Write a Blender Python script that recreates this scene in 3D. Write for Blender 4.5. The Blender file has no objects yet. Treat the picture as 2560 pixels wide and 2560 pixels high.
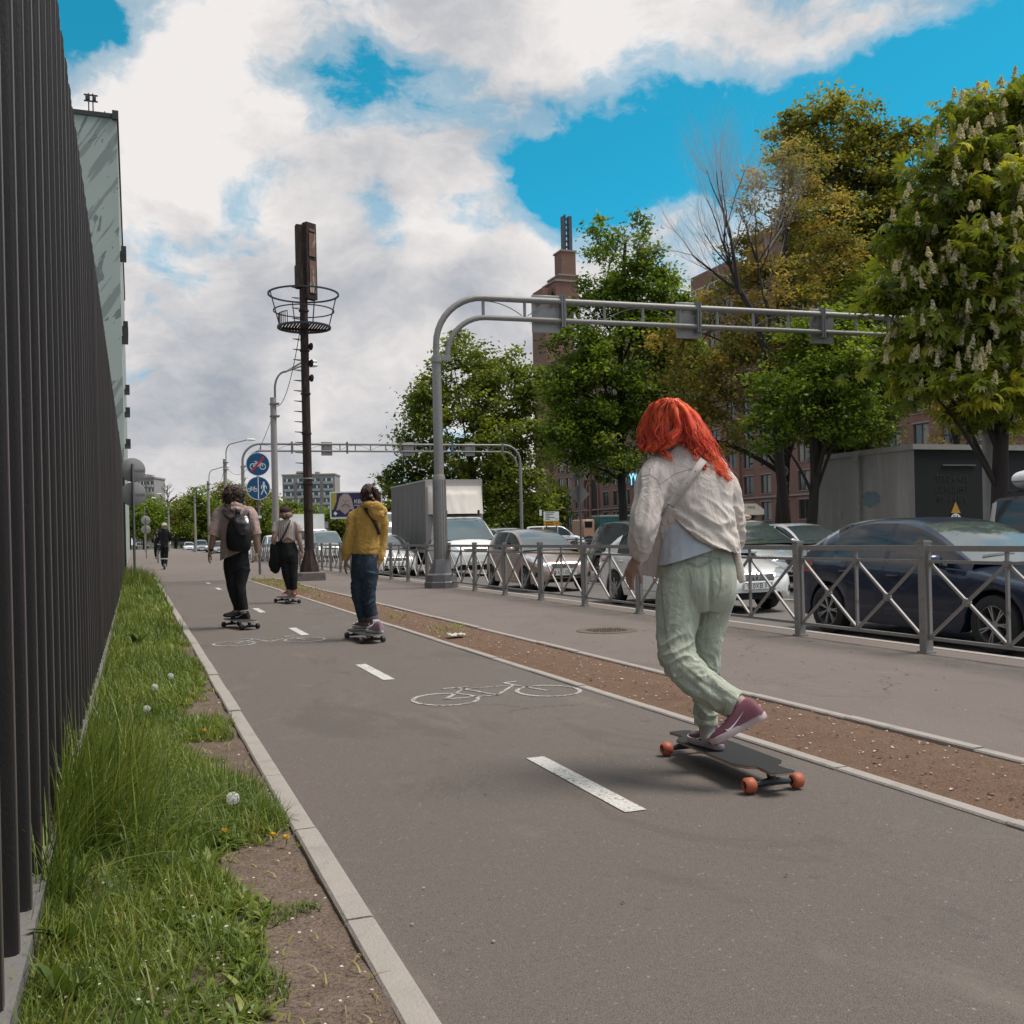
import bpy, bmesh, math, random
import numpy as np
from mathutils import Vector, Matrix, noise as mnoise
from mathutils.bvhtree import BVHTree
from mathutils.geometry import delaunay_2d_cdt

R = math.radians
PI = math.pi
random.seed(7)
rng = np.random.default_rng(7)
sc = bpy.context.scene
col = sc.collection

# ------------------------------------------------------------------ camera
CAM_H, YAW, ROLL, FPX, HZ = 1.17, R(20.75), R(1.3), 2491.0, 58.6
cd = bpy.data.cameras.new('camera')
cam = bpy.data.objects.new('camera', cd)
col.objects.link(cam)
cd.sensor_width = 36.0
cd.lens = 36.0 * FPX / 2560.0
cd.shift_y = HZ / 2560.0
cd.clip_start, cd.clip_end = 0.05, 3000
cam.matrix_world = (Matrix.Translation((0, 0, CAM_H)) @ Matrix.Rotation(-YAW, 4, 'Z')
                    @ Matrix.Rotation(R(90), 4, 'X') @ Matrix.Rotation(-ROLL, 4, 'Z'))
sc.camera = cam

def ray(px, py):
    x, y = px - 1280, py - 1280
    c, s = math.cos(ROLL), math.sin(ROLL)
    X = x * c - y * s
    Y = x * s + y * c - HZ
    return Vector((math.sin(YAW) + math.cos(YAW) * X / FPX, math.cos(YAW) - math.sin(YAW) * X / FPX, -Y / FPX))

def pt(px, py, d):
    """survey point: photo pixel at a measured distance d (m) -> world position"""
    return Vector((0, 0, CAM_H)) + ray(px, py) * d

def gp(px, py, z=0.0):
    r = ray(px, py)
    return Vector((0, 0, CAM_H)) + r * ((z - CAM_H) / r.z)

# ------------------------------------------------------------------ render / colour
sc.view_settings.view_transform = 'Standard'
sc.view_settings.look = 'None'
sc.view_settings.exposure = 0.10
sc.view_settings.gamma = 1.0
sc.render.engine = 'CYCLES'
sc.cycles.max_bounces = 6
sc.cycles.transparent_max_bounces = 6
sc.cycles.use_denoising = True

# ------------------------------------------------------------------ world: sky + clouds
SUN_EL, SUN_AZ = R(64), R(108)      # azimuth clockwise from +Y
w = bpy.data.worlds.new('World')
sc.world = w
w.use_nodes = True
NT = w.node_tree
for n in list(NT.nodes):
    NT.nodes.remove(n)

class NB:
    """tiny node builder"""
    def __init__(s, nt): s.nt = nt
    def n(s, t, **kw):
        nd = s.nt.nodes.new(t)
        for k, v in kw.items():
            if k.startswith('i_'):
                key = k[2:]
                key = int(key) if key.isdigit() else key.replace('_', ' ')
                s.put(nd.inputs[key], v)
            else:
                setattr(nd, k, v)
        return nd
    def put(s, sock, v):
        if isinstance(v, bpy.types.NodeSocket): s.nt.links.new(v, sock)
        else:
            if sock.type == 'RGBA' and hasattr(v, '__len__') and len(v) == 3: v = (*v, 1)
            sock.default_value = v
    def math(s, op, a, b=None, clamp=False):
        nd = s.n('ShaderNodeMath', operation=op, use_clamp=clamp)
        s.put(nd.inputs[0], a)
        if b is not None: s.put(nd.inputs[1], b)
        return nd.outputs[0]
    def vmath(s, op, a, b=None):
        nd = s.n('ShaderNodeVectorMath', operation=op)
        s.put(nd.inputs[0], a)
        if b is not None: s.put(nd.inputs[1], b)
        return nd
    def noise(s, vec, scale, detail=4, rough=.55, dist=0.0, col=False):
        nd = s.n('ShaderNodeTexNoise')
        if vec is not None: s.put(nd.inputs['Vector'], vec)
        nd.inputs['Scale'].default_value = scale
        nd.inputs['Detail'].default_value = detail
        nd.inputs['Roughness'].default_value = rough
        nd.inputs['Distortion'].default_value = dist
        return nd.outputs['Color' if col else 'Fac']
    def mix(s, fac, a, b, blend='MIX'):
        nd = s.n('ShaderNodeMix', data_type='RGBA', blend_type=blend)
        s.put(nd.inputs[0], fac); s.put(nd.inputs[6], a); s.put(nd.inputs[7], b)
        return nd.outputs[2]
    def ramp(s, fac, stops, interp='LINEAR'):
        nd = s.n('ShaderNodeValToRGB')
        nd.color_ramp.interpolation = interp
        els = nd.color_ramp.elements
        while len(els) < len(stops): els.new(.5)
        for e, (p, c) in zip(els, stops):
            e.position = p
            e.color = (c, c, c, 1) if not hasattr(c, '__len__') else (*c[:3], 1)
        s.put(nd.inputs[0], fac)
        return nd.outputs[0]
    def mapping(s, vec, scale=(1, 1, 1), loc=(0, 0, 0), rot=(0, 0, 0)):
        nd = s.n('ShaderNodeMapping')
        s.put(nd.inputs['Vector'], vec)
        nd.inputs['Scale'].default_value = scale
        nd.inputs['Location'].default_value = loc
        nd.inputs['Rotation'].default_value = rot
        return nd.outputs[0]

nb = NB(NT)
tc = nb.n('ShaderNodeTexCoord').outputs['Generated']
sky = nb.n('ShaderNodeTexSky', sky_type='NISHITA')
sky.sun_disc = False
sky.sun_elevation = SUN_EL
sky.sun_rotation = SUN_AZ
bw = nb.n('ShaderNodeRGBToBW'); NT.links.new(sky.outputs[0], bw.inputs[0])
blue = nb.mix(.92, sky.outputs[0], nb.mix(1.0, (0.03, 1.35, 2.25), bw.outputs[0], 'MULTIPLY'))
warp = nb.noise(tc, 5, 5, .6, col=True)
off = nb.vmath('SCALE', nb.vmath('SUBTRACT', warp, (.5, .5, .5)).outputs[0]); off.inputs[3].default_value = .10
dirw = nb.vmath('ADD', tc, off.outputs[0]).outputs[0]
off2 = nb.vmath('SCALE', nb.vmath('SUBTRACT', warp, (.5, .5, .5)).outputs[0]); off2.inputs[3].default_value = .05
dirb = nb.vmath('ADD', tc, off2.outputs[0]).outputs[0]
def bump(px, py, rad, amp, src):
    d = ray(px, py).normalized()
    dist = nb.vmath('DISTANCE', src, tuple(d)).outputs['Value']
    q = nb.math('DIVIDE', dist, rad)
    e = nb.math('EXPONENT', nb.math('MULTIPLY', nb.math('MULTIPLY', q, q), -1.0))
    return nb.math('MULTIPLY', e, amp)
# (px, py, angular radius, amount): holes of blue sky (negative) and cloud banks (positive), by sky direction
BL = [(165, 60, .05, -.75), (230, 20, .035, -.5), (850, 235, .035, -.42), (940, 220, .05, -.60), (1060, 250, .05, -.60), (1190, 305, .05, -.5), (1300, 375, .05, -.55), (1395, 450, .05, -.6), (1450, 545, .05, -.62), (1330, 520, .03, -.3), (1520, 390, .055, -.6), (1650, 360, .055, -.62),
      (1790, 340, .05, -.6), (1920, 325, .05, -.6), (2060, 310, .05, -.62), (2200, 300, .05, -.65), (2340, 270, .045, -.6), (2440, 200, .04, -.6), (2540, 120, .035, -.6), (2440, 330, .06, -.6),
      (1180, 535, .035, -.5), (940, 520, .030, -.5), (600, 490, .045, -.46), (410, 640, .036, -.42), (545, 600, .03, -.3), (640, 250, .03, -.3), (2700, 450, .2, -.7),
      (1500, 90, .10, .35), (1900, 110, .08, .35), (1250, 130, .08, .3), (2200, 90, .06, .3), (1050, 400, .05, .25), (700, 950, .3, .35), (1250, 720, .12, .4), (330, 300, .06, .2), (760, 400, .05, .2), (450, 850, .2, .3), (1150, 420, .03, .25)]
c1 = nb.noise(dirw, 5.5, 10, .60)
c2 = nb.noise(nb.mapping(dirw, (1.0, 1.0, 2.6), rot=(0, R(12), 0)), 9.0, 7, .62)
cov = nb.math('ADD', nb.math('MULTIPLY', nb.math('SUBTRACT', c1, .5), 2.9), nb.math('MULTIPLY', nb.math('SUBTRACT', c2, .5), 1.5))
cov = nb.math('ADD', cov, .60)
acc = None
for b in BL:
    v = bump(*b, dirb)
    acc = v if acc is None else nb.math('ADD', acc, v)
cov = nb.math('ADD', cov, acc)
mask = nb.ramp(cov, [(-.12, 0), (.34, .45), (.78, 1)], 'EASE')
shade = nb.noise(nb.mapping(dirw, (1, 1, 1.9), (3.1, .7, 2.2)), 5.2, 9, .6)
gr = nb.math('MULTIPLY', nb.math('SUBTRACT', shade, .5), 3.0)
for b in [(1230, 745, .040, -.55), (1150, 760, .03, -.35), (640, 700, .05, -.3), (870, 680, .06, -.3), (560, 860, .09, -.2), (980, 1000, .10, -.3), (700, 1080, .2, -.12),
          (1300, 330, .05, -.2), (820, 250, .06, -.2), (250, 330, .06, -.15), (1330, 620, .05, .3), (760, 1020, .04, .4), (1060, 310, .05, .25), (420, 480, .06, .2), (450, 120, .10, .3), (1500, 100, .10, .2)]:
    gr = nb.math('ADD', gr, bump(*b, dirb))
gr = nb.math('ADD', gr, .66, True)
ccol = nb.ramp(gr, [(.0, (.36, .39, .44)), (.4, (.53, .535, .56)), (.75, (.70, .675, .67)), (1, (.82, .785, .77))])
bsky = nb.n('ShaderNodeBackground', i_Color=blue, i_Strength=.098)
bcl = nb.n('ShaderNodeBackground', i_Color=ccol, i_Strength=1.0)
ms = nb.n('ShaderNodeMixShader', i_0=mask)
NT.links.new(bsky.outputs[0], ms.inputs[1]); NT.links.new(bcl.outputs[0], ms.inputs[2])
wo = nb.n('ShaderNodeOutputWorld')
NT.links.new(ms.outputs[0], wo.inputs[0])
w.cycles.sampling_method = 'MANUAL'
w.cycles.sample_map_resolution = 512

# ------------------------------------------------------------------ sun (veiled by thin cloud)
sl = bpy.data.lights.new('sun', 'SUN')
sl.energy = 3.4
sl.angle = R(26)
sl.color = (1.0, .93, .85)
sun = bpy.data.objects.new('sun', sl)
col.objects.link(sun)
sd = Vector((math.sin(SUN_AZ) * math.cos(SUN_EL), math.cos(SUN_AZ) * math.cos(SUN_EL), math.sin(SUN_EL)))
sun.rotation_euler = sd.to_track_quat('Z', 'Y').to_euler()
sun.location = (0, -5, 40)

# ------------------------------------------------------------------ object bookkeeping
ORG = {}
def tag(o, label=None, cat=None, group=None, kind=None):
    if label: o['label'] = label
    if cat: o['category'] = cat
    if group: o['group'] = group
    if kind: o['kind'] = kind
    return o

def thing(name, label, cat, loc=(0, 0, 0), rotz=0.0, group=None):
    o = bpy.data.objects.new(name, None)
    col.objects.link(o)
    o.empty_display_size = .2
    o.location = loc
    o.rotation_euler = (0, 0, rotz)
    ORG[o.name] = Vector(loc)
    return tag(o, label, cat, group)

def link(name, me, mats=None, parent=None):
    o = bpy.data.objects.new(name, me)
    col.objects.link(o)
    if mats is not None:
        for m in (mats if isinstance(mats, (list, tuple)) else [mats]):
            me.materials.append(m)
    if parent is not None:
        o.parent = parent
    return o

def copy_tree(o, parent=None):
    c = o.copy()
    col.objects.link(c)
    if parent is not None: c.parent = parent
    if 'label' in c and parent is None: pass
    for ch in list(o.children):
        copy_tree(ch, c)
    return c

class MB:
    """collects shapes into one mesh"""
    def __init__(s): s.v, s.f, s.m = [], [], []
    def add(s, vs, fs, mi=0):
        b = len(s.v)
        s.v.extend([tuple(v) for v in vs])
        s.f.extend([tuple(i + b for i in f) for f in fs])
        s.m.extend([mi] * len(fs))
        return s
    def box(s, c, size, rz=0.0, mi=0, M=None):
        x, y, z = [a / 2 for a in size]
        P = [Vector((a, b, d)) for d in (-z, z) for b in (-y, y) for a in (-x, x)]
        T = Matrix.Translation(c) @ Matrix.Rotation(rz, 4, 'Z')
        if M is not None: T = M @ T
        return s.add([T @ p for p in P], [(0, 2, 3, 1), (4, 5, 7, 6), (0, 1, 5, 4), (2, 6, 7, 3), (0, 4, 6, 2), (1, 3, 7, 5)], mi)
    def bar(s, p0, p1, w_, h_, up=(0, 0, 1), mi=0):
        p0, p1 = Vector(p0), Vector(p1)
        t = (p1 - p0).normalized()
        a = t.cross(Vector(up))
        if a.length < 1e-4: a = t.cross(Vector((1, 0, 0)))
        a.normalize(); b = a.cross(t)
        vs = []
        for p in (p0, p1):
            for i, j in ((-1, -1), (1, -1), (1, 1), (-1, 1)):
                vs.append(p + a * (i * w_ / 2) + b * (j * h_ / 2))
        return s.add(vs, [(0, 1, 2, 3), (4, 7, 6, 5), (0, 4, 5, 1), (1, 5, 6, 2), (2, 6, 7, 3), (3, 7, 4, 0)], mi)
    def tube(s, path, r, n=8, cap=True, ref=None, mi=0):
        path = [Vector(p) for p in path]
        k = len(path)
        rs = list(r) if hasattr(r, '__len__') else [r] * k
        vs, fs = [], []
        pa = None
        for i, p in enumerate(path):
            t = (path[min(i + 1, k - 1)] - path[max(i - 1, 0)])
            t = t.normalized() if t.length > 1e-9 else Vector((0, 0, 1))
            if pa is None:
                rf = Vector(ref) if ref is not None else (Vector((1, 0, 0)) if abs(t.x) < .8 else Vector((0, 1, 0)))
            else:
                rf = Vector(ref) if ref is not None else pa
            a = rf - t * rf.dot(t)
            if a.length < 1e-5: a = t.orthogonal()
            a.normalize(); b = t.cross(a); pa = a
            ra, rb = rs[i] if hasattr(rs[i], '__len__') else (rs[i], rs[i])
            for j in range(n):
                q = 2 * PI * j / n
                vs.append(p + a * (math.cos(q) * ra) + b * (math.sin(q) * rb))
        for i in range(k - 1):
            for j in range(n):
                a0, a1 = i * n + j, i * n + (j + 1) % n
                fs.append((a0, a1, a1 + n, a0 + n))
        if cap:
            fs.append(tuple(range(n - 1, -1, -1)))
            fs.append(tuple(range((k - 1) * n, k * n)))
        return s.add(vs, fs, mi)
    def cyl(s, p0, p1, r0, r1=None, n=12, mi=0):
        return s.tube([p0, p1], [r0, r0 if r1 is None else r1], n, True, None, mi)
    def lathe(s, prof, n=16, M=None, mi=0, closed=False, cap=True):
        vs, fs = [], []
        for r_, z in prof:
            for j in range(n):
                q = 2 * PI * j / n
                p = Vector((r_ * math.cos(q), r_ * math.sin(q), z))
                vs.append(M @ p if M is not None else p)
        k = len(prof)
        for i in range(k - 1 + (1 if closed else 0)):
            i2 = (i + 1) % k
            for j in range(n):
                j2 = (j + 1) % n
                fs.append((i * n + j, i * n + j2, i2 * n + j2, i2 * n + j))
        if not closed and cap:
            if prof[0][0] > 1e-6: fs.append(tuple(range(n - 1, -1, -1)))
            if prof[-1][0] > 1e-6: fs.append(tuple(range((k - 1) * n, k * n)))
        return s.add(vs, fs, mi)
    def prism(s, poly, z0, z1, M=None, mi=0):
        n = len(poly)
        vs = [Vector((x, y, z0)) for x, y in poly] + [Vector((x, y, z1)) for x, y in poly]
        if M is not None: vs = [M @ v for v in vs]
        fs = [tuple(range(n - 1, -1, -1)), tuple(range(n, 2 * n))] + [(i, (i + 1) % n, n + (i + 1) % n, n + i) for i in range(n)]
        return s.add(vs, fs, mi)
    def ball(s, c, r, nu=14, nv=9, M=None, mi=0):
        rx, ry, rz = r if hasattr(r, '__len__') else (r, r, r)
        c = Vector(c)
        vs, fs = [], []
        for i in range(nv + 1):
            th = PI * i / nv
            th = min(max(th, .02), PI - .02)
            for j in range(nu):
                q = 2 * PI * j / nu
                p = Vector((rx * math.sin(th) * math.cos(q), ry * math.sin(th) * math.sin(q), rz * math.cos(th)))
                if M is not None: p = M.to_3x3() @ p
                vs.append(c + p)
        for i in range(nv):
            for j in range(nu):
                j2 = (j + 1) % nu
                fs.append((i * nu + j, (i + 1) * nu + j, (i + 1) * nu + j2, i * nu + j2))
        fs.append(tuple(range(nu))); fs.append(tuple(range((nv + 1) * nu - 1, nv * nu - 1, -1)))
        return s.add(vs, fs, mi)
    def stroke(s, pl, wd, M, th=.002, closed=False, mi=0):
        """flat painted/cut stroke along a 2D polyline, laid out by matrix M (local XY)"""
        pl = [Vector((a, b)) for a, b in pl]
        n = len(pl)
        L_, R_ = [], []
        for i in range(n):
            a = pl[(i - 1) % n] if closed or i > 0 else pl[i]
            b = pl[(i + 1) % n] if closed or i < n - 1 else pl[i]
            t = (b - a)
            t = t.normalized() if t.length > 1e-9 else Vector((1, 0))
            nn = Vector((-t.y, t.x)) * wd / 2
            L_.append(pl[i] + nn); R_.append(pl[i] - nn)
        vs = [M @ Vector((p.x, p.y, z)) for z in (0, th) for p in L_ + R_]
        fs = []
        for i in range(n if closed else n - 1):
            j = (i + 1) % n
            fs.append((2 * n + i, 3 * n + i, 3 * n + j, 2 * n + j))
            fs.append((i, j, n + j, n + i))
            fs.append((i, 2 * n + i, 2 * n + j, j))
            fs.append((n + i, n + j, 3 * n + j, 3 * n + i))
        return s.add(vs, fs, mi)
    def mesh(s, name, sharp=38, origin=None, smooth=True):
        me = bpy.data.meshes.new(name)
        vs = s.v
        if origin is not None:
            ox, oy, oz = origin
            vs = [(x - ox, y - oy, z - oz) for x, y, z in vs]
        me.from_pydata(vs, [], s.f)
        if any(s.m): me.polygons.foreach_set('material_index', s.m)
        me.update()
        if smooth:
            me.shade_smooth()
            me.set_sharp_from_angle(angle=R(sharp))
        return me
    def build(s, name, mats, parent=None, sharp=38, world=False, smooth=True):
        o_ = None
        if world and parent is not None:
            o_ = ORG[parent.name]
        o = link(name, s.mesh(name, sharp, o_, smooth), mats, parent)
        ORG[o.name] = ORG[parent.name] if parent is not None and parent.name in ORG else Vector((0, 0, 0))
        return o

def circ(cx, cy, r, n=24, ry=None, a0=0, a1=2 * PI):
    ry = r if ry is None else ry
    full = abs(a1 - a0 - 2 * PI) < 1e-6
    k = n if full else n + 1
    return [(cx + r * math.cos(a0 + (a1 - a0) * i / n), cy + ry * math.sin(a0 + (a1 - a0) * i / n)) for i in range(k)]

def text_mesh(s, size=1.0, ext=.001, align='CENTER'):
    cu = bpy.data.curves.new('lettering', 'FONT')
    cu.body = s
    cu.size = size
    cu.extrude = ext
    cu.align_x = align
    cu.align_y = 'CENTER'
    cu.resolution_u = 3
    o = bpy.data.objects.new('lettering', cu)
    col.objects.link(o)
    dg = bpy.context.evaluated_depsgraph_get()
    me = bpy.data.meshes.new_from_object(o.evaluated_get(dg))
    bpy.data.objects.remove(o)
    bpy.data.curves.remove(cu)
    return me

def lettering(s, size, mat, parent, M, name='lettering', ext=.001, align='CENTER'):
    me = text_mesh(s, size, ext, align)
    me.transform(M)
    return link(name, me, mat, parent)

# face-on frames:  local XY of a flat mark -> plane facing -Y (towards the camera side)
def face_my(loc, rz=0.0):
    return Matrix.Translation(loc) @ Matrix.Rotation(rz, 4, 'Z') @ Matrix.Rotation(R(90), 4, 'X')

# ------------------------------------------------------------------ materials
def M_(name, c, rough=.6, metal=0.0, var=.12, vs=6.0, bump=.0, bs=60.0, spec=.5, coat=0.0, c2=None, c2s=3.0, c2lo=.55, c2hi=.7, stretch=None, emit=None, es=1.0, sheen=0.0):
    m = bpy.data.materials.new(name)
    m.use_nodes = True
    b = NB(m.node_tree)
    bs_ = m.node_tree.nodes['Principled BSDF']
    co = b.n('ShaderNodeTexCoord').outputs['Object']
    if stretch: co = b.mapping(co, stretch)
    nz = b.noise(co, vs, 5, .6)
    cc = b.mix(nz, tuple(max(0, x * (1 - var)) for x in c), tuple(min(1, x * (1 + var)) for x in c))
    if c2 is not None:
        nz2 = b.noise(co, c2s, 6, .65, .3)
        cc = b.mix(b.ramp(nz2, [(c2lo, 0), (c2hi, 1)]), cc, c2)
    b.put(bs_.inputs['Base Color'], cc)
    b.put(bs_.inputs['Roughness'], b.math('ADD', rough - .06, b.math('MULTIPLY', nz, .12)))
    bs_.inputs['Metallic'].default_value = metal
    bs_.inputs['Specular IOR Level'].default_value = spec
    bs_.inputs['Coat Weight'].default_value = coat
    bs_.inputs['Coat Roughness'].default_value = .04
    if sheen:
        bs_.inputs['Sheen Weight'].default_value = sheen
        bs_.inputs['Sheen Roughness'].default_value = .5
    if bump:
        bp = b.n('ShaderNodeBump')
        bp.inputs['Strength'].default_value = bump
        bp.inputs['Distance'].default_value = .02
        b.put(bp.inputs['Height'], b.noise(co, bs, 6, .6))
        b.put(bs_.inputs['Normal'], bp.outputs[0])
    if emit:
        bs_.inputs['Emission Color'].default_value = (*emit, 1)
        bs_.inputs['Emission Strength'].default_value = es
    return m

MAT = {}
def mk(key, *a, **k):
    MAT[key] = M_(key, *a, **k)
    return MAT[key]
mk('galv', (.33, .31, .30), .45, .55, .18, 9, .08, 80)
mk('galv_dark', (.20, .19, .19), .5, .5, .2, 9, .08, 80)
mk('post_paint', (.27, .25, .235), .5, .2, .22, 14, .08, 90, c2=(.16, .13, .12), c2s=7, c2lo=.6, c2hi=.75)
mk('concrete', (.33, .30, .28), .85, 0, .18, 5, .25, 50)
mk('concrete_dark', (.17, .15, .135), .9, 0, .3, 6, .5, 30, c2=(.07, .05, .045), c2s=4)
mk('kerb', (.36, .315, .28), .85, 0, .16, 7, .35, 90, c2=(.22, .19, .17), c2s=6, c2lo=.55, c2hi=.8)
mk('black', (.018, .018, .02), .6)
mk('blackish', (.03, .03, .034), .5)
mk('rubber', (.022, .022, .023), .75, 0, .2, 20, .1, 80)
mk('chrome', (.65, .65, .66), .18, 1.0, .05)
mk('alloy', (.42, .42, .43), .3, .85, .08)
mk('white_paint', (.78, .77, .75), .5, 0, .05, 4)
mk('plate_white', (.78, .77, .74), .4, 0, .03)
mk('sign_white', (.8, .8, .79), .45)
mk('sign_back', (.36, .335, .32), .5, .3, .1, 5)
mk('sign_blue', (.003, .075, .19), .4, 0, .06)
mk('sign_red', (.50, .02, .03), .4, 0, .08)
mk('rust', (.034, .020, .016), .85, .1, .35, 9, .5, 30, c2=(.10, .058, .042), c2s=5, c2lo=.5, c2hi=.72, stretch=(3, 3, .6))
mk('glass', (.010, .012, .015), .05, 0, .1, spec=.75, coat=.25)
mk('glass_skylit', (.10, .13, .135), .08, .25, .25, 1.2, spec=1.0, coat=1.0)  # pale base colour stands in for sky reflected in the windscreens
mk('light_glass', (.55, .56, .58), .12, .35, .3, 12, coat=1.0)
mk('lamp_on', (.9, .9, .9), .3, emit=(1, .96, .85), es=2.5)
mk('signal_on', (.9, .35, .05), .3, emit=(1, .45, .05), es=1.8)
mk('red_lens', (.25, .01, .012), .15, 0, .15, coat=1.0)
mk('orange_lens', (.6, .2, .02), .2, coat=1.0)
# ================================================================== SETTING
def sheet(name, x0, x1, y0, y1, z, mat, nx=1, ny=1, fn=None, kind='structure'):
    mb = MB()
    vs, fs = [], []
    for j in range(ny + 1):
        for i in range(nx + 1):
            x, y = x0 + (x1 - x0) * i / nx, y0 + (y1 - y0) * (j / ny)
            zz = z + (fn(x, y) if fn else 0)
            vs.append((x, y, zz))
    for j in range(ny):
        for i in range(nx):
            a = j * (nx + 1) + i
            fs.append((a, a + 1, a + nx + 2, a + nx + 1))
    mb.add(vs, fs)
    o = mb.build(name, mat)
    tag(o, kind=kind)
    return o

def asphalt(name, base, warm, speck=.5, seed=0.0, crack=False):
    m = bpy.data.materials.new(name); m.use_nodes = True
    b = NB(m.node_tree); p = m.node_tree.nodes['Principled BSDF']
    co = b.mapping(b.n('ShaderNodeTexCoord').outputs['Object'], loc=(seed, seed * .7, 0))
    fine = b.noise(co, 260, 3, .7)
    mid = b.noise(co, 75, 4, .65)
    big = b.noise(co, .55, 5, .6, .4)
    streak = b.noise(b.mapping(co, (2.2, .25, 1)), 1.3, 4, .55)
    c = b.mix(b.ramp(big, [(.32, 0), (.68, 1)]), base, warm)
    c = b.mix(b.math('MULTIPLY', b.ramp(streak, [(.5, 0), (.72, 1)]), .22), c, tuple(x * 1.25 for x in warm))
    c = b.mix(b.ramp(fine, [(.34, 0), (.5, .5), (.66, 1)]), b.mix(speck, c, tuple(x * .38 for x in base)), b.mix(speck, c, tuple(min(1, x * 1.75) for x in warm)))
    c = b.mix(b.ramp(mid, [(.36, .22), (.5, 0)]), c, tuple(x * .5 for x in base)); c = b.mix(b.ramp(mid, [(.52, 0), (.68, .16)]), c, tuple(x * 1.6 for x in warm))
    vor = b.n('ShaderNodeTexVoronoi', feature='F1'); b.put(vor.inputs['Vector'], co); vor.inputs['Scale'].default_value = 130
    c = b.mix(b.math('MULTIPLY', b.ramp(vor.outputs['Color'], [(.90, 0), (.97, 1)]), .5), c, (.42, .38, .35))
    c = b.mix(b.math('MULTIPLY', b.ramp(vor.outputs['Color'], [(.03, 1), (.10, 0)]), .55), c, (.03, .027, .026))
    spots = b.noise(co, 7, 3, .5)
    c = b.mix(b.math('MULTIPLY', b.ramp(spots, [(.68, 0), (.74, 1)]), .35), c, tuple(x * .55 for x in base))
    # old cracks, sealed patches and grit
    wob = b.n('ShaderNodeVectorMath', operation='ADD'); b.put(wob.inputs[0], co)
    ws_ = b.n('ShaderNodeVectorMath', operation='SCALE'); b.put(ws_.inputs[0], b.noise(co, 2.2, 5, .65, col=True)); ws_.inputs[3].default_value = .7
    b.put(wob.inputs[1], ws_.outputs[0])
    vc = b.n('ShaderNodeTexVoronoi', feature='DISTANCE_TO_EDGE'); b.put(vc.inputs['Vector'], wob.outputs[0]); vc.inputs['Scale'].default_value = .42
    ck = b.math('MULTIPLY', b.ramp(vc.outputs['Distance'], [(.0, 1), (.0045, 0)]), b.ramp(b.noise(co, .5, 3, .5), [(.52, 0), (.62, 1)]))
    c = b.mix(b.math('MULTIPLY', ck, .75), c, (.035, .03, .028))
    pa = b.ramp(b.noise(b.mapping(co, (1, .45, 1)), 1.1, 6, .7, .8), [(.56, 0), (.60, .3), (.74, .45)])
    c = b.mix(pa, c, tuple(x * .80 for x in base))
    du = b.ramp(b.noise(b.mapping(co, (1, .5, 1), loc=(5, 3, 0)), 1.7, 6, .68, .6), [(.58, 0), (.72, .4)])
    c = b.mix(du, c, (.24, .20, .165))
    b.put(p.inputs['Base Color'], c)
    p.inputs['Roughness'].default_value = .88
    p.inputs['Specular IOR Level'].default_value = .35
    bp = b.n('ShaderNodeBump'); bp.inputs['Strength'].default_value = .55; bp.inputs['Distance'].default_value = .006
    b.put(bp.inputs['Height'], b.math('ADD', fine, b.math('MULTIPLY', mid, .5)))
    b.put(p.inputs['Normal'], bp.outputs[0])
    return m

m_path = asphalt('path_asphalt', (.112, .092, .081), (.147, .120, .104), .85)
m_pave = asphalt('pavement_asphalt', (.150, .122, .106), (.187, .152, .132), .42, 13)
m_road = asphalt('road_asphalt', (.125, .112, .105), (.165, .145, .134), .35, 31)

def soil_mat(name, a, b_, c3, sc1=9):
    m = bpy.data.materials.new(name); m.use_nodes = True
    b = NB(m.node_tree); p = m.node_tree.nodes['Principled BSDF']
    co = b.n('ShaderNodeTexCoord').outputs['Object']
    n1 = b.noise(co, sc1, 7, .65); n2 = b.noise(co, 95, 4, .7); n3 = b.noise(co, 1.4, 3, .5)
    c = b.mix(b.ramp(n1, [(.35, 0), (.65, 1)]), a, b_)
    c = b.mix(b.ramp(n3, [(.45, 0), (.7, .6)]), c, c3)
    c = b.mix(b.ramp(n2, [(.35, .0), (.5, .5), (.7, 1)]), b.mix(.55, c, tuple(x * .35 for x in a)), b.mix(.4, c, tuple(min(1, x * 1.8) for x in b_)))
    b.put(p.inputs['Base Color'], c)
    p.inputs['Roughness'].default_value = .95
    p.inputs['Specular IOR Level'].default_value = .2
    bp = b.n('ShaderNodeBump'); bp.inputs['Strength'].default_value = .9; bp.inputs['Distance'].default_value = .02
    b.put(bp.inputs['Height'], b.math('ADD', b.math('MULTIPLY', n2, .5), n1))
    b.put(p.inputs['Normal'], bp.outputs[0])
    return m
m_soil = soil_mat('dry_soil', (.135, .076, .051), (.20, .125, .086), (.17, .112, .073))
m_verge = soil_mat('verge_soil', (.125, .085, .064), (.215, .158, .125), (.10, .08, .05))
m_turf = soil_mat('turf_soil', (.035, .045, .014), (.06, .07, .02), (.05, .045, .022), 3)

sheet('terrain', -900, 1200, -300, 1500, -.19, m_turf)
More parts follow.
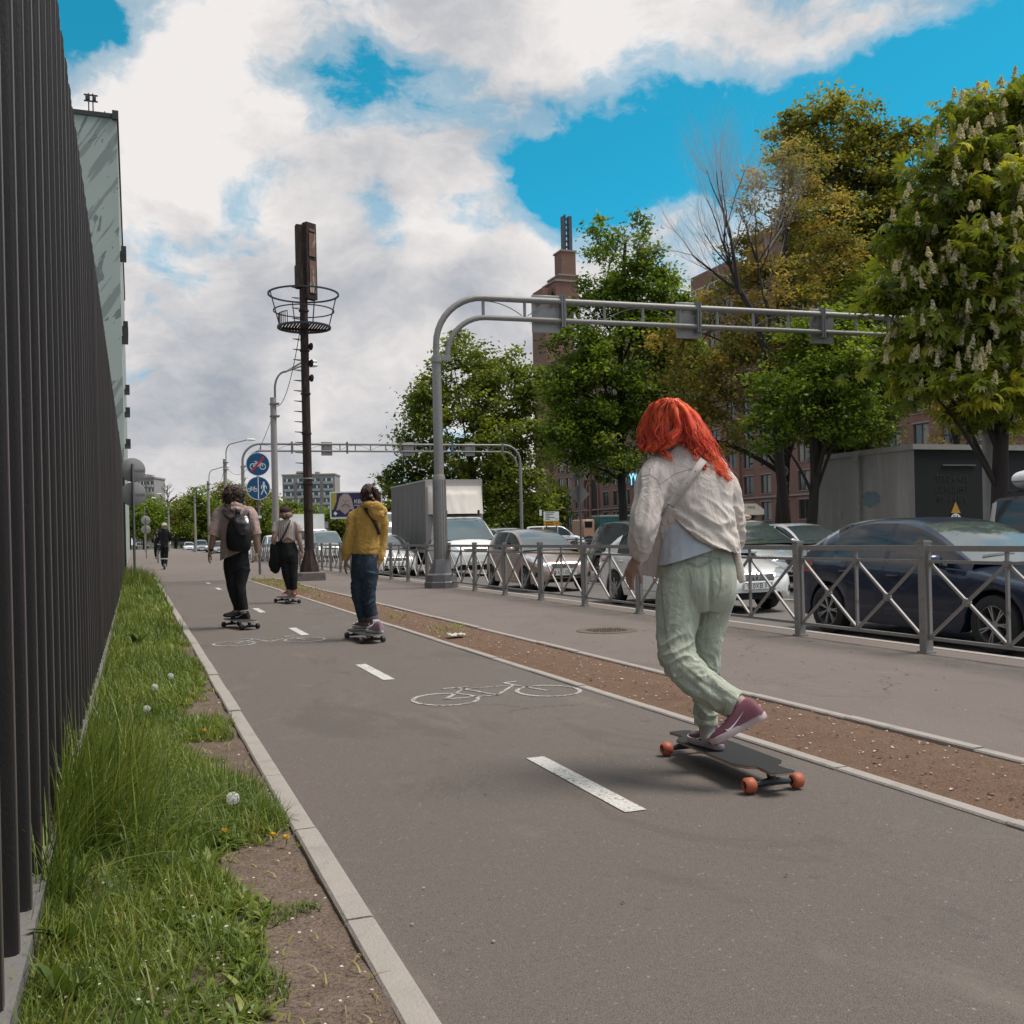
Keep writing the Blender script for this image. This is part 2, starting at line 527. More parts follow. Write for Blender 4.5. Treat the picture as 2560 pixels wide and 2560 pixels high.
# raised pavement slab with a real step down to the road
mb = MB()
mb.add([(-40, -20, 0), (7.12, -20, 0), (7.12, 262, 0), (-40, 262, 0), (7.12, -20, -.3), (7.12, 262, -.3)],
       [(0, 1, 2, 3), (1, 4, 5, 2)])
tag(mb.build('pavement', m_pave, smooth=False), kind='structure')
sheet('road', 7.12, 17.6, -20, 262, -.16, m_road)
sheet('far_pavement', 17.6, 120, -20, 262, -.03, m_pave)
sheet('far_verge', 18.4, 30, -10, 150, -.022, m_turf)
sheet('crossing_road', -60, 120, 262, 276, -.155, m_road)
mb = MB()
for a in range(-10, 140):
    mb.box((17.66, a * 1.9, -.09), (.16, 1.89, .18))
tag(mb.build('far_kerb', MAT['kerb'], smooth=False), kind='structure')
mb = MB()
for a in range(-10, 120):
    mb.box((7.16, a * 1.9, -.085), (.10, 1.892, .178))
tag(mb.build('road_kerb', MAT['kerb'], smooth=False), kind='structure')

sheet('cycle_path', .655, 3.13, -3, 31.9, .004, m_path)
# dirt strip between path and pavement
def dirt_h(x, y):
    e = min(x - 3.205, 4.0 - x) / .4
    return .022 * max(0, min(1, e)) + .02 * mnoise.noise((x * 3, y * 1.5, 0)) * max(0, min(1, e * 3)) + .008 * mnoise.noise((x * 11, y * 9, 2))
sheet('dirt_strip', 3.2, 4.0, -3, 31.2, .006, m_soil, 14, 420, dirt_h)
def verge_h(x, y):
    return .012 + .03 * max(0, min(1, (.45 - x) / .7)) + .018 * mnoise.noise((x * 4, y * 3, 5)) + .006 * mnoise.noise((x * 15, y * 13, 1))
sheet('verge', -.42, .57, -3, 33.5, .0, m_verge, 18, 500, verge_h)

def kerb_run(name, x0, x1, y0, y1, top, step, jit=.004):
    mb = MB()
    y = y0
    k = 0
    while y < y1:
        L_ = step * (1 if k % 3 else .97)
        j = random.uniform(-jit, jit)
        z = top + random.uniform(-jit, jit)
        b = .008
        xa, xb = x0 + j, x1 + j
        prof = [(xa, -.05), (xa, z - b), (xa + b, z), (xb - b, z), (xb, z - b), (xb, -.05)]
        vs = [(px_, y + .004, pz) for px_, pz in prof] + [(px_, y + L_ - .004, pz) for px_, pz in prof]
        n = 6
        mb.add(vs, [(i, i + 1, n + i + 1, n + i) for i in range(5)] + [tuple(range(5, -1, -1)), tuple(range(6, 12))])
        y += L_; k += 1
    return tag(mb.build(name, MAT['kerb'], smooth=False), kind='structure')
kerb_run('path_kerb', .563, .652, 1.0, 33.2, .034, 1.0, .004)
kerb_run('strip_kerb', 3.128, 3.205, -1.0, 31.5, .018, 1.0, .003)
kerb_run('pavement_kerb', 3.99, 4.065, -1.0, 31.2, .026, 1.0, .004)

# -------- painted markings
def paint_mat(name, c, wear):
    m = bpy.data.materials.new(name); m.use_nodes = True
    b = NB(m.node_tree); p = m.node_tree.nodes['Principled BSDF']
    co = b.n('ShaderNodeTexCoord').outputs['Object']
    n1 = b.noise(co, 55, 5, .65); n2 = b.noise(co, 4, 3, .5)
    v = b.n('ShaderNodeTexVoronoi', feature='DISTANCE_TO_EDGE'); b.put(v.inputs['Vector'], co); v.inputs['Scale'].default_value = 38
    crack = b.ramp(v.outputs['Distance'], [(.0, 1), (.06, 0)])
    f = b.math('MAXIMUM', b.math('MULTIPLY', crack, .45), b.ramp(b.math('ADD', n1, b.math('MULTIPLY', n2, .35)), [(.78 - wear * .3, 0), (.95 - wear * .3, 1)]))
    b.put(p.inputs['Base Color'], b.mix(f, c, (.15, .13, .12)))
    p.inputs['Roughness'].default_value = .8
    return m
m_mark = paint_mat('white_marking', (.60, .565, .52), .3)
m_mark_w = paint_mat('worn_marking', (.50, .465, .43), .6)
mb = MB()
for i, y in enumerate([3.72, 8.03, 12.33, 16.65, 20.95, 25.3, 29.2]):
    L_ = 1.12
    if y == 29.2: L_ = .8
    mb.add([(1.885, y, .008), (1.985, y, .008), (1.985, y + L_, .008), (1.885, y + L_, .008)], [(0, 1, 2, 3)])
tag(mb.build('lane_marking', m_mark, smooth=False), kind='structure')
mb = MB()
for y in range(-2, 60):
    for X in (11.5, 14.7):
        y0 = y * 4.4 + (1.0 if X < 12 else 2.4)
        mb.add([(X - .06, y0, -.154), (X + .06, y0, -.154), (X + .06, y0 + 2.4, -.154), (X - .06, y0 + 2.4, -.154)], [(0, 1, 2, 3)])
tag(mb.build('road_marking', m_mark, smooth=False), kind='structure')

def bike_strokes(mb, M, k=1.0, wd=.035, th=.002, sy=1.0):
    def S(pl, closed=False): mb.stroke([(a * k, b * k * sy) for a, b in pl], wd, M, th, closed)
    S(circ(-.40, 0, .23, 28), True); S(circ(.40, 0, .23, 28), True)
    S([(-.40, 0), (-.14, .34), (.27, .34), (.0, .0), (-.40, 0)])
    S([(0, 0), (-.17, .42)]); S([(-.28, .42), (-.06, .42)])
    S([(.40, 0), (.25, .42), (.25, .47), (.36, .49)])
for (cx, cy, sx) in ((2.46, 6.98, 1), (1.44, 11.9, 1)):
    mb = MB()
    bike_strokes(mb, Matrix.Translation((cx, cy - .12, .006)), 1.0, .032, .0022, 1.15)
    tag(mb.build('bicycle_marking', m_mark_w, smooth=False), kind='structure')
# ================================================================== LEFT: slatted steel wall
m_slat = M_('slat_steel', (.019, .015, .0145), .55, .15, .35, 3, .25, 120, spec=.5, c2=(.036, .022, .017), c2s=2.2, c2lo=.62, c2hi=.8, stretch=(4, 4, .5))
m_slat_edge_lit = M_('slat_edge_lit', (.125, .10, .092), .5, .2, .3, 6, stretch=(1, 1, .3))  # lighter tone paints the light caught on each slat's outer face
wall = thing('slatted_wall', 'tall dark brown steel fence of close vertical slats on a concrete plinth along the grass', 'fence', (-.42, 20, 0))
mb = MB()
mb.box((-.345, 20.7, .02), (.13, 40.6, .2))
mb.build('plinth', M_('plinth_concrete', (.17, .155, .145), .9, 0, .3, 4, .5, 30), wall, world=True)
mb = MB()
mb.box((-.43, 20.7, 2.02), (.04, 40.6, 3.72))
mb.build('backing', MAT['black'], wall, world=True)
def slat_mesh():
    mb = MB()
    W_, D_, Z0, Z1 = .055, .105, .06, 3.97
    # tube with a rounded top corner; X outwards, Y along the wall
    prof = []
    b = .012
    n = 6
    def ring(z, sx):
        P = []
        for cx, cy, a0 in ((D_ - b, W_ / 2 - b, 0), (b, W_ / 2 - b, 90), (b, -W_ / 2 + b, 180), (D_ - b, -W_ / 2 + b, 270)):
            for q in (0, 45, 90):
                P.append((min((cx + b * math.cos(R(a0 + q))), D_ * sx), cy + b * math.sin(R(a0 + q)), z))
        return P
    rs = [ring(Z0, 1), ring(Z1 - .05, 1), ring(Z1 - .02, .94), ring(Z1 - .005, .8), ring(Z1, .55)]
    vs = [p for r_ in rs for p in r_]
    k = len(rs[0])
    fs, mi = [], []
    for i in range(len(rs) - 1):
        for j in range(k):
            j2 = (j + 1) % k
            fs.append((i * k + j, i * k + j2, (i + 1) * k + j2, (i + 1) * k + j))
    fs.append(tuple(range((len(rs) - 1) * k, len(rs) * k)))
    mb.add(vs, fs)
    mb.box((D_ + .0015, 0, (Z0 + Z1 - .1) / 2), (.003, W_ - .022, Z1 - Z0 - .12), mi=1)
    return mb
sm = slat_mesh().mesh('slat', 30)
sm.materials.append(m_slat); sm.materials.append(m_slat_edge_lit)
ys = [1.2 + .335 * i for i in range(118)]
for i, y in enumerate(ys[:98]):
    o = link('slat', sm, None, wall)
    o.location = (.012, y - 20, random.uniform(-.006, .006))
    o.rotation_euler = (0, 0, R(random.uniform(-1.5, 1.5)))
mb = MB()
s0 = slat_mesh()
for y in ys[98:]:
    mb.add([(a - .408, b + y, c) for a, b, c in s0.v], s0.f)
o = mb.build('slat', m_slat, wall, world=True)
tag(o, kind='stuff')

# ================================================================== mural tower block
def mural_mat():
    m = bpy.data.materials.new('mural_paint'); m.use_nodes = True
    b = NB(m.node_tree); p = m.node_tree.nodes['Principled BSDF']
    co = b.n('ShaderNodeTexCoord').outputs['Object']
    c1 = b.mapping(co, (1, 1, 1), rot=(0, R(-32), 0))
    st = b.noise(b.mapping(c1, (1.1, .4, .075)), 1.3, 6, .6, .35)
    st2 = b.noise(b.mapping(c1, (.6, 1, .22)), 2.3, 4, .55, .8)
    d1 = b.ramp(st, [(.54, 0), (.565, 1)])
    d2 = b.ramp(st2, [(.60, 0), (.615, 1)])
    base = b.mix(b.noise(co, .5, 4, .6), (.33, .375, .345), (.42, .455, .42))
    c = b.mix(b.math('MULTIPLY', d1, .8), base, (.21, .235, .225))
    c = b.mix(b.math('MULTIPLY', d2, .85), c, (.15, .17, .17))
    pan = b.n('ShaderNodeTexBrick'); b.put(pan.inputs['Vector'], b.mapping(co, (1, 1, 1), rot=(R(90), 0, 0)))
    pan.inputs['Scale'].default_value = .33; pan.inputs['Mortar Size'].default_value = .006
    pan.offset = 0
    c = b.mix(b.math('MULTIPLY', b.math('SUBTRACT', 1.0, pan.outputs['Fac']), 0.0), c, (.2, .2, .2))
    b.put(p.inputs['Base Color'], c)
    p.inputs['Roughness'].default_value = .9
    return m
blk = thing('mural_building', 'tall narrow apartment block with pale green end wall painted with grey strokes', 'building', (-10, 62, 0))
mb = MB(); mb.box((-8.2, 85, 12.85), (15.5, 46, 26.0)); mb.build('wall', mural_mat(), blk, world=True, smooth=False)
mb = MB()
mb.box((-8.2, 85, 25.98), (15.7, 46.2, .26))
mb.box((-.52, 61.9, 26.0), (.34, .3, .5))
mb.build('parapet', MAT['blackish'], blk, world=True, smooth=False)
for i, z in enumerate([5.2, 7.4, 9.9, 12.0, 13.4, 14.8, 15.3, 16.1, 18.4]):
    mb = MB()
    y = 64 + (i % 4) * 4
    mb.box((-.28, y, z), (.36, 2.0, .14)); mb.box((-.12, y, z + .22), (.05, 2.0, .32)); mb.box((-.26, y - .97, z + .22), (.24, .06, .32))
    mb.build('balcony', MAT['blackish'], blk, world=True, smooth=False)
mb = MB()
for x in (-1.95, -1.72): mb.cyl((x, 62.6, 26), (x + .0, 62.6, 27.4), .035)
for z in (26.95, 27.3): mb.box((-1.83, 62.6, z), (.75, .1, .06))
mb.box((-2.0, 62.6, 27.12), (.25, .12, .2)); mb.box((-1.65, 62.6, 27.12), (.2, .12, .2))
mb.cyl((-1.1, 62.6, 26), (-1.1, 62.6, 26.45), .03); mb.cyl((-2.35, 62.6, 26), (-2.35, 62.6, 26.35), .03)
mb.build('antenna', MAT['blackish'], blk, world=True)

# ================================================================== round traffic signs seen from behind
def sign_backs(x, y, ztop, r, label):
    t = thing('traffic_sign', label, 'sign', (x, y, 0), 0, 'pairs of round signs seen from behind')
    mb = MB(); mb.cyl((0, 0, -.1), (0, 0, ztop), .038, n=12); mb.build('post', MAT['galv_dark'], t)
    for k in range(2):
        z = ztop - .18 - k * .72
        mb = MB(); mb.lathe([(0, 0), (r - .012, 0), (r, .006), (r, .014), (r - .012, .02), (0, .02)], 40, face_my((0, .075, z)))
        d = mb.build('sign_disc', MAT['sign_back'], t)
        mb = MB(); mb.box((.21, .048, z), (.26, .012, .05)); mb.box((0, .044, z + .02), (.12, .02, .05))
        mb.build('bracket', MAT['galv'], d)
    return t
sign_backs(-.01, 31.6, 3.55, .36, 'near pair of grey sign backs on a dark pole in the tall grass')
sign_backs(.86, 84, 3.2, .36, 'far pair of grey sign backs on a thin pole at the path edge')

# ================================================================== blue cycle path signs
t = thing('traffic_sign', 'two round blue cycle path signs on a slim pole beside the path', 'sign', (4.1, 35.9, 0))
mb = MB(); mb.cyl((0, 0, -.1), (0, 0, 4.35), .045, n=12); mb.build('post', MAT['galv_dark'], t)
mb = MB(); mb.box((.02, -.05, 2.02), (.14, .03, .09)); mb.build('clamp', MAT['sign_white'], t)
for k, z in enumerate((3.87, 3.03)):
    mb = MB(); mb.lathe([(0, 0), (.40, 0), (.41, .004), (.41, .02), (0, .02)], 44, face_my((0, -.05, z)), mi=0)
    mb.lathe([(.392, .02), (.41, .02), (.41, .024), (.392, .024)], 44, face_my((0, -.05, z)), 1, True)
    d = mb.build('sign_disc', [MAT['sign_blue'], MAT['sign_white']], t)
    F_ = face_my((0, -.072, z))
    mb = MB()
    if k == 0:
        bike_strokes(mb, F_ @ Matrix.Translation((0, -.08, 0)), .42, .026, .003)
        mb.build('pictogram', MAT['sign_white'], d)
        mb = MB(); mb.stroke([(-.22, -.26), (.22, .26)], .07, face_my((0, -.077, z)), .003); mb.build('red_bar', MAT['sign_red'], d)
    else:
        bike_strokes(mb, F_ @ Matrix.Translation((-.205, -.06, 0)), .25, .02, .003)
        mb.stroke([(0, .37), (0, -.37)], .03, F_, .003)
        F2 = F_ @ Matrix.Translation((.19, 0, 0))
        mb.prism(circ(.0, .19, .037, 14), 0, .003, F2)
        mb.stroke([(0, .15), (.0, -.03)], .075, F2, .003)
        mb.stroke([(0, -.02), (-.05, -.12), (-.09, -.22)], .034, F2, .003)
        mb.stroke([(0, -.02), (.04, -.11), (.10, -.22)], .034, F2, .003)
        mb.stroke([(-.02, .13), (-.09, .06), (-.08, -.02)], .026, F2, .003)
        mb.stroke([(.02, .13), (.08, .05), (.10, -.02)], .026, F2, .003)
        mb.build('pictogram', MAT['sign_white'], d)

# ================================================================== rusty mast with crow's nest
mast = thing('lattice_mast', 'rusty mast with round wire basket and a weathered sign box on top', 'mast', (4.73, 29.1, 0))
mb = MB(); mb.prism([(-.43, -.36), (.40, -.40), (.45, .33), (-.38, .40)], -.05, .26)
o = mb.build('footing', MAT['concrete_dark'], mast); bv = o.modifiers.new('bevel', 'BEVEL'); bv.width = .035; bv.segments = 2
mb = MB(); mb.tube([(0, 0, .26), (0, 0, .42), (0, 0, .72), (0, 0, .95)], [.29, .27, .17, .135], 8, True)
for a in range(4):
    q = a * PI / 2 + PI / 4
    mb.bar((.27 * math.cos(q), .27 * math.sin(q), .27), (.13 * math.cos(q), .13 * math.sin(q), .9), .03, .05)
mb.build('base_shoe', MAT['rust'], mast)
mb = MB(); mb.tube([(0, 0, .9), (.0, 0, 3), (.0, 0, 6), (0, 0, 8.9), (0, 0, 10.6)], [.135, .13, .12, .115, .105], 14)
for z in (2.1, 2.9, 4.4, 5.6, 6.9, 8.1): mb.lathe([(.125, z), (.146, z), (.146, z + .05), (.125, z + .05)], 14, closed=True)
mb.build('pole', MAT['rust'], mast)
for z in np.arange(2.6, 8.9, .31):
    mb = MB(); mb.tube([(-.1, -.09, z), (-.34, -.03, z + .01), (-.1, .09, z)], .011, 5)
    mb.build('climbing_rung', MAT['blackish'], mast)
mb = MB()
def ring3(mb, z, r, th, n=36):
    mb.lathe([(r - th, z - th), (r + th, z - th), (r + th, z + th), (r - th, z + th)], n, closed=True)
ring3(mb, 8.62, 1.0, .022); ring3(mb, 8.12, .86, .015); ring3(mb, 7.62, .74, .03)
for q in (12, 100, 192, 280):
    q = R(q)
    mb.bar((.74 * math.cos(q), .74 * math.sin(q), 7.62), (1.0 * math.cos(q), 1.0 * math.sin(q), 8.62), .026, .026)
mb.build('basket', MAT['blackish'], mast)
mb = MB()
for i in range(-8, 9):
    x = i * .085
    h = math.sqrt(max(0, .73 ** 2 - x * x))
    mb.box((x, 0, 7.6), (.05, 2 * h, .025))
mb.box((0, 0, 7.56), (1.3, .07, .07)); mb.box((0, 0, 7.565), (.07, 1.3, .07))
for i in range(9):
    q = R(165 + i * 7)
    mb.box((.72 * math.cos(q), .72 * math.sin(q), 7.8), (.02, .02, .4))
ring_pts = [(.72 * math.cos(R(165 + i * 7)), .72 * math.sin(R(165 + i * 7)), 8.0) for i in range(9)]
mb.tube(ring_pts, .015, 5)
mb.build('platform', MAT['rust'], mast)
mb = MB()
mb.box((.20, -.02, 9.62), (.36, .20, 2.30), .55)
mb.box((-.12, 0, 9.15), (.20, .3, .66)); mb.box((-.04, .02, 9.75), (.3, .24, 1.9))
mb.build('sign_box', MAT['rust'], mast)
m_poster = M_('faded_poster', (.16, .085, .06), .8, 0, .5, 5, .2, 30, c2=(.42, .36, .30), c2s=3.5, c2lo=.56, c2hi=.68, stretch=(2, 1, .6))
mb = MB(); Fb = face_my((.255, -.125, 0), .55) @ Matrix.Scale(.78, 4, (1, 0, 0)) @ Matrix.Translation((0, -.1, 0))
mb.prism([(-.14, 9.85), (.16, 9.85), (.16, 10.55), (-.14, 10.55)], 0, .01, Fb)
mb.prism([(-.14, 8.75), (.16, 8.75), (.16, 9.72), (-.14, 9.72)], 0, .01, Fb)
mb.prism([(-.12, 10.6), (.14, 10.6), (.14, 10.68), (-.12, 10.68)], 0, .012, Fb)
mb.build('poster', m_poster, mast)
for z in (7.05, 6.55, 6.1):
    mb = MB(); mb.lathe([(0, 0), (.08, 0), (.115, .04), (.115, .06), (.05, .08), (0, .08)], 18, Matrix.Translation((.13, -.05, z)) @ Matrix.Rotation(R(90), 4, 'Y') @ Matrix.Rotation(R(-18), 4, 'X'))
    mb.build('floodlight', MAT['rust'], mast)
mb = MB(); mb.lathe([(.118, 3.05), (.15, 3.05), (.15, 3.09), (.118, 3.09)], 14, closed=True); mb.bar((.14, -.04, 3.07), (.27, -.1, 2.97), .02, .02); mb.build('strap', MAT['kerb'], mast)

mast.scale = (1, 1, .962)
# cable sagging from the mast to the lamp posts
def cable(name, p0, p1, sag, label, r=.012, n=14):
    p0, p1 = Vector(p0), Vector(p1)
    mb = MB()
    P = []
    for i in range(n + 1):
        u = i / n
        p = p0.lerp(p1, u); p.z -= sag * 4 * u * (1 - u)
        P.append(p)
    mb.tube(P, r, 5)
    o = mb.build(name, MAT['blackish'])
    tag(o, label, 'cable')
    return o
cable('cable', (4.6, 29.1, 7.2), (5.35, 41, 6.7), .8, 'thin black cable hanging from the rusty mast to the nearest lamp post')
cable('cable', (5.45, 41, 6.6), (6.0, 72, 6.6), 1.6, 'thin black cable hanging between the two tallest lamp posts')
cable('cable', (6.0, 72, 6.5), (6.6, 98, 6.6), 1.3, 'thin black cable hanging from the second lamp post into the distance')

# ================================================================== lamp posts
def lamp_post(x, y, label, hpole=6.95, htop=8.3, arm=1.35, side=1, two=False, thin=False):
    t = thing('street_lamp', label, 'street lamp', (x, y, 0), 0, 'street lamps along the road')
    r0 = .145 if not thin else .09
    mb = MB(); mb.cyl((0, 0, -.1), (0, 0, hpole), r0, r0 * .82, 14); mb.build('pole', MAT['concrete'], t)
    mb = MB()
    def armp(dy, dz, ln):
        P = [(0.09 * side, dy, hpole - .9), (.09 * side, dy, hpole + .35)]
        for i in range(1, 9):
            q = R(90) * i / 8
            P.append(((.09 + .45 * (1 - math.cos(q))) * side, dy, hpole + .35 + .55 * math.sin(q) * (htop - hpole - .35) / .75))
        P.append(((.09 + ln) * side, dy, htop + dz))
        return P
    mb.tube(armp(0, .02, arm), .036, 8)
    if two: mb.tube(armp(.12, .2, arm), .036, 8)
    for z in (hpole - .25, hpole - .75): mb.box((.05 * side, 0, z), (.36, .32, .06))
    mb.build('arm', MAT['galv_dark'], t)
    mb = MB()
    ends = [(0, .02)] + ([(.12, .2)] if two else [])
    for dy, dz in ends:
        mb.ball(((.09 + arm + .22) * side, dy, htop + dz), (.34, .13, .09), 14, 8)
    mb.build('lamp_head', MAT['sign_white'], t)
    return t
lamp_post(5.35, 41, 'nearest concrete lamp post with twin arms behind the rusty mast', two=True, arm=1.2)
lamp_post(6.0, 72, 'second concrete lamp post with a single long arm beyond the cycle signs', arm=1.5)
lamp_post(6.6, 98, 'third concrete lamp post rising behind the man with the backpack', arm=1.4)
lamp_post(7.0, 128, 'fourth smaller lamp post between the distant parked cars', arm=1.6)
lamp_post(4.6, 150, 'distant lamp post with its arm reaching left over the far path', hpole=6.2, htop=7.6, side=-1, arm=1.6)
lamp_post(1.4, 150, 'distant slim lamp post above the far pair of sign backs', hpole=6.2, htop=8.2, arm=1.7, thin=True)
t = lamp_post(17.95, 17.1, 'grey lamp post under the flowering chestnut beside the dark kiosk', hpole=7.5, htop=9.0)

# ================================================================== overhead gantries
def gantry(x, y, span, ang, label, signs, two_legs=False, base=True, H=7.46, braces=None):
    t = thing('sign_gantry', label, 'gantry', (x, y, 0), ang, 'sign gantries over the road')
    mb = MB()
    if base:
        mb.tube([(0, 0, -.02), (0, 0, .0)], [.40, .40], 8)
        mb.tube([(0, 0, 0), (0, 0, .13), (0, 0, .15), (0, 0, .30), (0, 0, .34)], [(.40, .40), (.40, .40), (.375, .375), (.36, .36), (.26, .26)], 8)
        mb.tube([(0, 0, .34), (0, 0, .62), (0, 0, .66)], [.26, .20, .18], 8)
        mb.build('base', MAT['galv_dark'], t, 20)
    mb = MB()
    rp = .105
    n = 8
    # fluted lower shaft
    vs = []
    mb.tube([(0, 0, .6), (0, 0, 2.55), (0, 0, 2.62)], [.155, .145, .12], 16)
    for k in range(16):
        q = 2 * PI * k / 16
        mb.bar((.155 * math.cos(q), .155 * math.sin(q), .62), (.145 * math.cos(q), .145 * math.sin(q), 2.5), .022, .022)
    PT = H - 1.5
    mb.tube([(0, 0, 2.6), (0, 0, PT)], [.115, .105], 16)
    mb.lathe([(.10, PT - .05), (.13, PT - .05), (.13, PT + .07), (.10, PT + .07)], 16, closed=True)
    mb.build('pole', MAT['post_paint'], t)
    if two_legs:
        mb = MB(); mb.tube([(span, 0, 0), (span, 0, PT)], [.12, .105], 14); mb.build('pole', MAT['post_paint'], t)
    mb = MB()
    def arc(x0, r, s, ztop, zb):
        P = [(x0, 0, zb)]
        for i in range(0, 11):
            q = R(90) * i / 10
            P.append((x0 + s * r * (1 - math.cos(q)), 0, ztop - r + r * math.sin(q)))
        return P
    r1, r2 = 1.15, .95
    up = arc(0, r1, 1, H, PT - .25)
    lo = arc(.26, r2, 1, H - .46, PT)
    if two_legs:
        up += arc(span, r1, -1, H, PT - .25)[::-1]; lo += arc(span - .26, r2, -1, H - .46, PT)[::-1]
    else:
        up.append((span, 0, H)); lo.append((span, 0, H - .46))
    mb.tube(up, .075, 12); mb.tube(lo, .062, 12)
    mb.box((.13, 0, PT + .05), (.40, .16, .12))
    xs = np.arange(1.15, span - (1.1 if two_legs else .3), 1.02)
    for k, xx in enumerate(xs):
        mb.cyl((xx, 0, H - .43), (xx, 0, H - .05), .038, n=8)
        if k + 1 < len(xs):
            a = 1.02
            sgn = 1 if k % 2 == 0 else -1
            P = [((xx + (a * u if sgn > 0 else a * (1 - u))), 0, H - .07 - .36 * (u ** 2.2)) for u in np.linspace(0, .93, 8)]
            mb.tube(P, .012, 5)
    mb.build('truss', MAT['post_paint'], t)
    fl = np.arange(3.1, span - 1, 3.6)
    for xx in fl:
        mb = MB(); mb.box((xx, 0, H - .23), (.045, .17, .78)); mb.box((xx + .06, 0, H - .23), (.045, .17, .78)); mb.build('flange', MAT['galv_dark'], t)
    for xx in signs:
        mb = MB(); mb.prism([(xx - .36, H - .74), (xx + .36, H - .74), (xx + .36, H + .17), (xx - .36, H + .17)], 0, .03, face_my((0, .16, 0)))
        o = mb.build('sign_panel', MAT['sign_back'], t); bv = o.modifiers.new('bevel', 'BEVEL'); bv.width = .012
        mb = MB()
        for dx in (-.17, .17):
            for dz in (0, -.46): mb.box((xx + dx, .1, H + dz), (.05, .24, .07))
        mb.build('bracket', MAT['chrome'], o)
    return t
gantry(6.62, 22.15, 14.5, R(-4), 'near grey sign gantry arching over the road from a fluted pole', (2.75, 6.55, 10.4, 13.9), H=6.76)
gantry(6.6, 66, 18.8, R(-3), 'far grey sign gantry spanning the road on two poles', (5.4, 10.9, 15.2), two_legs=True)

# ================================================================== pedestrian guard rails
PITCH = 1.86
def rail_panel():
    mb = MB()
    a, b = .055, PITCH - .055
    mb.box((0, PITCH / 2, .965), (.045, PITCH - .1, .05)); mb.box((0, PITCH / 2, .845), (.03, PITCH - .1, .028)); mb.box((0, PITCH / 2, .14), (.03, PITCH - .1, .03))
    mid = PITCH / 2
    mb.box((0, mid, .55), (.026, .026, .79))
    for y in (a - .005, b + .005): mb.box((0, y, .55), (.022, .022, .8))
    for y0, y1 in ((a, mid), (mid, b)):
        c = (y0 + y1) / 2
        for dx, (p, q) in ((.006, ((y0 + .01, .155), (y1 - .01, .83))), (-.006, ((y1 - .01, .155), (y0 + .01, .83)))):
            mb.bar((dx, p[0], p[1]), (dx, q[0], q[1]), .024, .024, (1, 0, 0))
        mb.lathe([(0, -.022), (.034, -.022), (.040, 0), (.034, .022), (.014, .026), (0, .02)], 14, Matrix.Translation((0, c, .4925)) @ Matrix.Rotation(R(-90), 4, 'Y'))
    mb.box((0, mid, .84), (.036, .06, .05))
    return mb.mesh('panel', 35)
def rail_post():
    mb = MB()
    mb.box((0, 0, .5), (.082, .082, 1.04)); mb.box((0, 0, 1.026), (.10, .10, .014)); mb.box((0, 0, 1.036), (.07, .07, .01))
    mb.box((0, 0, .008), (.12, .12, .016))
    for z in (.2, .5, .88): mb.cyl((-.043, .0, z), (-.047, 0, z), .008, n=8)
    return mb.mesh('post', 35)
pm, qm = rail_panel(), rail_post()
pm.materials.append(MAT['post_paint']); qm.materials.append(MAT['post_paint'])
def guard_rail(x, y0, n, z, label, skip=()):
    t = thing('guard_rail', label, 'railing', (x, y0, z), 0, 'crossed bar guard rails beside the road')
    for i in range(n + 1):
        if i in skip: continue
        o = link('post', qm, None, t); o.location = (0, i * PITCH, 0); o.rotation_euler = (R(random.uniform(-.6, .6)), R(random.uniform(-.7, .7)), 0)
        if i < n and i + 1 not in skip:
            o = link('panel', pm, None, t); o.location = (0, i * PITCH, 0)
    return t
guard_rail(6.80, 7.24 - PITCH * 3, 33, 0, 'near grey crossed bar guard rail between pavement and queueing cars')
guard_rail(17.95, 6.0, 34, -.03, 'far grey crossed bar guard rail behind the traffic in front of the trees')

# ================================================================== small street things
t = thing('manhole_cover', 'rusty round manhole cover set in the pavement near the guard rail', 'manhole cover', (5.28, 10.8, 0))
mb = MB(); mb.lathe([(0, .006), (.30, .006), (.31, .009), (.36, .009), (.37, .004)], 40)
for i in range(-4, 5):
    for j in range(-4, 5):
        if i * i + j * j < 16: mb.box((i * .065, j * .065, .009), (.03, .03, .008))
mb.build('cover', M_('cast_iron', (.15, .105, .08), .8, .2, .35, 12, .5, 40), t)

mb = MB()
pp = []
for i in range(9):
    for j in range(7):
        pp.append(((i - 4) * .024 + random.uniform(-.008, .008), (j - 3) * .03 + random.uniform(-.01, .01), .03 + .035 * abs(mnoise.noise((i * .9, j * .9, 3))) + .02 * random.random()))
mb.add([(a + 3.40, b + 10.85, c + .01) for a, b, c in pp], [(j * 1 + i * 7, j + i * 7 + 1, j + (i + 1) * 7 + 1, j + (i + 1) * 7) for i in range(8) for j in range(6)])
o = mb.build('crumpled_paper', M_('paper', (.55, .50, .44), .9)); o.modifiers.new('t', 'SOLIDIFY').thickness = .002
tag(o, 'crumpled pale paper lying on the brown dirt strip', 'litter')

# round-number sign post among the trees
t = thing('traffic_sign', 'small round pink sign above a plate on a pole between the tree trunks', 'sign', (18.6, 25.6, 0))
mb = MB(); mb.cyl((0, 0, -.1), (0, 0, 4.9), .055); mb.build('post', MAT['galv'], t)
mb = MB(); mb.lathe([(.10, 0), (.16, 0), (.16, .02), (.10, .02)], 24, face_my((0, -.08, 2.95)), closed=True); mb.build('sign_disc', M_('pink_sign', (.35, .22, .26)), t)
mb = MB()
for k in range(3): mb.ball((0, -.07, 2.45 - k * .22), (.10, .06, .09), 12, 8)
mb.box((0, -.05, 2.58), (.3, .03, .09))
mb.build('signal_plate', MAT['kerb'], t)

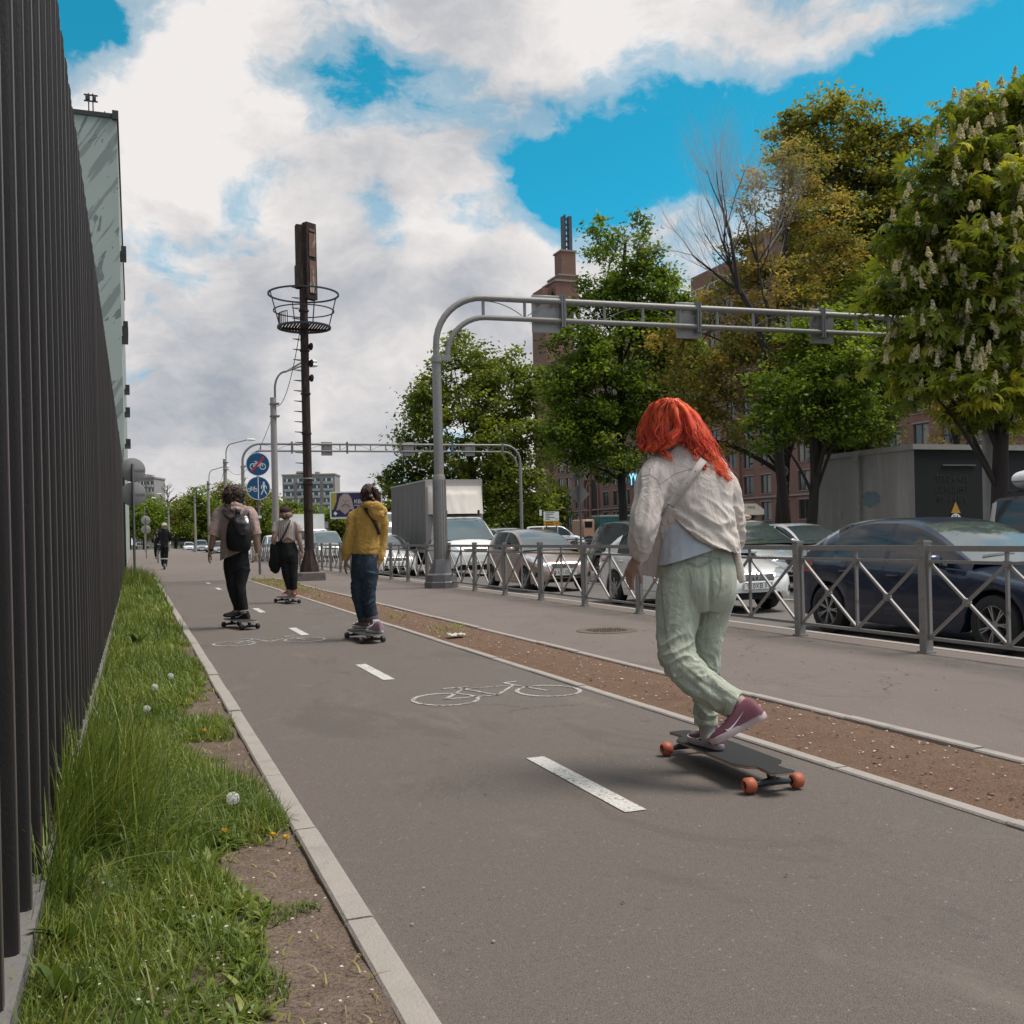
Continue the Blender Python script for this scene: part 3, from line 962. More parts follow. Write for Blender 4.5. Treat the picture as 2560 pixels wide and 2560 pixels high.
# warning sign backs (triangle + diamond)
t = thing('traffic_sign', 'backs of a triangular and a diamond road sign on one dark pole', 'sign', (19.0, 41.3, 0))
mb = MB(); mb.cyl((0, 0, -.1), (0, 0, 5.1), .05); mb.build('post', MAT['galv_dark'], t)
mb = MB(); mb.prism([(-.45, 0), (.45, 0), (0, .80)], 0, .02, face_my((0, .08, 3.62))); mb.build('triangle_panel', MAT['sign_back'], t)
mb = MB(); mb.prism([(-.5, 0), (0, -.5), (.5, 0), (0, .5)], 0, .02, face_my((0, .08, 2.98))); mb.build('diamond_panel', MAT['sign_back'], t)

# directional board
t = thing('direction_board', 'white and orange direction board on posts beside the far trees', 'sign', (22.1, 52, 0))
mb = MB()
for dx in (-.28, .35): mb.cyl((dx, .05, -.1), (dx, .05, 2.4), .04)
mb.build('post', MAT['galv_dark'], t)
mb = MB(); mb.prism([(-.47, 1.95), (.47, 1.95), (.47, 2.47), (-.47, 2.47)], 0, .03, face_my((0, 0, 0))); mb.build('white_panel', MAT['sign_white'], t)
mb = MB(); mb.prism([(-.47, 1.65), (.47, 1.65), (.47, 1.94), (-.47, 1.94)], 0, .03, face_my((0, 0, 0))); mb.build('orange_panel', M_('sign_orange', (.62, .27, .02)), t)
mb = MB()
for k, (a, b) in enumerate(((-.36, .2), (-.36, .1), (-.36, -.1), (-.36, .2), (-.36, -.1))):
    mb.stroke([(a, 2.41 - k * .093), (b, 2.41 - k * .093)], .035, face_my((0, -.032, 0)), .003)
for z in (1.86, 1.75): mb.stroke([(-.36, z), (.1, z)], .04, face_my((0, -.032, 0)), .003)
mb.stroke([(.28, 1.76), (.38, 1.86)], .04, face_my((0, -.032, 0)), .003); mb.stroke([(.26, 2.06), (.38, 2.06)], .03, face_my((0, -.032, 0)), .003)
mb.build('lettering', MAT['blackish'], t)
mb = MB(); mb.prism([(-.72, 2.25), (-.58, 2.25), (-.58, 2.58), (-.72, 2.58)], 0, .03, face_my((0, 0, 0)))
mb.build('small_plate', MAT['sign_white'], t)

# grey back of a framed board
t = thing('sign_board', 'grey back of a framed sign with six panes on a pole by the road', 'sign', (13.3, 76, 0))
mb = MB(); mb.cyl((0, .1, -.1), (0, .1, 4.3), .06); mb.build('post', MAT['galv_dark'], t)
mb = MB(); mb.prism([(-.6, 1.75), (.6, 1.75), (.6, 2.6), (-.6, 2.6)], 0, .05, face_my((0, .1, 0))); mb.build('panel', MAT['sign_back'], t)
mb = MB()
for x in (-.585, -.2, .2, .585): mb.box((x, .02, 2.175), (.04, .05, .86))
for z in (1.76, 2.02, 2.59): mb.box((0, .025, z), (1.2, .05, .04))
mb.build('frame', MAT['blackish'], t)

# billboards
t = thing('billboard', 'purple billboard with a bearded face and white lettering beyond the road', 'billboard', (24.9, 118, 0), R(-8))
mb = MB(); mb.cyl((0, .2, -.1), (0, .2, 3.7), .2); mb.build('post', MAT['galv_dark'], t)
Fb = face_my((0, 0, 0))
mb = MB(); mb.prism([(-3.1, 3.6), (3.1, 3.6), (3.1, 6.85), (-3.1, 6.85)], -.3, 0, Fb); mb.build('frame', MAT['sign_white'], t, smooth=False)
mb = MB(); mb.prism([(-2.95, 3.85), (2.95, 3.85), (2.95, 6.7), (-2.95, 6.7)], 0, .03, Fb)
po = mb.build('poster', M_('poster_purple', (.035, .022, .085), .5, 0, .3, 1), t, smooth=False)
mb = MB(); mb.prism([(-2.94, 4.7), (-2.75, 4.7), (-2.35, 5.7), (-2.3, 6.69), (-2.94, 6.69)], .03, .045, Fb); mb.build('yellow_field', M_('poster_yellow', (.42, .34, .06)), po, smooth=False)
mb = MB(); mb.prism([(-2.4, 4.6), (-1.95, 6.2), (-1.5, 6.6), (-.95, 6.6), (-.6, 6.1), (-.25, 4.6), (-.7, 4.75), (-1.35, 4.1), (-2.0, 4.7)], .045, .055, Fb); mb.build('beard', M_('poster_hair', (.40, .30, .30), .6, 0, .5, 3, stretch=(4, 1, .6)), po, smooth=False)
mb = MB(); mb.prism(circ(-1.28, 5.75, .48, 20, .68), .055, .062, Fb); mb.build('face', M_('poster_face', (.42, .33, .30), .6, 0, .2, 3), po, smooth=False)
mb = MB()
mb.stroke([(-1.62, 5.82), (-1.4, 5.76)], .07, face_my((0, -.066, 0)), .005); mb.stroke([(-1.16, 5.76), (-.94, 5.82)], .07, face_my((0, -.066, 0)), .005)
mb.stroke([(-1.28, 5.75), (-1.33, 5.45), (-1.2, 5.45)], .05, face_my((0, -.066, 0)), .005)
mb.stroke([(-1.75, 5.02), (-1.5, 5.28), (-1.06, 5.28), (-.8, 5.02)], .09, face_my((0, -.066, 0)), .005)
mb.build('features', MAT['blackish'], po)
mb = MB(); mb.prism([(.9, 4.9), (1.3, 6.2), (2.4, 6.65), (2.9, 6.4), (2.9, 4.6), (1.5, 4.4)], .045, .05, Fb); mb.build('pink_figure', M_('poster_pink', (.26, .10, .16), .6, 0, .5, 2), po, smooth=False)
lettering('КВАРТ', .62, MAT['sign_white'], po, face_my((-.28, -.06, 5.62)), align='LEFT')
mb = MB(); mb.stroke([(-.28, 5.2), (1.2, 5.2)], .05, face_my((0, -.06, 0)), .005); mb.build('underline', MAT['sign_white'], po)
lettering('ШЕРСТЬ', .36, MAT['sign_white'], po, face_my((.1, -.06, 4.95)), align='LEFT')
lettering('20-25.10', .36, MAT['sign_white'], po, face_my((-1.0, -.07, 4.3)), align='LEFT')
mb = MB(); mb.prism([(-2.5, 4.0), (-2.25, 4.25), (-2.5, 4.5), (-2.75, 4.25)], .04, .05, Fb); mb.build('emblem', MAT['sign_white'], po, smooth=False)

t = thing('billboard', 'red vertical billboard half hidden behind the tarpaulin truck', 'billboard', (30.6, 116, 0), R(-8))
mb = MB(); mb.cyl((0, .2, -.1), (0, .2, 3.3), .16); mb.build('post', MAT['galv_dark'], t)
mb = MB(); mb.prism([(-1.0, 3.2), (2.2, 3.2), (2.2, 7.0), (-1.0, 7.0)], -.3, 0, Fb); mb.build('frame', MAT['sign_white'], t, smooth=False)
mb = MB(); mb.prism([(-.85, 3.5), (2.05, 3.5), (2.05, 6.85), (-.85, 6.85)], 0, .03, Fb); po = mb.build('poster', M_('poster_red', (.33, .025, .03), .5, 0, .2, 1), t, smooth=False)
lettering('RUG', 1.0, MAT['sign_white'], po, face_my((-.1, -.05, 5.2)) @ Matrix.Rotation(R(90), 4, 'Z'))
# ================================================================== brick building behind the trees
def brick_mat(name, a, b_, mort):
    m = bpy.data.materials.new(name); m.use_nodes = True
    b = NB(m.node_tree); p = m.node_tree.nodes['Principled BSDF']
    co = b.n('ShaderNodeTexCoord').outputs['Object']
    sp = b.n('ShaderNodeSeparateXYZ'); b.put(sp.inputs[0], co)
    cb = b.n('ShaderNodeCombineXYZ'); b.put(cb.inputs[0], b.math('ADD', sp.outputs[0], sp.outputs[1])); b.put(cb.inputs[1], sp.outputs[2])
    br = b.n('ShaderNodeTexBrick'); b.put(br.inputs['Vector'], cb.outputs[0])
    br.inputs['Scale'].default_value = 3.2; br.inputs['Mortar Size'].default_value = .018
    b.put(br.inputs['Color1'], a); b.put(br.inputs['Color2'], b_); b.put(br.inputs['Mortar'], mort)
    n = b.noise(co, .35, 5, .6)
    c = b.mix(b.ramp(n, [(.35, 0), (.7, .5)]), br.outputs['Color'], tuple(x * .7 for x in a))
    b.put(p.inputs['Base Color'], c); p.inputs['Roughness'].default_value = .9
    return m
m_brick = brick_mat('brown_brick', (.235, .115, .09), (.27, .145, .112), (.19, .12, .10))
m_trim = M_('stone_trim', (.30, .23, .21), .85, 0, .12, 3)
m_frame = M_('window_frame', (.09, .075, .07), .6)
m_pane = M_('window_pane', (.018, .02, .022), .08, 0, .5, .4, spec=1.0)
m_curt = M_('curtain', (.30, .27, .25), .9, 0, .2, 5)
BX, Y0, Y1, FH, PW = 74.0, 58.0, 172.4, 3.4, 3.77
WW, WH, NF = 2.1, 2.35, 9
bld = thing('brick_building', 'long brown brick building with rows of tall dark windows behind the trees', 'building', (BX, Y1, 0))
mb = MB()
cols = []
y = Y1 - 2.0 - WW / 2
while y - PW > Y0: cols.append(y); y -= PW
T_ = .5
for k in range(NF + 1):
    z0 = 0 if k == 0 else 3.5 + FH * (k - 1) + WH / 2
    z1 = 33.4 if k == NF else 3.5 + FH * k - WH / 2
    mb.box((BX + T_ / 2, (Y0 + Y1) / 2, (z0 + z1) / 2), (T_, Y1 - Y0, z1 - z0))
for k in range(NF):
    zc = 3.5 + FH * k
    ed = [Y1] + [v for c in cols for v in (c + WW / 2, c - WW / 2)] + [Y0]
    for i in range(0, len(ed), 2):
        mb.box((BX + T_ / 2, (ed[i] + ed[i + 1]) / 2, zc), (T_, ed[i] - ed[i + 1], WH))
mb.box((BX + 9, Y1 - .3, 16.7), (17.4, .6, 33.4)); mb.box((BX + 9, Y0 + .3, 16.7), (17.4, .6, 33.4)); mb.box((BX + 17.8, (Y0 + Y1) / 2, 16.7), (.4, Y1 - Y0, 33.4))
for yy in cols[3::6]: mb.box((BX - .18, yy - PW / 2, 16.5), (.36, .75, 33))
mb.build('wall', m_brick, bld, world=True, smooth=False)
mb = MB()
mb.box((BX + 8.8, (Y0 + Y1) / 2, 33.55), (18.6, Y1 - Y0 + .8, .3)); mb.box((BX - .12, (Y0 + Y1) / 2, 5.25), (.24, Y1 - Y0, .22)); mb.box((BX - .12, (Y0 + Y1) / 2, 28.5), (.24, Y1 - Y0, .2))
mb.build('cornice', m_trim, bld, world=True, smooth=False)
def win_mesh(mb, x, y, z):
    for dy in (-WW / 2 + .05, 0, WW / 2 - .05): mb.box((x + .16, y + dy, z), (.08, .09, WH))
    for dz in (-WH / 2 + .05, WH / 2 - .05): mb.box((x + .16, y, z + dz), (.078, WW, .1))
    mb.box((x + .2, y, z), (.02, WW, WH), mi=1)
    mb.box((x - .03, y, z - WH / 2 - .05), (.16, WW + .2, .09), mi=2)
    mb.box((x - .015, y, z + WH / 2 + .09), (.07, WW + .3, .16), mi=2)
    if random.random() < .45: mb.box((x + .185, y + random.choice((-.5, .5)), z), (.006, WW * .35, WH * .9), mi=3)
wm = []
for v in range(5):
    q = MB(); win_mesh(q, 0, 0, 0); me = q.mesh('window', 30)
    for m in (m_frame, m_pane, m_trim, m_curt): me.materials.append(m)
    wm.append(me)
allw = [(y, 3.5 + FH * k) for y in cols for k in range(NF) if not (abs(y - 155.5) < 3.2 and k < 3)]
vis = [(y, z) for (y, z) in allw if (y > 142 and z < 26) or (y < 128 and z < 14)]
vis = sorted(vis, key=lambda a: a[0])
vis = [v for v in vis if v[0] > 140][:48] + [v for v in vis if v[0] <= 128][:50]
for (y, z) in vis:
    o = link('window', random.choice(wm), None, bld); o.location = (0, y - Y1, z)
q = MB()
for (y, z) in allw:
    if (y, z) not in vis: win_mesh(q, BX, y, z)
o = q.build('window', [m_frame, m_pane, m_trim, m_curt], bld, world=True); tag(o, kind='stuff')
mb = MB()
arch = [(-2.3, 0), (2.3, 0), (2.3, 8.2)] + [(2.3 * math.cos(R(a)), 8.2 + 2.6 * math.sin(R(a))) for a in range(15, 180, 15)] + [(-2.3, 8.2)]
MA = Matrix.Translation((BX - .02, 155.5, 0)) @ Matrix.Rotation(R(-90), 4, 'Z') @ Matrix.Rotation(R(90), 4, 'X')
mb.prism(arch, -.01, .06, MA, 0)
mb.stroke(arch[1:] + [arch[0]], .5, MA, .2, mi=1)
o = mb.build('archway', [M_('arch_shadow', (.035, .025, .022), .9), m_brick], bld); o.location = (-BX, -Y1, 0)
mb = MB()
for (yy, zz, l_, h_, dx) in ((120, 35.5, 9, 4.0, 5), (108, 36.5, 8, 6.5, 6), (132, 34.6, 6, 3, 4), (94, 35.5, 12, 4, 5)):
    mb.box((BX + dx, yy, zz), (7, l_, h_))
mb.build('roof_block', m_brick, bld, world=True, smooth=False)
mb = MB()
for i in range(14): mb.box((BX + .5, 112 + i * 1.6, 34.4), (.06, .06, 1.3))
mb.box((BX + .5, 122.5, 35.05), (.06, 22.5, .06)); mb.box((BX + .5, 122.5, 34.4), (.05, 22.5, .05))
mb.build('roof_railing', MAT['sign_white'], bld, world=True)
# neon sign
mb = MB()
c = Vector((BX - .3, 138.7, 9.6))
MN = Matrix.Translation(c) @ Matrix.Rotation(R(-90), 4, 'Z') @ Matrix.Rotation(R(90), 4, 'X')
mb.prism([(-2.6, -1.0), (2.6, -1.0), (2.6, 1.0), (-2.6, 1.0)], -.1, 0, MN, 0)
for dx in (-1.9, -.65, .65, 1.9):
    mb.stroke([(dx - .55, .9), (dx, .1), (dx, -.9)], .22, MN, .05, mi=1); mb.stroke([(dx + .55, .9), (dx, .1)], .22, MN, .05, mi=1)
o = mb.build('neon_sign', [M_('neon_back', (.01, .08, .16), .4), M_('neon_lit', (.4, .8, .95), .4, emit=(.35, .8, 1), es=.9)], bld); o.location = (-BX, -Y1, 0)

twr = thing('brick_tower', 'stepped brown brick tower with a slim twin column spire', 'tower', (76, 178, 0))
def TB(px0, px1, y0, y1, dd, depth=None, mb=None):
    a, b = pt(px0, y0, dd), pt(px1, y1, dd)
    w_ = (Vector((b.x, b.y)) - Vector((a.x, a.y))).length
    c = (a + b) / 2
    mb.box((c.x, c.y + (depth or w_) / 2, c.z), (w_, depth or w_, abs(a.z - b.z)))
mb = MB()
TB(1362, 1452, 755, 1345, 192, 7, mb)
TB(1388, 1450, 702, 755, 192.2, 6, mb)
TB(1397, 1450, 688, 702, 192.6, 5.5, mb)
TB(1356, 1388, 720, 760, 192.3, 5, mb)
TB(1403, 1443, 627, 688, 193.2, 3.4, mb)
mb.build('wall', m_brick, twr, world=True, smooth=False)
mb = MB()
TB(1407, 1417.5, 540, 627, 193.5, 1.0, mb); TB(1422.5, 1433, 540, 627, 193.5, 1.0, mb)
for k in range(6): TB(1415, 1425, 545 + k * 14, 549 + k * 14, 193.6, .4, mb)
TB(1412, 1416, 536, 542, 193.5, .5, mb)
mb.build('spire', M_('spire_metal', (.07, .078, .09), .6), twr, world=True, smooth=False)
mb = MB()
TB(1386, 1452, 700, 703, 191.9, 6.6, mb); TB(1396, 1451, 686, 689, 192.4, 6, mb); TB(1401, 1445, 625, 628, 193, 3.8, mb)
mb.build('cornice', m_trim, twr, world=True, smooth=False)
for (a, b, c, d) in ((1364, 1368, 730, 756), (1373, 1377, 730, 756), (1382, 1385, 730, 756), (1371, 1377, 810, 850), (1376, 1382, 880, 920), (1427, 1433, 775, 800)):
    mb = MB(); TB(a, b, c, d, 191.8 if c > 760 else 192.2, .25, mb); mb.build('window', m_pane, twr, world=True, smooth=False)

# ================================================================== far panel blocks
m_panel = M_('panel_wall', (.33, .285, .27), .9, 0, .12, .6)
m_loggia = M_('loggia', (.46, .42, .40), .8, 0, .1, .8)
def panel_block(px0, px1, ytop, d, floors, label, n):
    a, b = pt(px0, ytop, d), pt(px1, ytop, d)
    t = thing('panel_block', label, 'building', (a.x, a.y, 0), math.atan2(b.y - a.y, b.x - a.x), 'panel apartment blocks in the distance')
    W_ = (b.xy - a.xy).length
    H_ = a.z
    mb = MB(); mb.box((W_ / 2, 6, H_ / 2), (W_, 12, H_)); mb.build('wall', m_panel, t, smooth=False)
    mb = MB(); mb.box((W_ / 2, 6, H_ + .3), (W_ + .5, 12.5, .6)); mb.box((W_ * .3, 6, H_ + 1.2), (3, 4, 1.6)); mb.box((W_ * .62, 6, H_ + 1.0), (1.6, 3, 1.4))
    mb.build('roof', m_panel, t, smooth=False)
    fh = (H_ - 2) / floors
    sec = W_ / n
    for i in range(n):
        for k in range(max(0, floors - 5), floors):
            z = 1.2 + fh * k
            mb = MB()
            mb.box((sec * (i + .5), -.35, z + .55), (sec * .74, .7, 1.0), mi=0)
            for q in range(5): mb.box((sec * (i + .5) + (q - 2) * sec * .145, -.28, z + 1.75), (sec * .11, .1, 1.15), mi=1 if (q + i + k) % 3 else 2)
            mb.build('loggia', [m_loggia, m_pane, MAT['sign_white']], t, smooth=False)
    return t
panel_block(707, 838, 1190, 400, 9, 'wide grey nine storey apartment block far behind the rusty mast', 4)
panel_block(330, 386, 1197, 380, 9, 'small corner of a grey apartment block behind the near sign backs', 3)

# ================================================================== utility kiosk
m_kside = M_('kiosk_plaster_lit', (.32, .285, .265), .9, 0, .18, 1.2, .15, 40, c2=(.40, .36, .335), c2s=1.3, c2lo=.5, c2hi=.7, stretch=(1, 2.2, .3))  # grey plaster, its colour raised to stand for light on this side
m_kfront = M_('kiosk_dark', (.012, .0115, .012), .85, 0, .2, 2)
kx, ky0, ky1, kh = 19.2, 20.73, 24.95, 3.2
ks = thing('utility_kiosk', 'large grey and black transformer kiosk behind the cars under the chestnut', 'kiosk', (kx, ky0, 0))
mb = MB(); mb.box((kx + 5.4, (ky0 + ky1) / 2, kh / 2), (10.8, ky1 - ky0, kh))
o = mb.build('wall', [m_kside, m_kfront], ks, world=True, smooth=False)
for p in o.data.polygons:
    if p.normal.y < -.5: p.material_index = 1
mb = MB(); mb.box((kx + 5.4, (ky0 + ky1) / 2, kh + .06), (11.0, ky1 - ky0 + .16, .14)); mb.build('roof', [MAT['concrete']], ks, world=True, smooth=False)
mb = MB(); mb.box((kx - .05, 22.85, 1.6), (.10, .16, 3.15)); mb.box((kx - .07, 22.85, 3.16), (.16, .24, .28)); mb.build('drainpipe', MAT['kerb'], ks, world=True)
mb = MB(); mb.box((kx - .012, 23.72, 1.55), (.012, .20, .24)); mb.build('paper_notice', MAT['kerb'], ks, world=True)
mb = MB(); mb.prism([(.35 * math.cos(R(a)) * (1 + .25 * math.sin(a)), .22 * math.sin(R(a)) * (1 + .2 * math.cos(a * 2))) for a in range(0, 360, 20)], 0, .004, Matrix.Translation((kx - .006, 22.42, 1.95)) @ Matrix.Rotation(R(-90), 4, 'Z') @ Matrix.Rotation(R(90), 4, 'X'))
o = mb.build('blue_smear', M_('blue_smear', (.17, .215, .24), .9, 0, .25, 5), ks); o.location = (-kx, -ky0, 0)
def kf(x, z): return Matrix.Translation((x - kx, -.012, z)) @ Matrix.Rotation(R(90), 4, 'X')
m_faint = M_('faint_paint', (.035, .033, .033), .9)
for k, s_ in enumerate(('ТП-2 4 405', 'СЕКЦИЯ 1', 'РУ-1 кВ 6')):
    lettering(s_, .24, m_faint, ks, kf(20.45, 2.42 - k * .27), ext=.0006)
mb = MB(); mb.prism([(-.16, 0), (.16, 0), (0, .30)], 0, .012, kf(20.55, 1.50)); tri = mb.build('warning_triangle', M_('sign_amber', (.55, .27, .03)), ks)
mb = MB(); mb.prism(circ(0, 0, .19, 24), 0, .01, kf(20.55, 1.30)); ds = mb.build('notice_disc', MAT['sign_white'], ks)
mb = MB(); mb.stroke([(-.19, 0), (.19, 0)], .02, kf(20.55, 1.30) @ Matrix.Translation((0, 0, .011)), .002); mb.build('line', MAT['black'], ds)
lettering('ВА', .15, MAT['black'], ds, kf(20.55, 1.38) @ Matrix.Translation((0, 0, .012)))
lettering('ПУ', .15, MAT['black'], ds, kf(20.55, 1.21) @ Matrix.Translation((0, 0, .012)))
mb = MB(); mb.tube([(.55, -.06, .4), (.55, -.06, 1.25), (.5, -.06, 1.36), (.38, -.06, 1.38)], .03, 8); mb.build('conduit', MAT['galv_dark'], ks)
mb = MB(); mb.box((1.5, -.02, 2.78), (1.15, .04, .035)); mb.build('lintel', MAT['concrete_dark'], ks)
# ================================================================== VEGETATION
def quads(name, V, F, tint=None, mats=None, parent=None, smooth=False):
    me = bpy.data.meshes.new(name)
    V = np.asarray(V, np.float32).reshape(-1, 3); F = np.asarray(F, np.int32)
    me.vertices.add(len(V)); me.vertices.foreach_set('co', V.ravel())
    me.loops.add(F.size); me.loops.foreach_set('vertex_index', F.ravel())
    me.polygons.add(len(F)); me.polygons.foreach_set('loop_start', np.arange(0, F.size, 4, dtype=np.int32))
    if tint is not None:
        at = me.attributes.new('tint', 'FLOAT', 'FACE'); at.data.foreach_set('value', np.asarray(tint, np.float32))
    me.update(calc_edges=True)
    if smooth: me.shade_smooth()
    return link(name, me, mats, parent)

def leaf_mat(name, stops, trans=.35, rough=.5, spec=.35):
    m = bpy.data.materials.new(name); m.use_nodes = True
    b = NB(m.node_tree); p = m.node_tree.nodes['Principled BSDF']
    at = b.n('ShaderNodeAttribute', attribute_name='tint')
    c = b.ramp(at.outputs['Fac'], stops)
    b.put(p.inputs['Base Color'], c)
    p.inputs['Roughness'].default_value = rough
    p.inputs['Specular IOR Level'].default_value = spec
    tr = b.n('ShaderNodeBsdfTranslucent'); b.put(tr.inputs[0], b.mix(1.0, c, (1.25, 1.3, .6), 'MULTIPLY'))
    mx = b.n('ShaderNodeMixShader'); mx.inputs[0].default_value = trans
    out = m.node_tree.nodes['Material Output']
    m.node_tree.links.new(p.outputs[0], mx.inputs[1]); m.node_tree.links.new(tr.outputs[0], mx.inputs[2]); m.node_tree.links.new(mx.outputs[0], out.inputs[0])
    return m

def blades(root, head, L_, curve, wid, seg=4, shape='blade', tint=None, lift=1.0):
    """root Nx3, head angle N, length N, curve N (0 upright..1 lying), width N"""
    N = len(L_)
    ts = np.linspace(0, 1, seg + 1)
    d = np.stack([np.cos(head), np.sin(head), np.zeros(N)], 1)
    sd_ = np.stack([-np.sin(head), np.cos(head), np.zeros(N)], 1)
    V = np.zeros((N, seg + 1, 2, 3))
    for k, t in enumerate(ts):
        out = curve * (t ** 1.7)
        up = t * np.sqrt(np.clip(1 - (curve * .92) ** 2, .04, 1)) - .42 * curve ** 2 * t ** 3
        p = root + d * (L_ * out)[:, None]
        p[:, 2] += L_ * up * lift
        w_ = wid * ((1 - t) ** .6 if shape == 'blade' else np.sin(PI * min(1, t * .86 + .10)) ** .8)
        if k == seg: w_ = wid * .04
        V[:, k, 0] = p - sd_ * (w_ / 2)[:, None]
        V[:, k, 1] = p + sd_ * (w_ / 2)[:, None]
        if shape != 'blade': V[:, k, :, 2] += np.where(1, .0, 0)
    base = (np.arange(N) * (seg + 1) * 2)[:, None]
    F = []
    for k in range(seg):
        F.append(np.stack([base[:, 0] + 2 * k, base[:, 0] + 2 * k + 1, base[:, 0] + 2 * k + 3, base[:, 0] + 2 * k + 2], 1))
    F = np.stack(F, 1).reshape(-1, 4)
    T = np.repeat(tint if tint is not None else np.full(N, .5), seg)
    return V.reshape(-1, 3), F, T

def nz2(x, y, f, s=0.0):
    return np.array([mnoise.noise((a * f, b * f, s)) for a, b in zip(x, y)])

m_grass = leaf_mat('grass_blade', [(0, (0.056, 0.094, 0.017)), (.35, (0.123, 0.177, 0.029)), (.65, (0.218, 0.262, 0.047)), (.88, (0.385, 0.344, 0.084)), (1, (.34, .30, .16))], .3, .45, .4)
def grass_field():
    Vs, Fs, Ts = [], [], []
    nv = 0
    def addb(*a, **k):
        nonlocal nv
        V, F, T = blades(*a, **k)
        Vs.append(V); Fs.append(F + nv); Ts.append(T); nv += len(V)
    # ordinary sward, thinner towards the kerb, finer with distance
    for (ya, yb, n, l0, l1, wd) in ((1.9, 3.6, 11000, .06, .15, .0052), (3.6, 6.5, 15000, .07, .17, .006), (6.5, 12, 13000, .08, .18, .008), (12, 22, 10000, .10, .22, .013), (22, 33.5, 7000, .16, .34, .02)):
        x = rng.uniform(-.31, .56, n); y = rng.uniform(ya, yb, n)
        e = nz2(x, y, 1.6, 1.0) * .30 + nz2(x, y, 5, 2.0) * .16
        edge = .49 + e - np.clip((4.2 - y) * .05, 0, .07) + np.clip((y - 14) * .02, 0, .12)
        keep = (x < edge)
        x, y, edge = x[keep], y[keep], edge[keep]
        n = len(x)
        cl = nz2(x, y, 3.0, 4.0)
        L_ = rng.uniform(l0, l1, n) * (1 + .55 * cl) * np.clip((edge - x) * 4 + .35, .35, 1)
        hd = rng.uniform(0, 2 * PI, n)
        tint = np.clip(.45 + .35 * nz2(x, y, 1.1, 7.0) + .25 * nz2(x, y, 6, 9.0) + rng.normal(0, .13, n), 0, 1)
        addb(np.stack([x, y, np.full(n, .012)], 1), hd, L_, np.clip(rng.beta(3, 2, n), .2, .97), wd * rng.uniform(.6, 1.4, n), 4, 'blade', tint)
    # tall wild grass against the fence, leaning out
    for (ya, yb, n, l0, l1, wd, xo) in ((3.35, 5.2, 3300, .26, .56, .0058, .02), (2.2, 3.3, 700, .10, .22, .006, 0), (5.2, 9, 1300, .12, .24, .007, .0), (9, 20, 1200, .14, .28, .010, 0), (24, 33.4, 3800, .35, .62, .016, .15)):
        x = -.31 + np.abs(rng.normal(0, .15 + xo, n)); y = rng.uniform(ya, yb, n)
        k = nz2(x, y, 2.2, 11.0) > -.18
        x, y = x[k], y[k]; n = len(x)
        x = np.clip(x, -.32, .45)
        hd = rng.normal(-.15, 1.0, n)
        tint = np.clip(.42 + .25 * nz2(x, y, 4, 3.0) + rng.normal(0, .24, n), 0, .95)
        addb(np.stack([x, y, np.full(n, .012)], 1), hd, rng.uniform(l0, l1, n), rng.uniform(.15, .97, n), wd * rng.uniform(.5, 1.5, n), 6, 'blade', tint)
    # broad leaves: dandelion, plantain
    for (ya, yb, n, l0, l1, wd) in ((1.9, 3.6, 3200, .035, .095, .014), (3.6, 7, 4200, .04, .11, .016), (7, 16, 5200, .06, .14, .024), (16, 33, 3600, .10, .20, .036)):
        cx = rng.uniform(-.3, .5, n // 7); cy = rng.uniform(ya, yb, n // 7)
        x = np.repeat(cx, 7) + rng.normal(0, .012, len(cx) * 7); y = np.repeat(cy, 7) + rng.normal(0, .012, len(cx) * 7)
        e = nz2(x, y, 1.6, 1.0) * .30
        k = x < .42 + e
        x, y = x[k], y[k]; n_ = len(x)
        tint = np.clip(.52 + .25 * nz2(x, y, 1.7, 5.0) + rng.normal(0, .14, n_), 0, .9)
        addb(np.stack([x, y, np.full(n_, .014)], 1), rng.uniform(0, 2 * PI, n_), rng.uniform(l0, l1, n_), rng.uniform(.55, .97, n_), wd * rng.uniform(.6, 1.3, n_), 5, 'leaf', tint)
    # dry straw at the bare margin
    n = 700
    x = rng.uniform(.1, .56, n); y = 2 + 30 * rng.random(n) ** 1.8
    addb(np.stack([x, y, np.full(n, .02)], 1), rng.uniform(0, 2 * PI, n), rng.uniform(.03, .10, n), np.full(n, .96), .004 + .0006 * y, 3, 'blade', np.clip(rng.normal(.8, .12, n), 0, 1))
    o = quads('grass', np.concatenate(Vs), np.concatenate(Fs), np.concatenate(Ts), m_grass, None, True)
    tag(o, kind='stuff')
    tag(o, 'unmown green grass and weeds growing along the slatted fence', 'grass')
grass_field()

# tufts on the dirt strip
def strip_tufts():
    Vs, Fs, Ts, nv = [], [], [], 0
    for (cx, cy) in [(3.45, 11.6), (3.75, 11.9), (3.5, 14), (3.7, 17), (3.4, 20), (3.6, 23), (3.55, 26), (3.5, 28), (3.7, 29.5), (3.4, 30.5), (3.55, 24.5), (3.8, 27)]:
        n = 50 if cy < 22 else 160
        r_ = .12 if cy < 22 else .45
        x = cx + rng.normal(0, r_, n) * .6; y = cy + rng.normal(0, r_ * 2, n)
        V, F, T = blades(np.stack([np.clip(x, 3.22, 3.97), y, np.full(n, .02)], 1), rng.uniform(0, 2 * PI, n), rng.uniform(.03, .11, n), rng.uniform(.3, .95, n), np.full(n, .012), 3, 'leaf', np.clip(rng.normal(.7, .18, n), 0, 1))
        Vs.append(V); Fs.append(F + nv); Ts.append(T); nv += len(V)
    o = quads('weeds', np.concatenate(Vs), np.concatenate(Fs), np.concatenate(Ts), m_grass)
    tag(o, 'sparse low weeds on the brown dirt strip', 'weeds', kind='stuff')
strip_tufts()

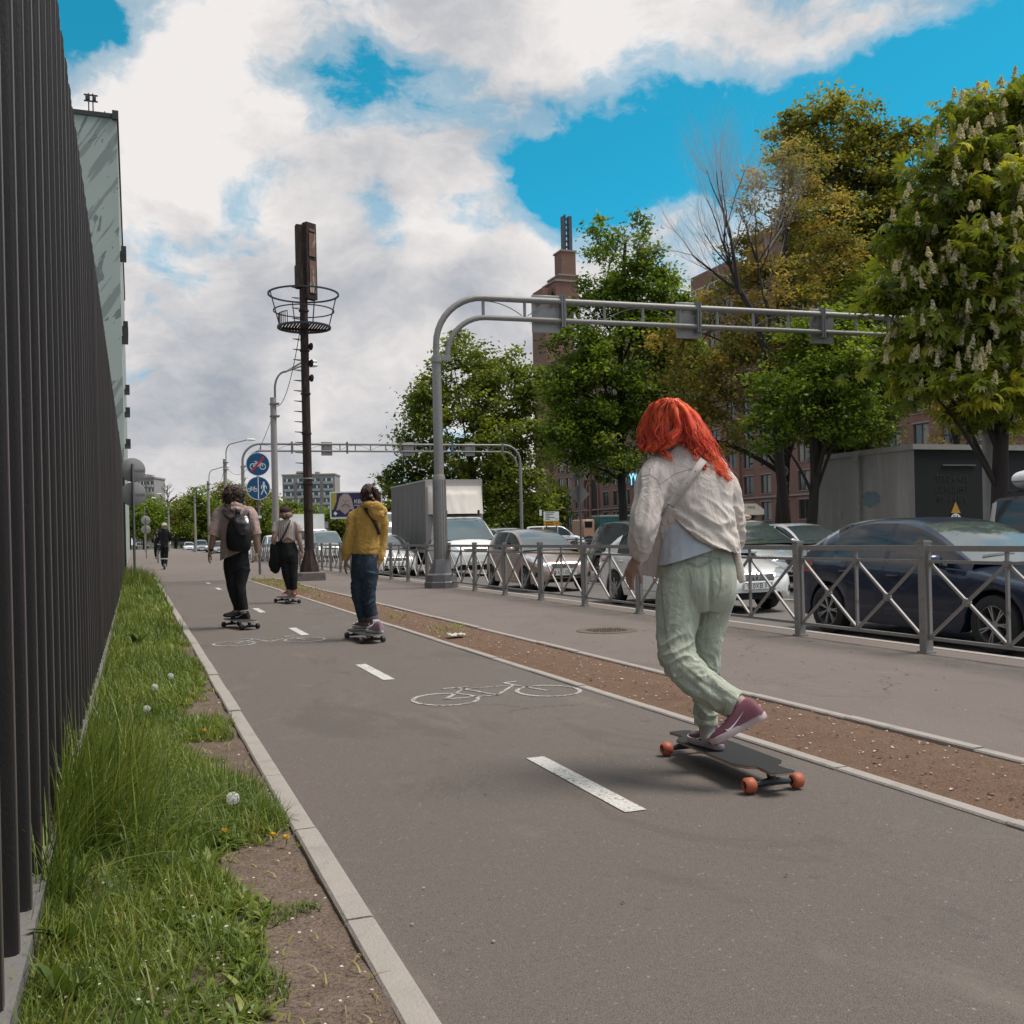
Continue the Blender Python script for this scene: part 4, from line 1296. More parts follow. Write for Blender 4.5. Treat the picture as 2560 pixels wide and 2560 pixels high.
# scattered petals, chips and pebbles
def debris():
    V, F, T, k = [], [], [], 0
    def chip(x, y, z, s, t):
        nonlocal k
        a = random.uniform(0, PI)
        c_, s_ = math.cos(a) * s, math.sin(a) * s
        asp = random.uniform(.4, .9)
        V.extend([(x - c_, y - s_, z), (x + s_ * asp, y - c_ * asp, z + s * random.uniform(.1, .6)), (x + c_, y + s_, z + s * .2), (x - s_ * asp, y + c_ * asp, z + s * random.uniform(.1, .7))])
        F.append((k, k + 1, k + 2, k + 3)); T.append(t); k += 4
    for i in range(1500):      # dirt strip
        y = 2.5 + 26 * random.random() ** 1.6
        x = random.uniform(3.24, 3.97)
        chip(x, y, dirt_h(x, y) + .012, random.uniform(.004, .013) * (1 + y * .02), random.random())
    for i in range(750):       # verge
        y = 2.2 + 16 * random.random() ** 1.8
        x = random.uniform(-.25, .55)
        chip(x, y, .03 + (.09 * random.random() if x < .25 else 0), random.uniform(.003, .006) * (1 + y * .06), .5 + .5 * random.random())
    for i in range(150):       # paths
        y = 2.5 + 14 * random.random() ** 1.5
        x = random.choice((random.uniform(.68, 3.1), random.uniform(4.1, 6.7)))
        chip(x, y, .010, random.uniform(.003, .008) * (1 + y * .03), random.choice((random.uniform(.5, .7), random.uniform(0, .3))))
    for i in range(70):        # dark dry leaf scraps lying flat on the pavement
        y = random.uniform(5.5, 11); x = random.uniform(4.3, 6.6)
        a = random.uniform(0, PI); s = random.uniform(.010, .024)
        c_, s_ = math.cos(a) * s, math.sin(a) * s
        V.extend([(x - c_, y - s_, .006), (x + s_ * .4, y - c_ * .4, .008), (x + c_, y + s_, .006), (x - s_ * .4, y + c_ * .4, .009)]); F.append((k, k + 1, k + 2, k + 3)); T.append(random.uniform(0, .25)); k += 4
    o = quads('litter', V, F, T, leaf_mat('debris', [(0, (.05, .032, .025)), (.3, (.12, .075, .05)), (.55, (.30, .23, .17)), (.8, (.55, .48, .40)), (1, (.62, .58, .50))], .05, .9, .2))
    tag(o, 'fallen petals, chips and dry leaf scraps scattered over the ground', 'debris', kind='stuff')
debris()

# dandelion clocks and flowers
m_fluff = M_('dandelion_fluff', (.78, .76, .70), .9)
m_stem = M_('flower_stem', (.10, .12, .04), .7)
m_yel = M_('dandelion_yellow', (.62, .38, .02), .7)
def clock(px, py, h, label, r=.020):
    p = gp(px, py, h)
    t = thing('dandelion_clock', label, 'flower', (p.x, p.y, .02), 0, 'dandelion clocks in the grass')
    mb = MB(); mb.tube([(.02, .01, 0), (.01, .0, h * .5), (0, 0, h - .02)], [.0025, .002, .0018], 6); mb.build('stem', m_stem, t)
    mb = MB()
    c = Vector((0, 0, h - .02))
    mb.ball(c, .0045, 8, 6)
    for i in range(95):
        d = Vector((random.gauss(0, 1), random.gauss(0, 1), random.gauss(0, 1))).normalized()
        mb.bar(c, c + d * r, .0006, .0006)
        a = d.orthogonal().normalized(); b = d.cross(a)
        e = c + d * r
        for q in range(3):
            v = (a * math.cos(q * 2.1) + b * math.sin(q * 2.1)) * .005
            mb.bar(e - v + d * .001, e + v + d * .001, .0008, .0008)
    mb.build('seed_head', m_fluff, t, smooth=False)
clock(583, 1996, .23, 'large fluffy dandelion clock nearest the kerb in the foreground grass', .022)
clock(428, 1690, .15, 'fluffy dandelion clock farther up the verge close to the kerb side', .021)
clock(388, 1718, .15, 'fluffy dandelion clock in the middle of the verge beside a second one', .021)
clock(368, 1772, .14, 'faint small dandelion clock low in the grass near the fence', .02)
clock(390, 1446, .30, 'tiny pale dandelion clock at the far end of the grass by the kerb', .032)
clock(398, 1462, .28, 'tiny pale dandelion clock next to the far kerb end', .032)
def yflower(px, py, h, label):
    p = gp(px, py, h)
    t = thing('dandelion', label, 'flower', (p.x, p.y, .02), 0, 'yellow dandelions in the grass')
    mb = MB(); mb.tube([(0, 0, 0), (.004, 0, h * .5), (0, 0, h - .02)], .002, 6); mb.build('stem', m_stem, t)
    mb = MB(); c = Vector((0, 0, h - .02))
    for i in range(60):
        q = random.uniform(0, 2 * PI); e = random.uniform(0, 1.1)
        d = Vector((math.cos(q) * math.cos(e), math.sin(q) * math.cos(e), math.sin(e)))
        mb.bar(c, c + d * .016, .003, .0012)
    mb.build('flower_head', m_yel, t, smooth=False)
for i, (px, py, h, l) in enumerate(((562, 2080, .07, 'flattened orange yellow dandelion under the large dandelion clock'), (612, 1951, .05, 'small yellow flower by the kerb above the large clock'),
        (683, 2090, .045, 'yellow flower in the dry soil beside the kerb'), (716, 2096, .045, 'yellow flower closest to the kerb stones'), (512, 1828, .06, 'small yellow flower in the mown margin farther up the verge'))):
    yflower(px, py, h, l)
m_bigleaf = leaf_mat('big_leaf', [(0, (.06, .10, .015)), (1, (.13, .17, .04))], .35, .45, .4)
def big_plant(x, y, n, L_, w_, label):
    hd = np.linspace(0, 2 * PI, n, endpoint=False) + rng.normal(0, .3, n)
    V, F, T = blades(np.stack([np.full(n, .0), np.full(n, .0), np.full(n, .0)], 1) + rng.normal(0, .01, (n, 3)) * [1, 1, 0], hd, L_ * rng.uniform(.7, 1.15, n), rng.uniform(.45, .9, n), w_ * rng.uniform(.7, 1.2, n), 6, 'leaf', rng.uniform(.1, 1, n))
    o = quads('weed', V, F, T, m_bigleaf, None, True); o.location = (x, y, .015)
    tag(o, label, 'plant', 'broad leaved weeds in the verge')
big_plant(-.19, 2.72, 14, .16, .034, 'broad leaved light green weed beside the concrete plinth in the near corner')
big_plant(-.08, 2.42, 7, .12, .062, 'weed with one large round leaf at the bottom of the grass')
big_plant(-.18, 3.05, 14, .19, .038, 'tall broad leaved weed under the tall grass clump by the fence')
big_plant(.0, 11.5, 12, .24, .06, 'broad dock plant halfway along the grass strip')

# ------------------------------------------------------------------ trees
m_bark = M_('bark', (.040, .030, .026), .9, 0, .35, 6, .6, 25, stretch=(3, 3, .6))
m_twig = M_('pale_twig', (.52, .45, .43), .85, 0, .2, 9)
LM = {
    'green': leaf_mat('leaf_green', [(0, (0.049, 0.087, 0.013)), (.4, (0.119, 0.174, 0.021)), (.75, (0.213, 0.276, 0.034)), (1, (0.360, 0.383, 0.059))], .48),
    'dark': leaf_mat('leaf_dark', [(0, (0.054, 0.083, 0.014)), (.5, (0.128, 0.164, 0.023)), (1, (0.320, 0.328, 0.051))], .48),
    'brown': leaf_mat('leaf_bronze', [(0, (.085, .115, .028)), (.32, (.185, .190, .045)), (.66, (.36, .245, .062)), (1, (.50, .34, .11))], .48),
    'olive': leaf_mat('leaf_olive', [(0, (0.094, 0.102, 0.021)), (.5, (0.206, 0.204, 0.038)), (1, (0.408, 0.327, 0.074))], .48),
    'chest': leaf_mat('leaf_chestnut', [(0, (0.066, 0.101, 0.016)), (.5, (0.188, 0.222, 0.025)), (.8, (0.339, 0.334, 0.041)), (1, (0.528, 0.446, 0.066))], .48),
}
def EL(px, py, d, rw, rh, rd=None):
    c = pt(px, py, d)
    k = d / FPX
    return (c, Vector((rw * k, (rd or rw) * k, rh * k)))

def crown_points(els, n, seed, fill=.5):
    rg = np.random.default_rng(seed)
    vol = np.array([e[1].x * e[1].y * e[1].z for e in els]) ** .8
    pick = rg.choice(len(els), n, p=vol / vol.sum())
    d = rg.normal(size=(n, 3)); d /= np.linalg.norm(d, axis=1)[:, None]
    r = fill + (1 - fill) * rg.random(n) ** .55
    P = np.array([np.array(els[i][0]) for i in pick]) + d * r[:, None] * np.array([np.array(els[i][1]) for i in pick])
    return P, rg

def leaf_cloud(P, rg, cr, per, ls, asp=.55, flat=.6, palmate=False, tint_sh=.18, droop=.0, tb=None):
    """clumps at P (n,3): returns verts, faces, tint"""
    n = len(P)
    cs = cr * rg.uniform(.55, 1.35, n)
    ct = rg.normal(0, tint_sh, n) if tb is None else tb + rg.normal(0, tint_sh * .6, n)
    idx = np.repeat(np.arange(n), per)
    N = len(idx)
    o = rg.normal(size=(N, 3)) * np.array([.5, .5, .5 * flat])
    C = P[idx] + o * cs[idx][:, None]
    C[:, 2] -= droop * (o[:, 0] ** 2 + o[:, 1] ** 2) * cs[idx]
    nrm = rg.normal(size=(N, 3)) * .75; nrm[:, 2] += 1.0
    nrm /= np.linalg.norm(nrm, axis=1)[:, None]
    ax = rg.normal(size=(N, 3)); ax[:, :2] += o[:, :2] * 1.5; ax[:, 2] -= .35
    ax -= nrm * (ax * nrm).sum(1)[:, None]; ax /= np.linalg.norm(ax, axis=1)[:, None] + 1e-9
    sd_ = np.cross(nrm, ax)
    l = ls * rg.uniform(.6, 1.35, N)
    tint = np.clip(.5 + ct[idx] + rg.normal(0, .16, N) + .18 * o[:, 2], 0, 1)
    if not palmate:
        w_ = l * asp
        V = np.stack([C - ax * (l * .5)[:, None], C + sd_ * (w_ * .5)[:, None] + nrm * (w_ * .18)[:, None], C + ax * (l * .5)[:, None], C - sd_ * (w_ * .5)[:, None] + nrm * (w_ * .18)[:, None]], 1)
        F = np.arange(N * 4).reshape(N, 4)
        return V.reshape(-1, 3), F, tint
    Vs, Ts = [], []
    for k, a in enumerate(np.radians([-115, -72, -35, 0, 35, 72, 115])):
        dr = ax * math.cos(a) + sd_ * math.sin(a)
        dn = np.cross(nrm, dr)
        ll = l * (1.0 - .28 * abs(k - 3) / 3)
        w_ = ll * .34
        m = C + dr * (ll * .62)[:, None] - nrm * (ll * .06)[:, None]
        tip = C + dr * ll[:, None] - nrm * (ll * .42)[:, None]
        Vs.append(np.stack([C, m + dn * (w_ * .5)[:, None], tip, m - dn * (w_ * .5)[:, None]], 1)); Ts.append(np.clip(tint + rg.normal(0, .05, N), 0, 1))
    V = np.concatenate(Vs, 0); F = np.arange(len(V) * 4).reshape(-1, 4)
    return V.reshape(-1, 3), F, np.concatenate(Ts)

def cr_path(p0, p1, bend, n=6):
    P = []
    mid = (p0 + p1) / 2 + bend
    for i in range(n + 1):
        u = i / n
        P.append(p0 * (1 - u) ** 2 + mid * (2 * u * (1 - u)) + p1 * u * u)
    return P

def tree(name, label, base, els, mat, n, per, cr, ls, trunk_r, seed, trunk_top=None, group='trees beyond the road', nlimb=11, palmate=False, flat=.6, fill=.45, tint_sh=.18, droop=0.0, bark=None, twin=None, cat='tree', gap=None):
    t = thing(name, label, cat, tuple(base), 0, group)
    base = Vector(base)
    if group == 'trees beyond the road' and not palmate:
        n, per, ls = int(n * 1.45), int(per * 1.5), ls * 1.12
    elif palmate: n, per = int(n * 1.15), int(per * 1.3)
    else: n, per = int(n * 1.3), int(per * 1.3)
    P, rg = crown_points(els, n, seed, fill)
    # uneven outline: push clumps by low frequency noise, drop some to leave gaps
    fr = 1.2 / cr
    off_ = np.array([mnoise.noise_vector(Vector(p) * (.35 * fr)) for p in P]) * cr * (1.35 if palmate else 1.1)
    P = P + off_
    g = np.array([mnoise.noise(Vector(p) * (.55 * fr) + Vector((seed, 0, 0))) for p in P])
    P = P[g > (-.30 if gap is None else gap)]
    lo = base.z + .12 * (els[0][0].z - base.z)
    P = P[P[:, 2] > lo]
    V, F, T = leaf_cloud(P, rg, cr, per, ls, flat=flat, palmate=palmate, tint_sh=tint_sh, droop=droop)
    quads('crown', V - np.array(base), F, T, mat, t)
    # trunk and limbs
    mb = MB()
    tt = Vector(trunk_top) if trunk_top is not None else Vector((els[0][0].x, els[0][0].y, els[0][0].z))
    def trunk(b0, t0, r_):
        pth = cr_path(b0, t0, Vector((rg.normal(0, .25), rg.normal(0, .25), 0)) * (t0.z - b0.z) * .12, 8)
        rr = [r_ * (1.35 if i == 0 else 1.08 - .75 * i / 8) for i in range(9)]
        mb.tube([p - base for p in pth], rr, 10)
        return pth
    trunks = [trunk(base, tt, trunk_r)]
    if twin is not None: trunks.append(trunk(base + Vector((twin[0], twin[1], 0)), tt + Vector((twin[2], twin[3], 0)), trunk_r * .85))
    limbs = []
    sel = rg.choice(len(P), min(nlimb, len(P)), replace=False)
    for i in sel:
        tgt = Vector(P[i])
        pth = trunks[rg.integers(len(trunks))]
        u = rg.uniform(.35, .98)
        k = min(int(u * 8), 7)
        s0 = pth[k].lerp(pth[k + 1], u * 8 - k)
        if tgt.z < s0.z + .3: s0 = pth[max(2, k - 3)]
        L_ = cr_path(s0, tgt, Vector((0, 0, .16 * (tgt - s0).length)), 6)
        r0 = trunk_r * (.46 - .25 * u)
        mb.tube([p - base for p in L_], [r0 * (1 - .8 * j / 6) for j in range(7)], 6)
        limbs.append(L_)
    Lp = np.array([list(p) for L_ in limbs for p in L_[2:]])
    step = max(1, len(P) // 150)
    for q in P[::step]:
        j = np.argmin(((Lp - q) ** 2).sum(1))
        a, b = Vector(Lp[j]), Vector(q)
        mb.tube([p - base for p in cr_path(a, b, Vector((0, 0, .1 * (b - a).length)), 3)], [trunk_r * .10, trunk_r * .08, trunk_r * .055, trunk_r * .03], 4, False)
    mb.build('trunk', bark or m_bark, t)
    return t, P

def gpt(px, py, d):     # ground point below a pixel column at distance d
    p = pt(px, py, d); return Vector((p.x, p.y, -.03))

tree('broadleaf_tree', 'big round dark green tree behind the white truck', gpt(1180, 1340, 84), [EL(1175, 1100, 84, 170, 215), EL(1090, 1120, 83, 110, 170), EL(1260, 1060, 86, 110, 190), EL(1330, 1160, 84, 80, 160), EL(1020, 1215, 82, 66, 70), EL(1150, 930, 84, 90, 85), EL(1260, 940, 84, 80, 80), EL(1290, 1270, 84, 90, 60), EL(1130, 1280, 84, 130, 55), EL(1345, 1010, 84, 60, 120)],
     LM['dark'], 330, 75, 1.15, .34, .32, 11)
tree('maple_tree', 'tall upright green tree left of the bare branches', gpt(1565, 1330, 43), [EL(1560, 900, 43, 130, 200), EL(1555, 640, 43, 80, 120), EL(1610, 700, 43, 75, 110), EL(1470, 960, 42, 90, 150), EL(1530, 1090, 42.5, 130, 120), EL(1660, 950, 43, 90, 190), EL(1440, 1060, 42, 70, 110), EL(1690, 1080, 42, 60, 80), EL(1405, 980, 42, 62, 120), EL(1400, 860, 42.5, 50, 70), EL(1480, 800, 42.5, 70, 110), EL(1650, 830, 43, 85, 130), EL(1710, 960, 42.5, 70, 120)],
     LM['green'], 430, 70, .62, .17, .2, 12, trunk_top=pt(1565, 600, 43), nlimb=16)
tree('bronze_tree', 'tree with bronze and yellow young leaves in the middle of the row', gpt(1945, 1322, 31), [EL(1920, 560, 31, 80, 170), EL(1950, 770, 30.5, 130, 130), EL(1905, 930, 30.5, 110, 120), EL(2080, 590, 31, 100, 110), EL(1830, 900, 30.5, 90, 90), EL(2020, 900, 30.6, 70, 110), EL(2000, 430, 31.5, 80, 90), EL(1760, 1010, 30.6, 70, 80), EL(1740, 800, 30.8, 70, 60), EL(1790, 1080, 30.6, 80, 60), EL(1750, 920, 30.6, 90, 100), EL(1690, 880, 31.2, 60, 80), EL(1860, 700, 30.8, 60, 110)],
     LM['brown'], 420, 52, .42, .115, .2, 13, trunk_top=pt(1960, 500, 31), nlimb=18, gap=-.12, tint_sh=.22)
tree('tall_tree', 'tallest green tree behind the bronze leaved one', gpt(2090, 1322, 36), [EL(2070, 340, 36, 110, 90), EL(2130, 500, 36, 130, 150), EL(2010, 370, 36, 80, 100), EL(2270, 410, 35.5, 70, 110), EL(2200, 640, 36, 120, 150), EL(2170, 390, 36, 70, 80), EL(2040, 620, 36, 90, 160), EL(2270, 560, 35.5, 80, 110)],
     LM['olive'], 430, 60, .52, .15, .22, 14, trunk_top=pt(2110, 420, 36), nlimb=16)
tree('young_tree', 'low bright green tree with a dark leaning trunk beside the kiosk', gpt(2012, 1325, 27.5), [EL(2000, 1000, 27, 110, 80), EL(2090, 930, 27, 110, 80), EL(1915, 1075, 27, 60, 65), EL(2050, 1060, 27, 90, 60), EL(2130, 1010, 27, 70, 60), EL(2060, 860, 28, 110, 70)],
     LM['green'], 210, 60, .42, .125, .17, 15, trunk_top=pt(2035, 990, 27), nlimb=12)
tree('twin_stem_tree', 'tree with two dark stems rising straight behind the kiosk', gpt(2100, 1322, 31), [EL(2190, 800, 31, 120, 130), EL(2150, 960, 31, 130, 90), EL(2120, 1080, 31, 100, 60), EL(2250, 960, 31, 80, 80)],
     LM['dark'], 230, 60, .48, .14, .17, 16, trunk_top=pt(2110, 900, 31), twin=(.38, .1, .55, .2), nlimb=12)
tree('small_tree', 'small sparse brownish tree behind the black kiosk front', gpt(2385, 1315, 33), [EL(2395, 960, 33, 90, 100), EL(2360, 1060, 33, 70, 60), EL(2460, 1040, 33, 70, 90), EL(2550, 1040, 33, 60, 90)],
     LM['brown'], 150, 30, .42, .12, .13, 17, trunk_top=pt(2400, 980, 33), nlimb=12, gap=.0)
# flowering chestnut
ct, CP = tree('chestnut_tree', 'flowering horse chestnut with upright cream blossom candles at the right edge', gpt(2500, 1310, 21.5), [EL(2460, 640, 21.5, 190, 300), EL(2540, 410, 22, 120, 190), EL(2350, 800, 21, 110, 190), EL(2490, 900, 21, 150, 100), EL(2300, 640, 21, 60, 120), EL(2640, 600, 22, 180, 330), EL(2420, 480, 21.5, 100, 110), EL(2285, 905, 21.3, 70, 60), EL(2330, 520, 21.3, 70, 120), EL(2425, 360, 21.7, 80, 110), EL(2400, 965, 21.1, 150, 75), EL(2540, 990, 21.3, 100, 75)],
     LM['chest'], 720, 12, .42, .235, .2, 18, trunk_top=pt(2540, 600, 21.8), nlimb=16, palmate=True, fill=.66, gap=-.24, flat=.5)
def candles():
    rg = np.random.default_rng(5)
    cen = np.array([pt(2500, 680, 21.6)]).ravel()
    P = CP[[i for i in range(len(CP)) if (Vector(CP[i]) - Vector(cen)).dot(Vector((-.5, -.75, .25))) > -.6]]
    base = np.array(ct.location)
    V, F, T, k = [], [], [], 0
    sel = rg.choice(len(P), min(760, len(P)), replace=False)
    for i in sel:
        c = P[i] + np.array([-.5, -.75, .3]) * rg.uniform(.3, .75) + np.array([rg.normal(0, .12), rg.normal(0, .12), rg.normal(0, .1)])
        h = rg.uniform(.18, .31)
        tilt = rg.normal(0, .18, 2)
        for q in range(90):
            u = rg.random() ** .8
            a = rg.uniform(0, 2 * PI)
            r_ = .056 * (1 - u) ** .8 * rg.uniform(.6, 1.1) + .006
            p = c + np.array([r_ * math.cos(a) + tilt[0] * u * h, r_ * math.sin(a) + tilt[1] * u * h, u * h])
            s = .025 * rg.uniform(.7, 1.2)
            d1 = rg.normal(size=3); d1 /= np.linalg.norm(d1); d2 = np.cross(d1, rg.normal(size=3)); d2 /= np.linalg.norm(d2)
            V.extend([p - d1 * s - base, p + d2 * s - base, p + d1 * s - base, p - d2 * s - base]); F.append((k, k + 1, k + 2, k + 3)); T.append(rg.random()); k += 4
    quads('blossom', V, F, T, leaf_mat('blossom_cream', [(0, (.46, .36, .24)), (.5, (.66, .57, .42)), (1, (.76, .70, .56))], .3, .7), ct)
candles()

# bare tree
def bare_tree():
    base = gpt(1975, 1322, 29.3)
    t = thing('bare_tree', 'leafless pale grey branches leaning left above the gantry', 'tree', tuple(base), 0, 'trees beyond the road')
    rg = random.Random(4)
    mb = MB(); tw = MB()
    def grow(p, d, L_, r, lev):
        n = 5
        P = [p]
        for i in range(n):
            d = (d + Vector((rg.gauss(0, .10), rg.gauss(0, .10), rg.gauss(.05, .07)))).normalized()
            P.append(P[-1] + d * (L_ / n))
        rr = [r * (1 - .55 * i / n) for i in range(n + 1)]
        (mb if lev < 2 else tw).tube([q - base for q in P], rr, 7 if lev < 2 else 4, False)
        if lev >= 5: return
        r = max(r, .024)
        kids = (7, 7, 6, 5, 4)[lev]
        for k in range(kids):
            u = rg.uniform(.30, 1.0) if k else 1.0
            i = min(int(u * n), n - 1)
            q = P[i].lerp(P[i + 1], u * n - i)
            dd = (P[i + 1] - P[i]).normalized()
            ang = rg.uniform(.30, .72) if k else rg.uniform(.05, .25)
            ax = dd.orthogonal().normalized(); ax.rotate(Matrix.Rotation(rg.uniform(0, 2 * PI), 3, dd))
            nd = (dd * math.cos(ang) + ax * math.sin(ang) + Vector((0, 0, .10))).normalized()
            grow(q, nd, L_ * rg.uniform(.55, .74), rr[-1] * (.85 if k == 0 else rg.uniform(.45, .7)), lev + 1)
    a = [base, pt(1945, 1100, 29.3), pt(1925, 900, 29.3), pt(1880, 775, 29.2)]
    mb.tube([q - base for q in a], [.17, .14, .12, .10], 9, False)
    d0 = (pt(1760, 560, 29.0) - pt(1880, 775, 29.2)).normalized()
    grow(a[-1], d0, 2.1, .09, 0)
    grow(pt(1840, 720, 29.1), (pt(1700, 640, 29) - pt(1840, 720, 29.1)).normalized(), 1.6, .05, 1)
    grow(pt(1850, 735, 29.1), (pt(1800, 420, 29.2) - pt(1850, 735, 29.1)).normalized(), 2.3, .07, 0)
    d1 = (pt(1880, 330, 29.6) - pt(1925, 760, 29.3)).normalized()
    grow(pt(1925, 850, 29.3), d1, 2.6, .075, 0)
    mb.build('trunk', m_bark, t); tw.build('twigs', m_twig, t)
bare_tree()

# distant tree line, each one its own
far = [(1345, 1185, 160, 60, 120), (1255, 1230, 170, 60, 100), (325, 1220, 215, 46, 95), (362, 1236, 205, 44, 84), (405, 1256, 230, 42, 72), (440, 1246, 225, 40, 82), (478, 1228, 235, 44, 94), (520, 1214, 235, 44, 104), (560, 1210, 240, 42, 110), (600, 1206, 250, 46, 110),
       (645, 1216, 230, 46, 100), (690, 1256, 215, 44, 74), (735, 1262, 200, 44, 68), (790, 1276, 190, 50, 66), (855, 1282, 175, 52, 66), (920, 1256, 190, 48, 86), (985, 1222, 150, 52, 108)]
KIND = ['dark', 'dark', 'olive', 'green', 'olive', 'dark', 'dark', 'green', 'olive', 'dark', 'olive', 'green', 'dark', 'green', 'dark', 'olive', 'dark']
WHERE = ['beside the left corner of the brick building', 'right of the truck cab and far gantry pole', 'at the end of the slatted wall', 'behind the near sign backs', 'above the far sign backs', 'behind the person on the scooter', 'left of the fourth lamp post', 'behind the third lamp post',
         'just left of the backpack wearer', 'right behind the backpack wearer', 'behind the blue cycle signs', 'left of the woman in black', 'right behind the rusty mast', 'under the wide apartment block', 'under the purple billboard', 'behind the man in the yellow hoodie', 'between the red billboard and the truck']
for i, (px, yt, d, rw, rh) in enumerate(far):
    bh = 1352 - yt
    tree('distant_tree', ['pale olive', 'mid green', 'dark green'][['olive', 'green', 'dark'].index(KIND[i])] + ' distant tree ' + WHERE[i], gpt(px, 1350, d), [EL(px, yt + bh * .42, d, rw, bh * .42), EL(px - rw * .6, yt + bh * .62, d, rw * .75, bh * .34), EL(px + rw * .6, yt + bh * .60, d, rw * .75, bh * .36), EL(px, yt + bh * .78, d, rw * 1.1, bh * .2)],
         LM[KIND[i]], 140, 40, 1.7, .62, .3, 40 + i, nlimb=7, group='distant trees across the road end', gap=-.3 if i not in (5,) else 0)
def spindly(px, yt, d, seed, label):
    base = gpt(px, 1350, d)
    t = thing('bare_tree', label, 'tree', tuple(base), 0, 'thin bare trees on the skyline')
    rg = random.Random(seed); mb = MB()
    top = pt(px, yt, d) - base
    mb.tube([(0, 0, 0), top * .5, top], [.25, .15, .03], 6)
    for k in range(46):
        u = rg.uniform(.45, .98); a = rg.uniform(0, 2 * PI); l = (1.05 - u) * 5 + .5
        p = top * u
        mb.tube([p, p + Vector((math.cos(a) * l * .6, math.sin(a) * l * .6, l * .4)), p + Vector((math.cos(a) * l, math.sin(a) * l, l * .9))], [.07, .05, .03], 4, False)
    mb.build('branches', m_bark, t)
spindly(420, 1212, 225, 1, 'thin bare tree on the skyline above the far sign backs')
spindly(612, 1192, 255, 2, 'thin bare tree on the skyline left of the blue signs')
spindly(570, 1198, 245, 3, 'thin bare tree on the skyline behind the second lamp post')
# ================================================================== VEHICLES
def pchip(pts):
    x = np.array([p[0] for p in pts], float); y = np.array([p[1] for p in pts], float)
    h = np.diff(x); d = np.diff(y) / h
    m = np.zeros(len(x)); m[0], m[-1] = d[0], d[-1]
    for i in range(1, len(x) - 1):
        if d[i - 1] * d[i] > 0:
            w1, w2 = 2 * h[i] + h[i - 1], h[i] + 2 * h[i - 1]
            m[i] = (w1 + w2) / (w1 / d[i - 1] + w2 / d[i])
    def f(t):
        t = min(max(t, x[0]), x[-1])
        i = min(max(int(np.searchsorted(x, t)) - 1, 0), len(x) - 2)
        s = (t - x[i]) / h[i]
        return ((2 * s ** 3 - 3 * s ** 2 + 1) * y[i] + (s ** 3 - 2 * s ** 2 + s) * h[i] * m[i] + (-2 * s ** 3 + 3 * s ** 2) * y[i + 1] + (s ** 3 - s ** 2) * h[i] * m[i + 1])
    return f

def car_paint(name, c, flake=.3, var=.05):
    return M_('paint_' + name, c, .28, flake, var, 3, coat=1.0, spec=.5)

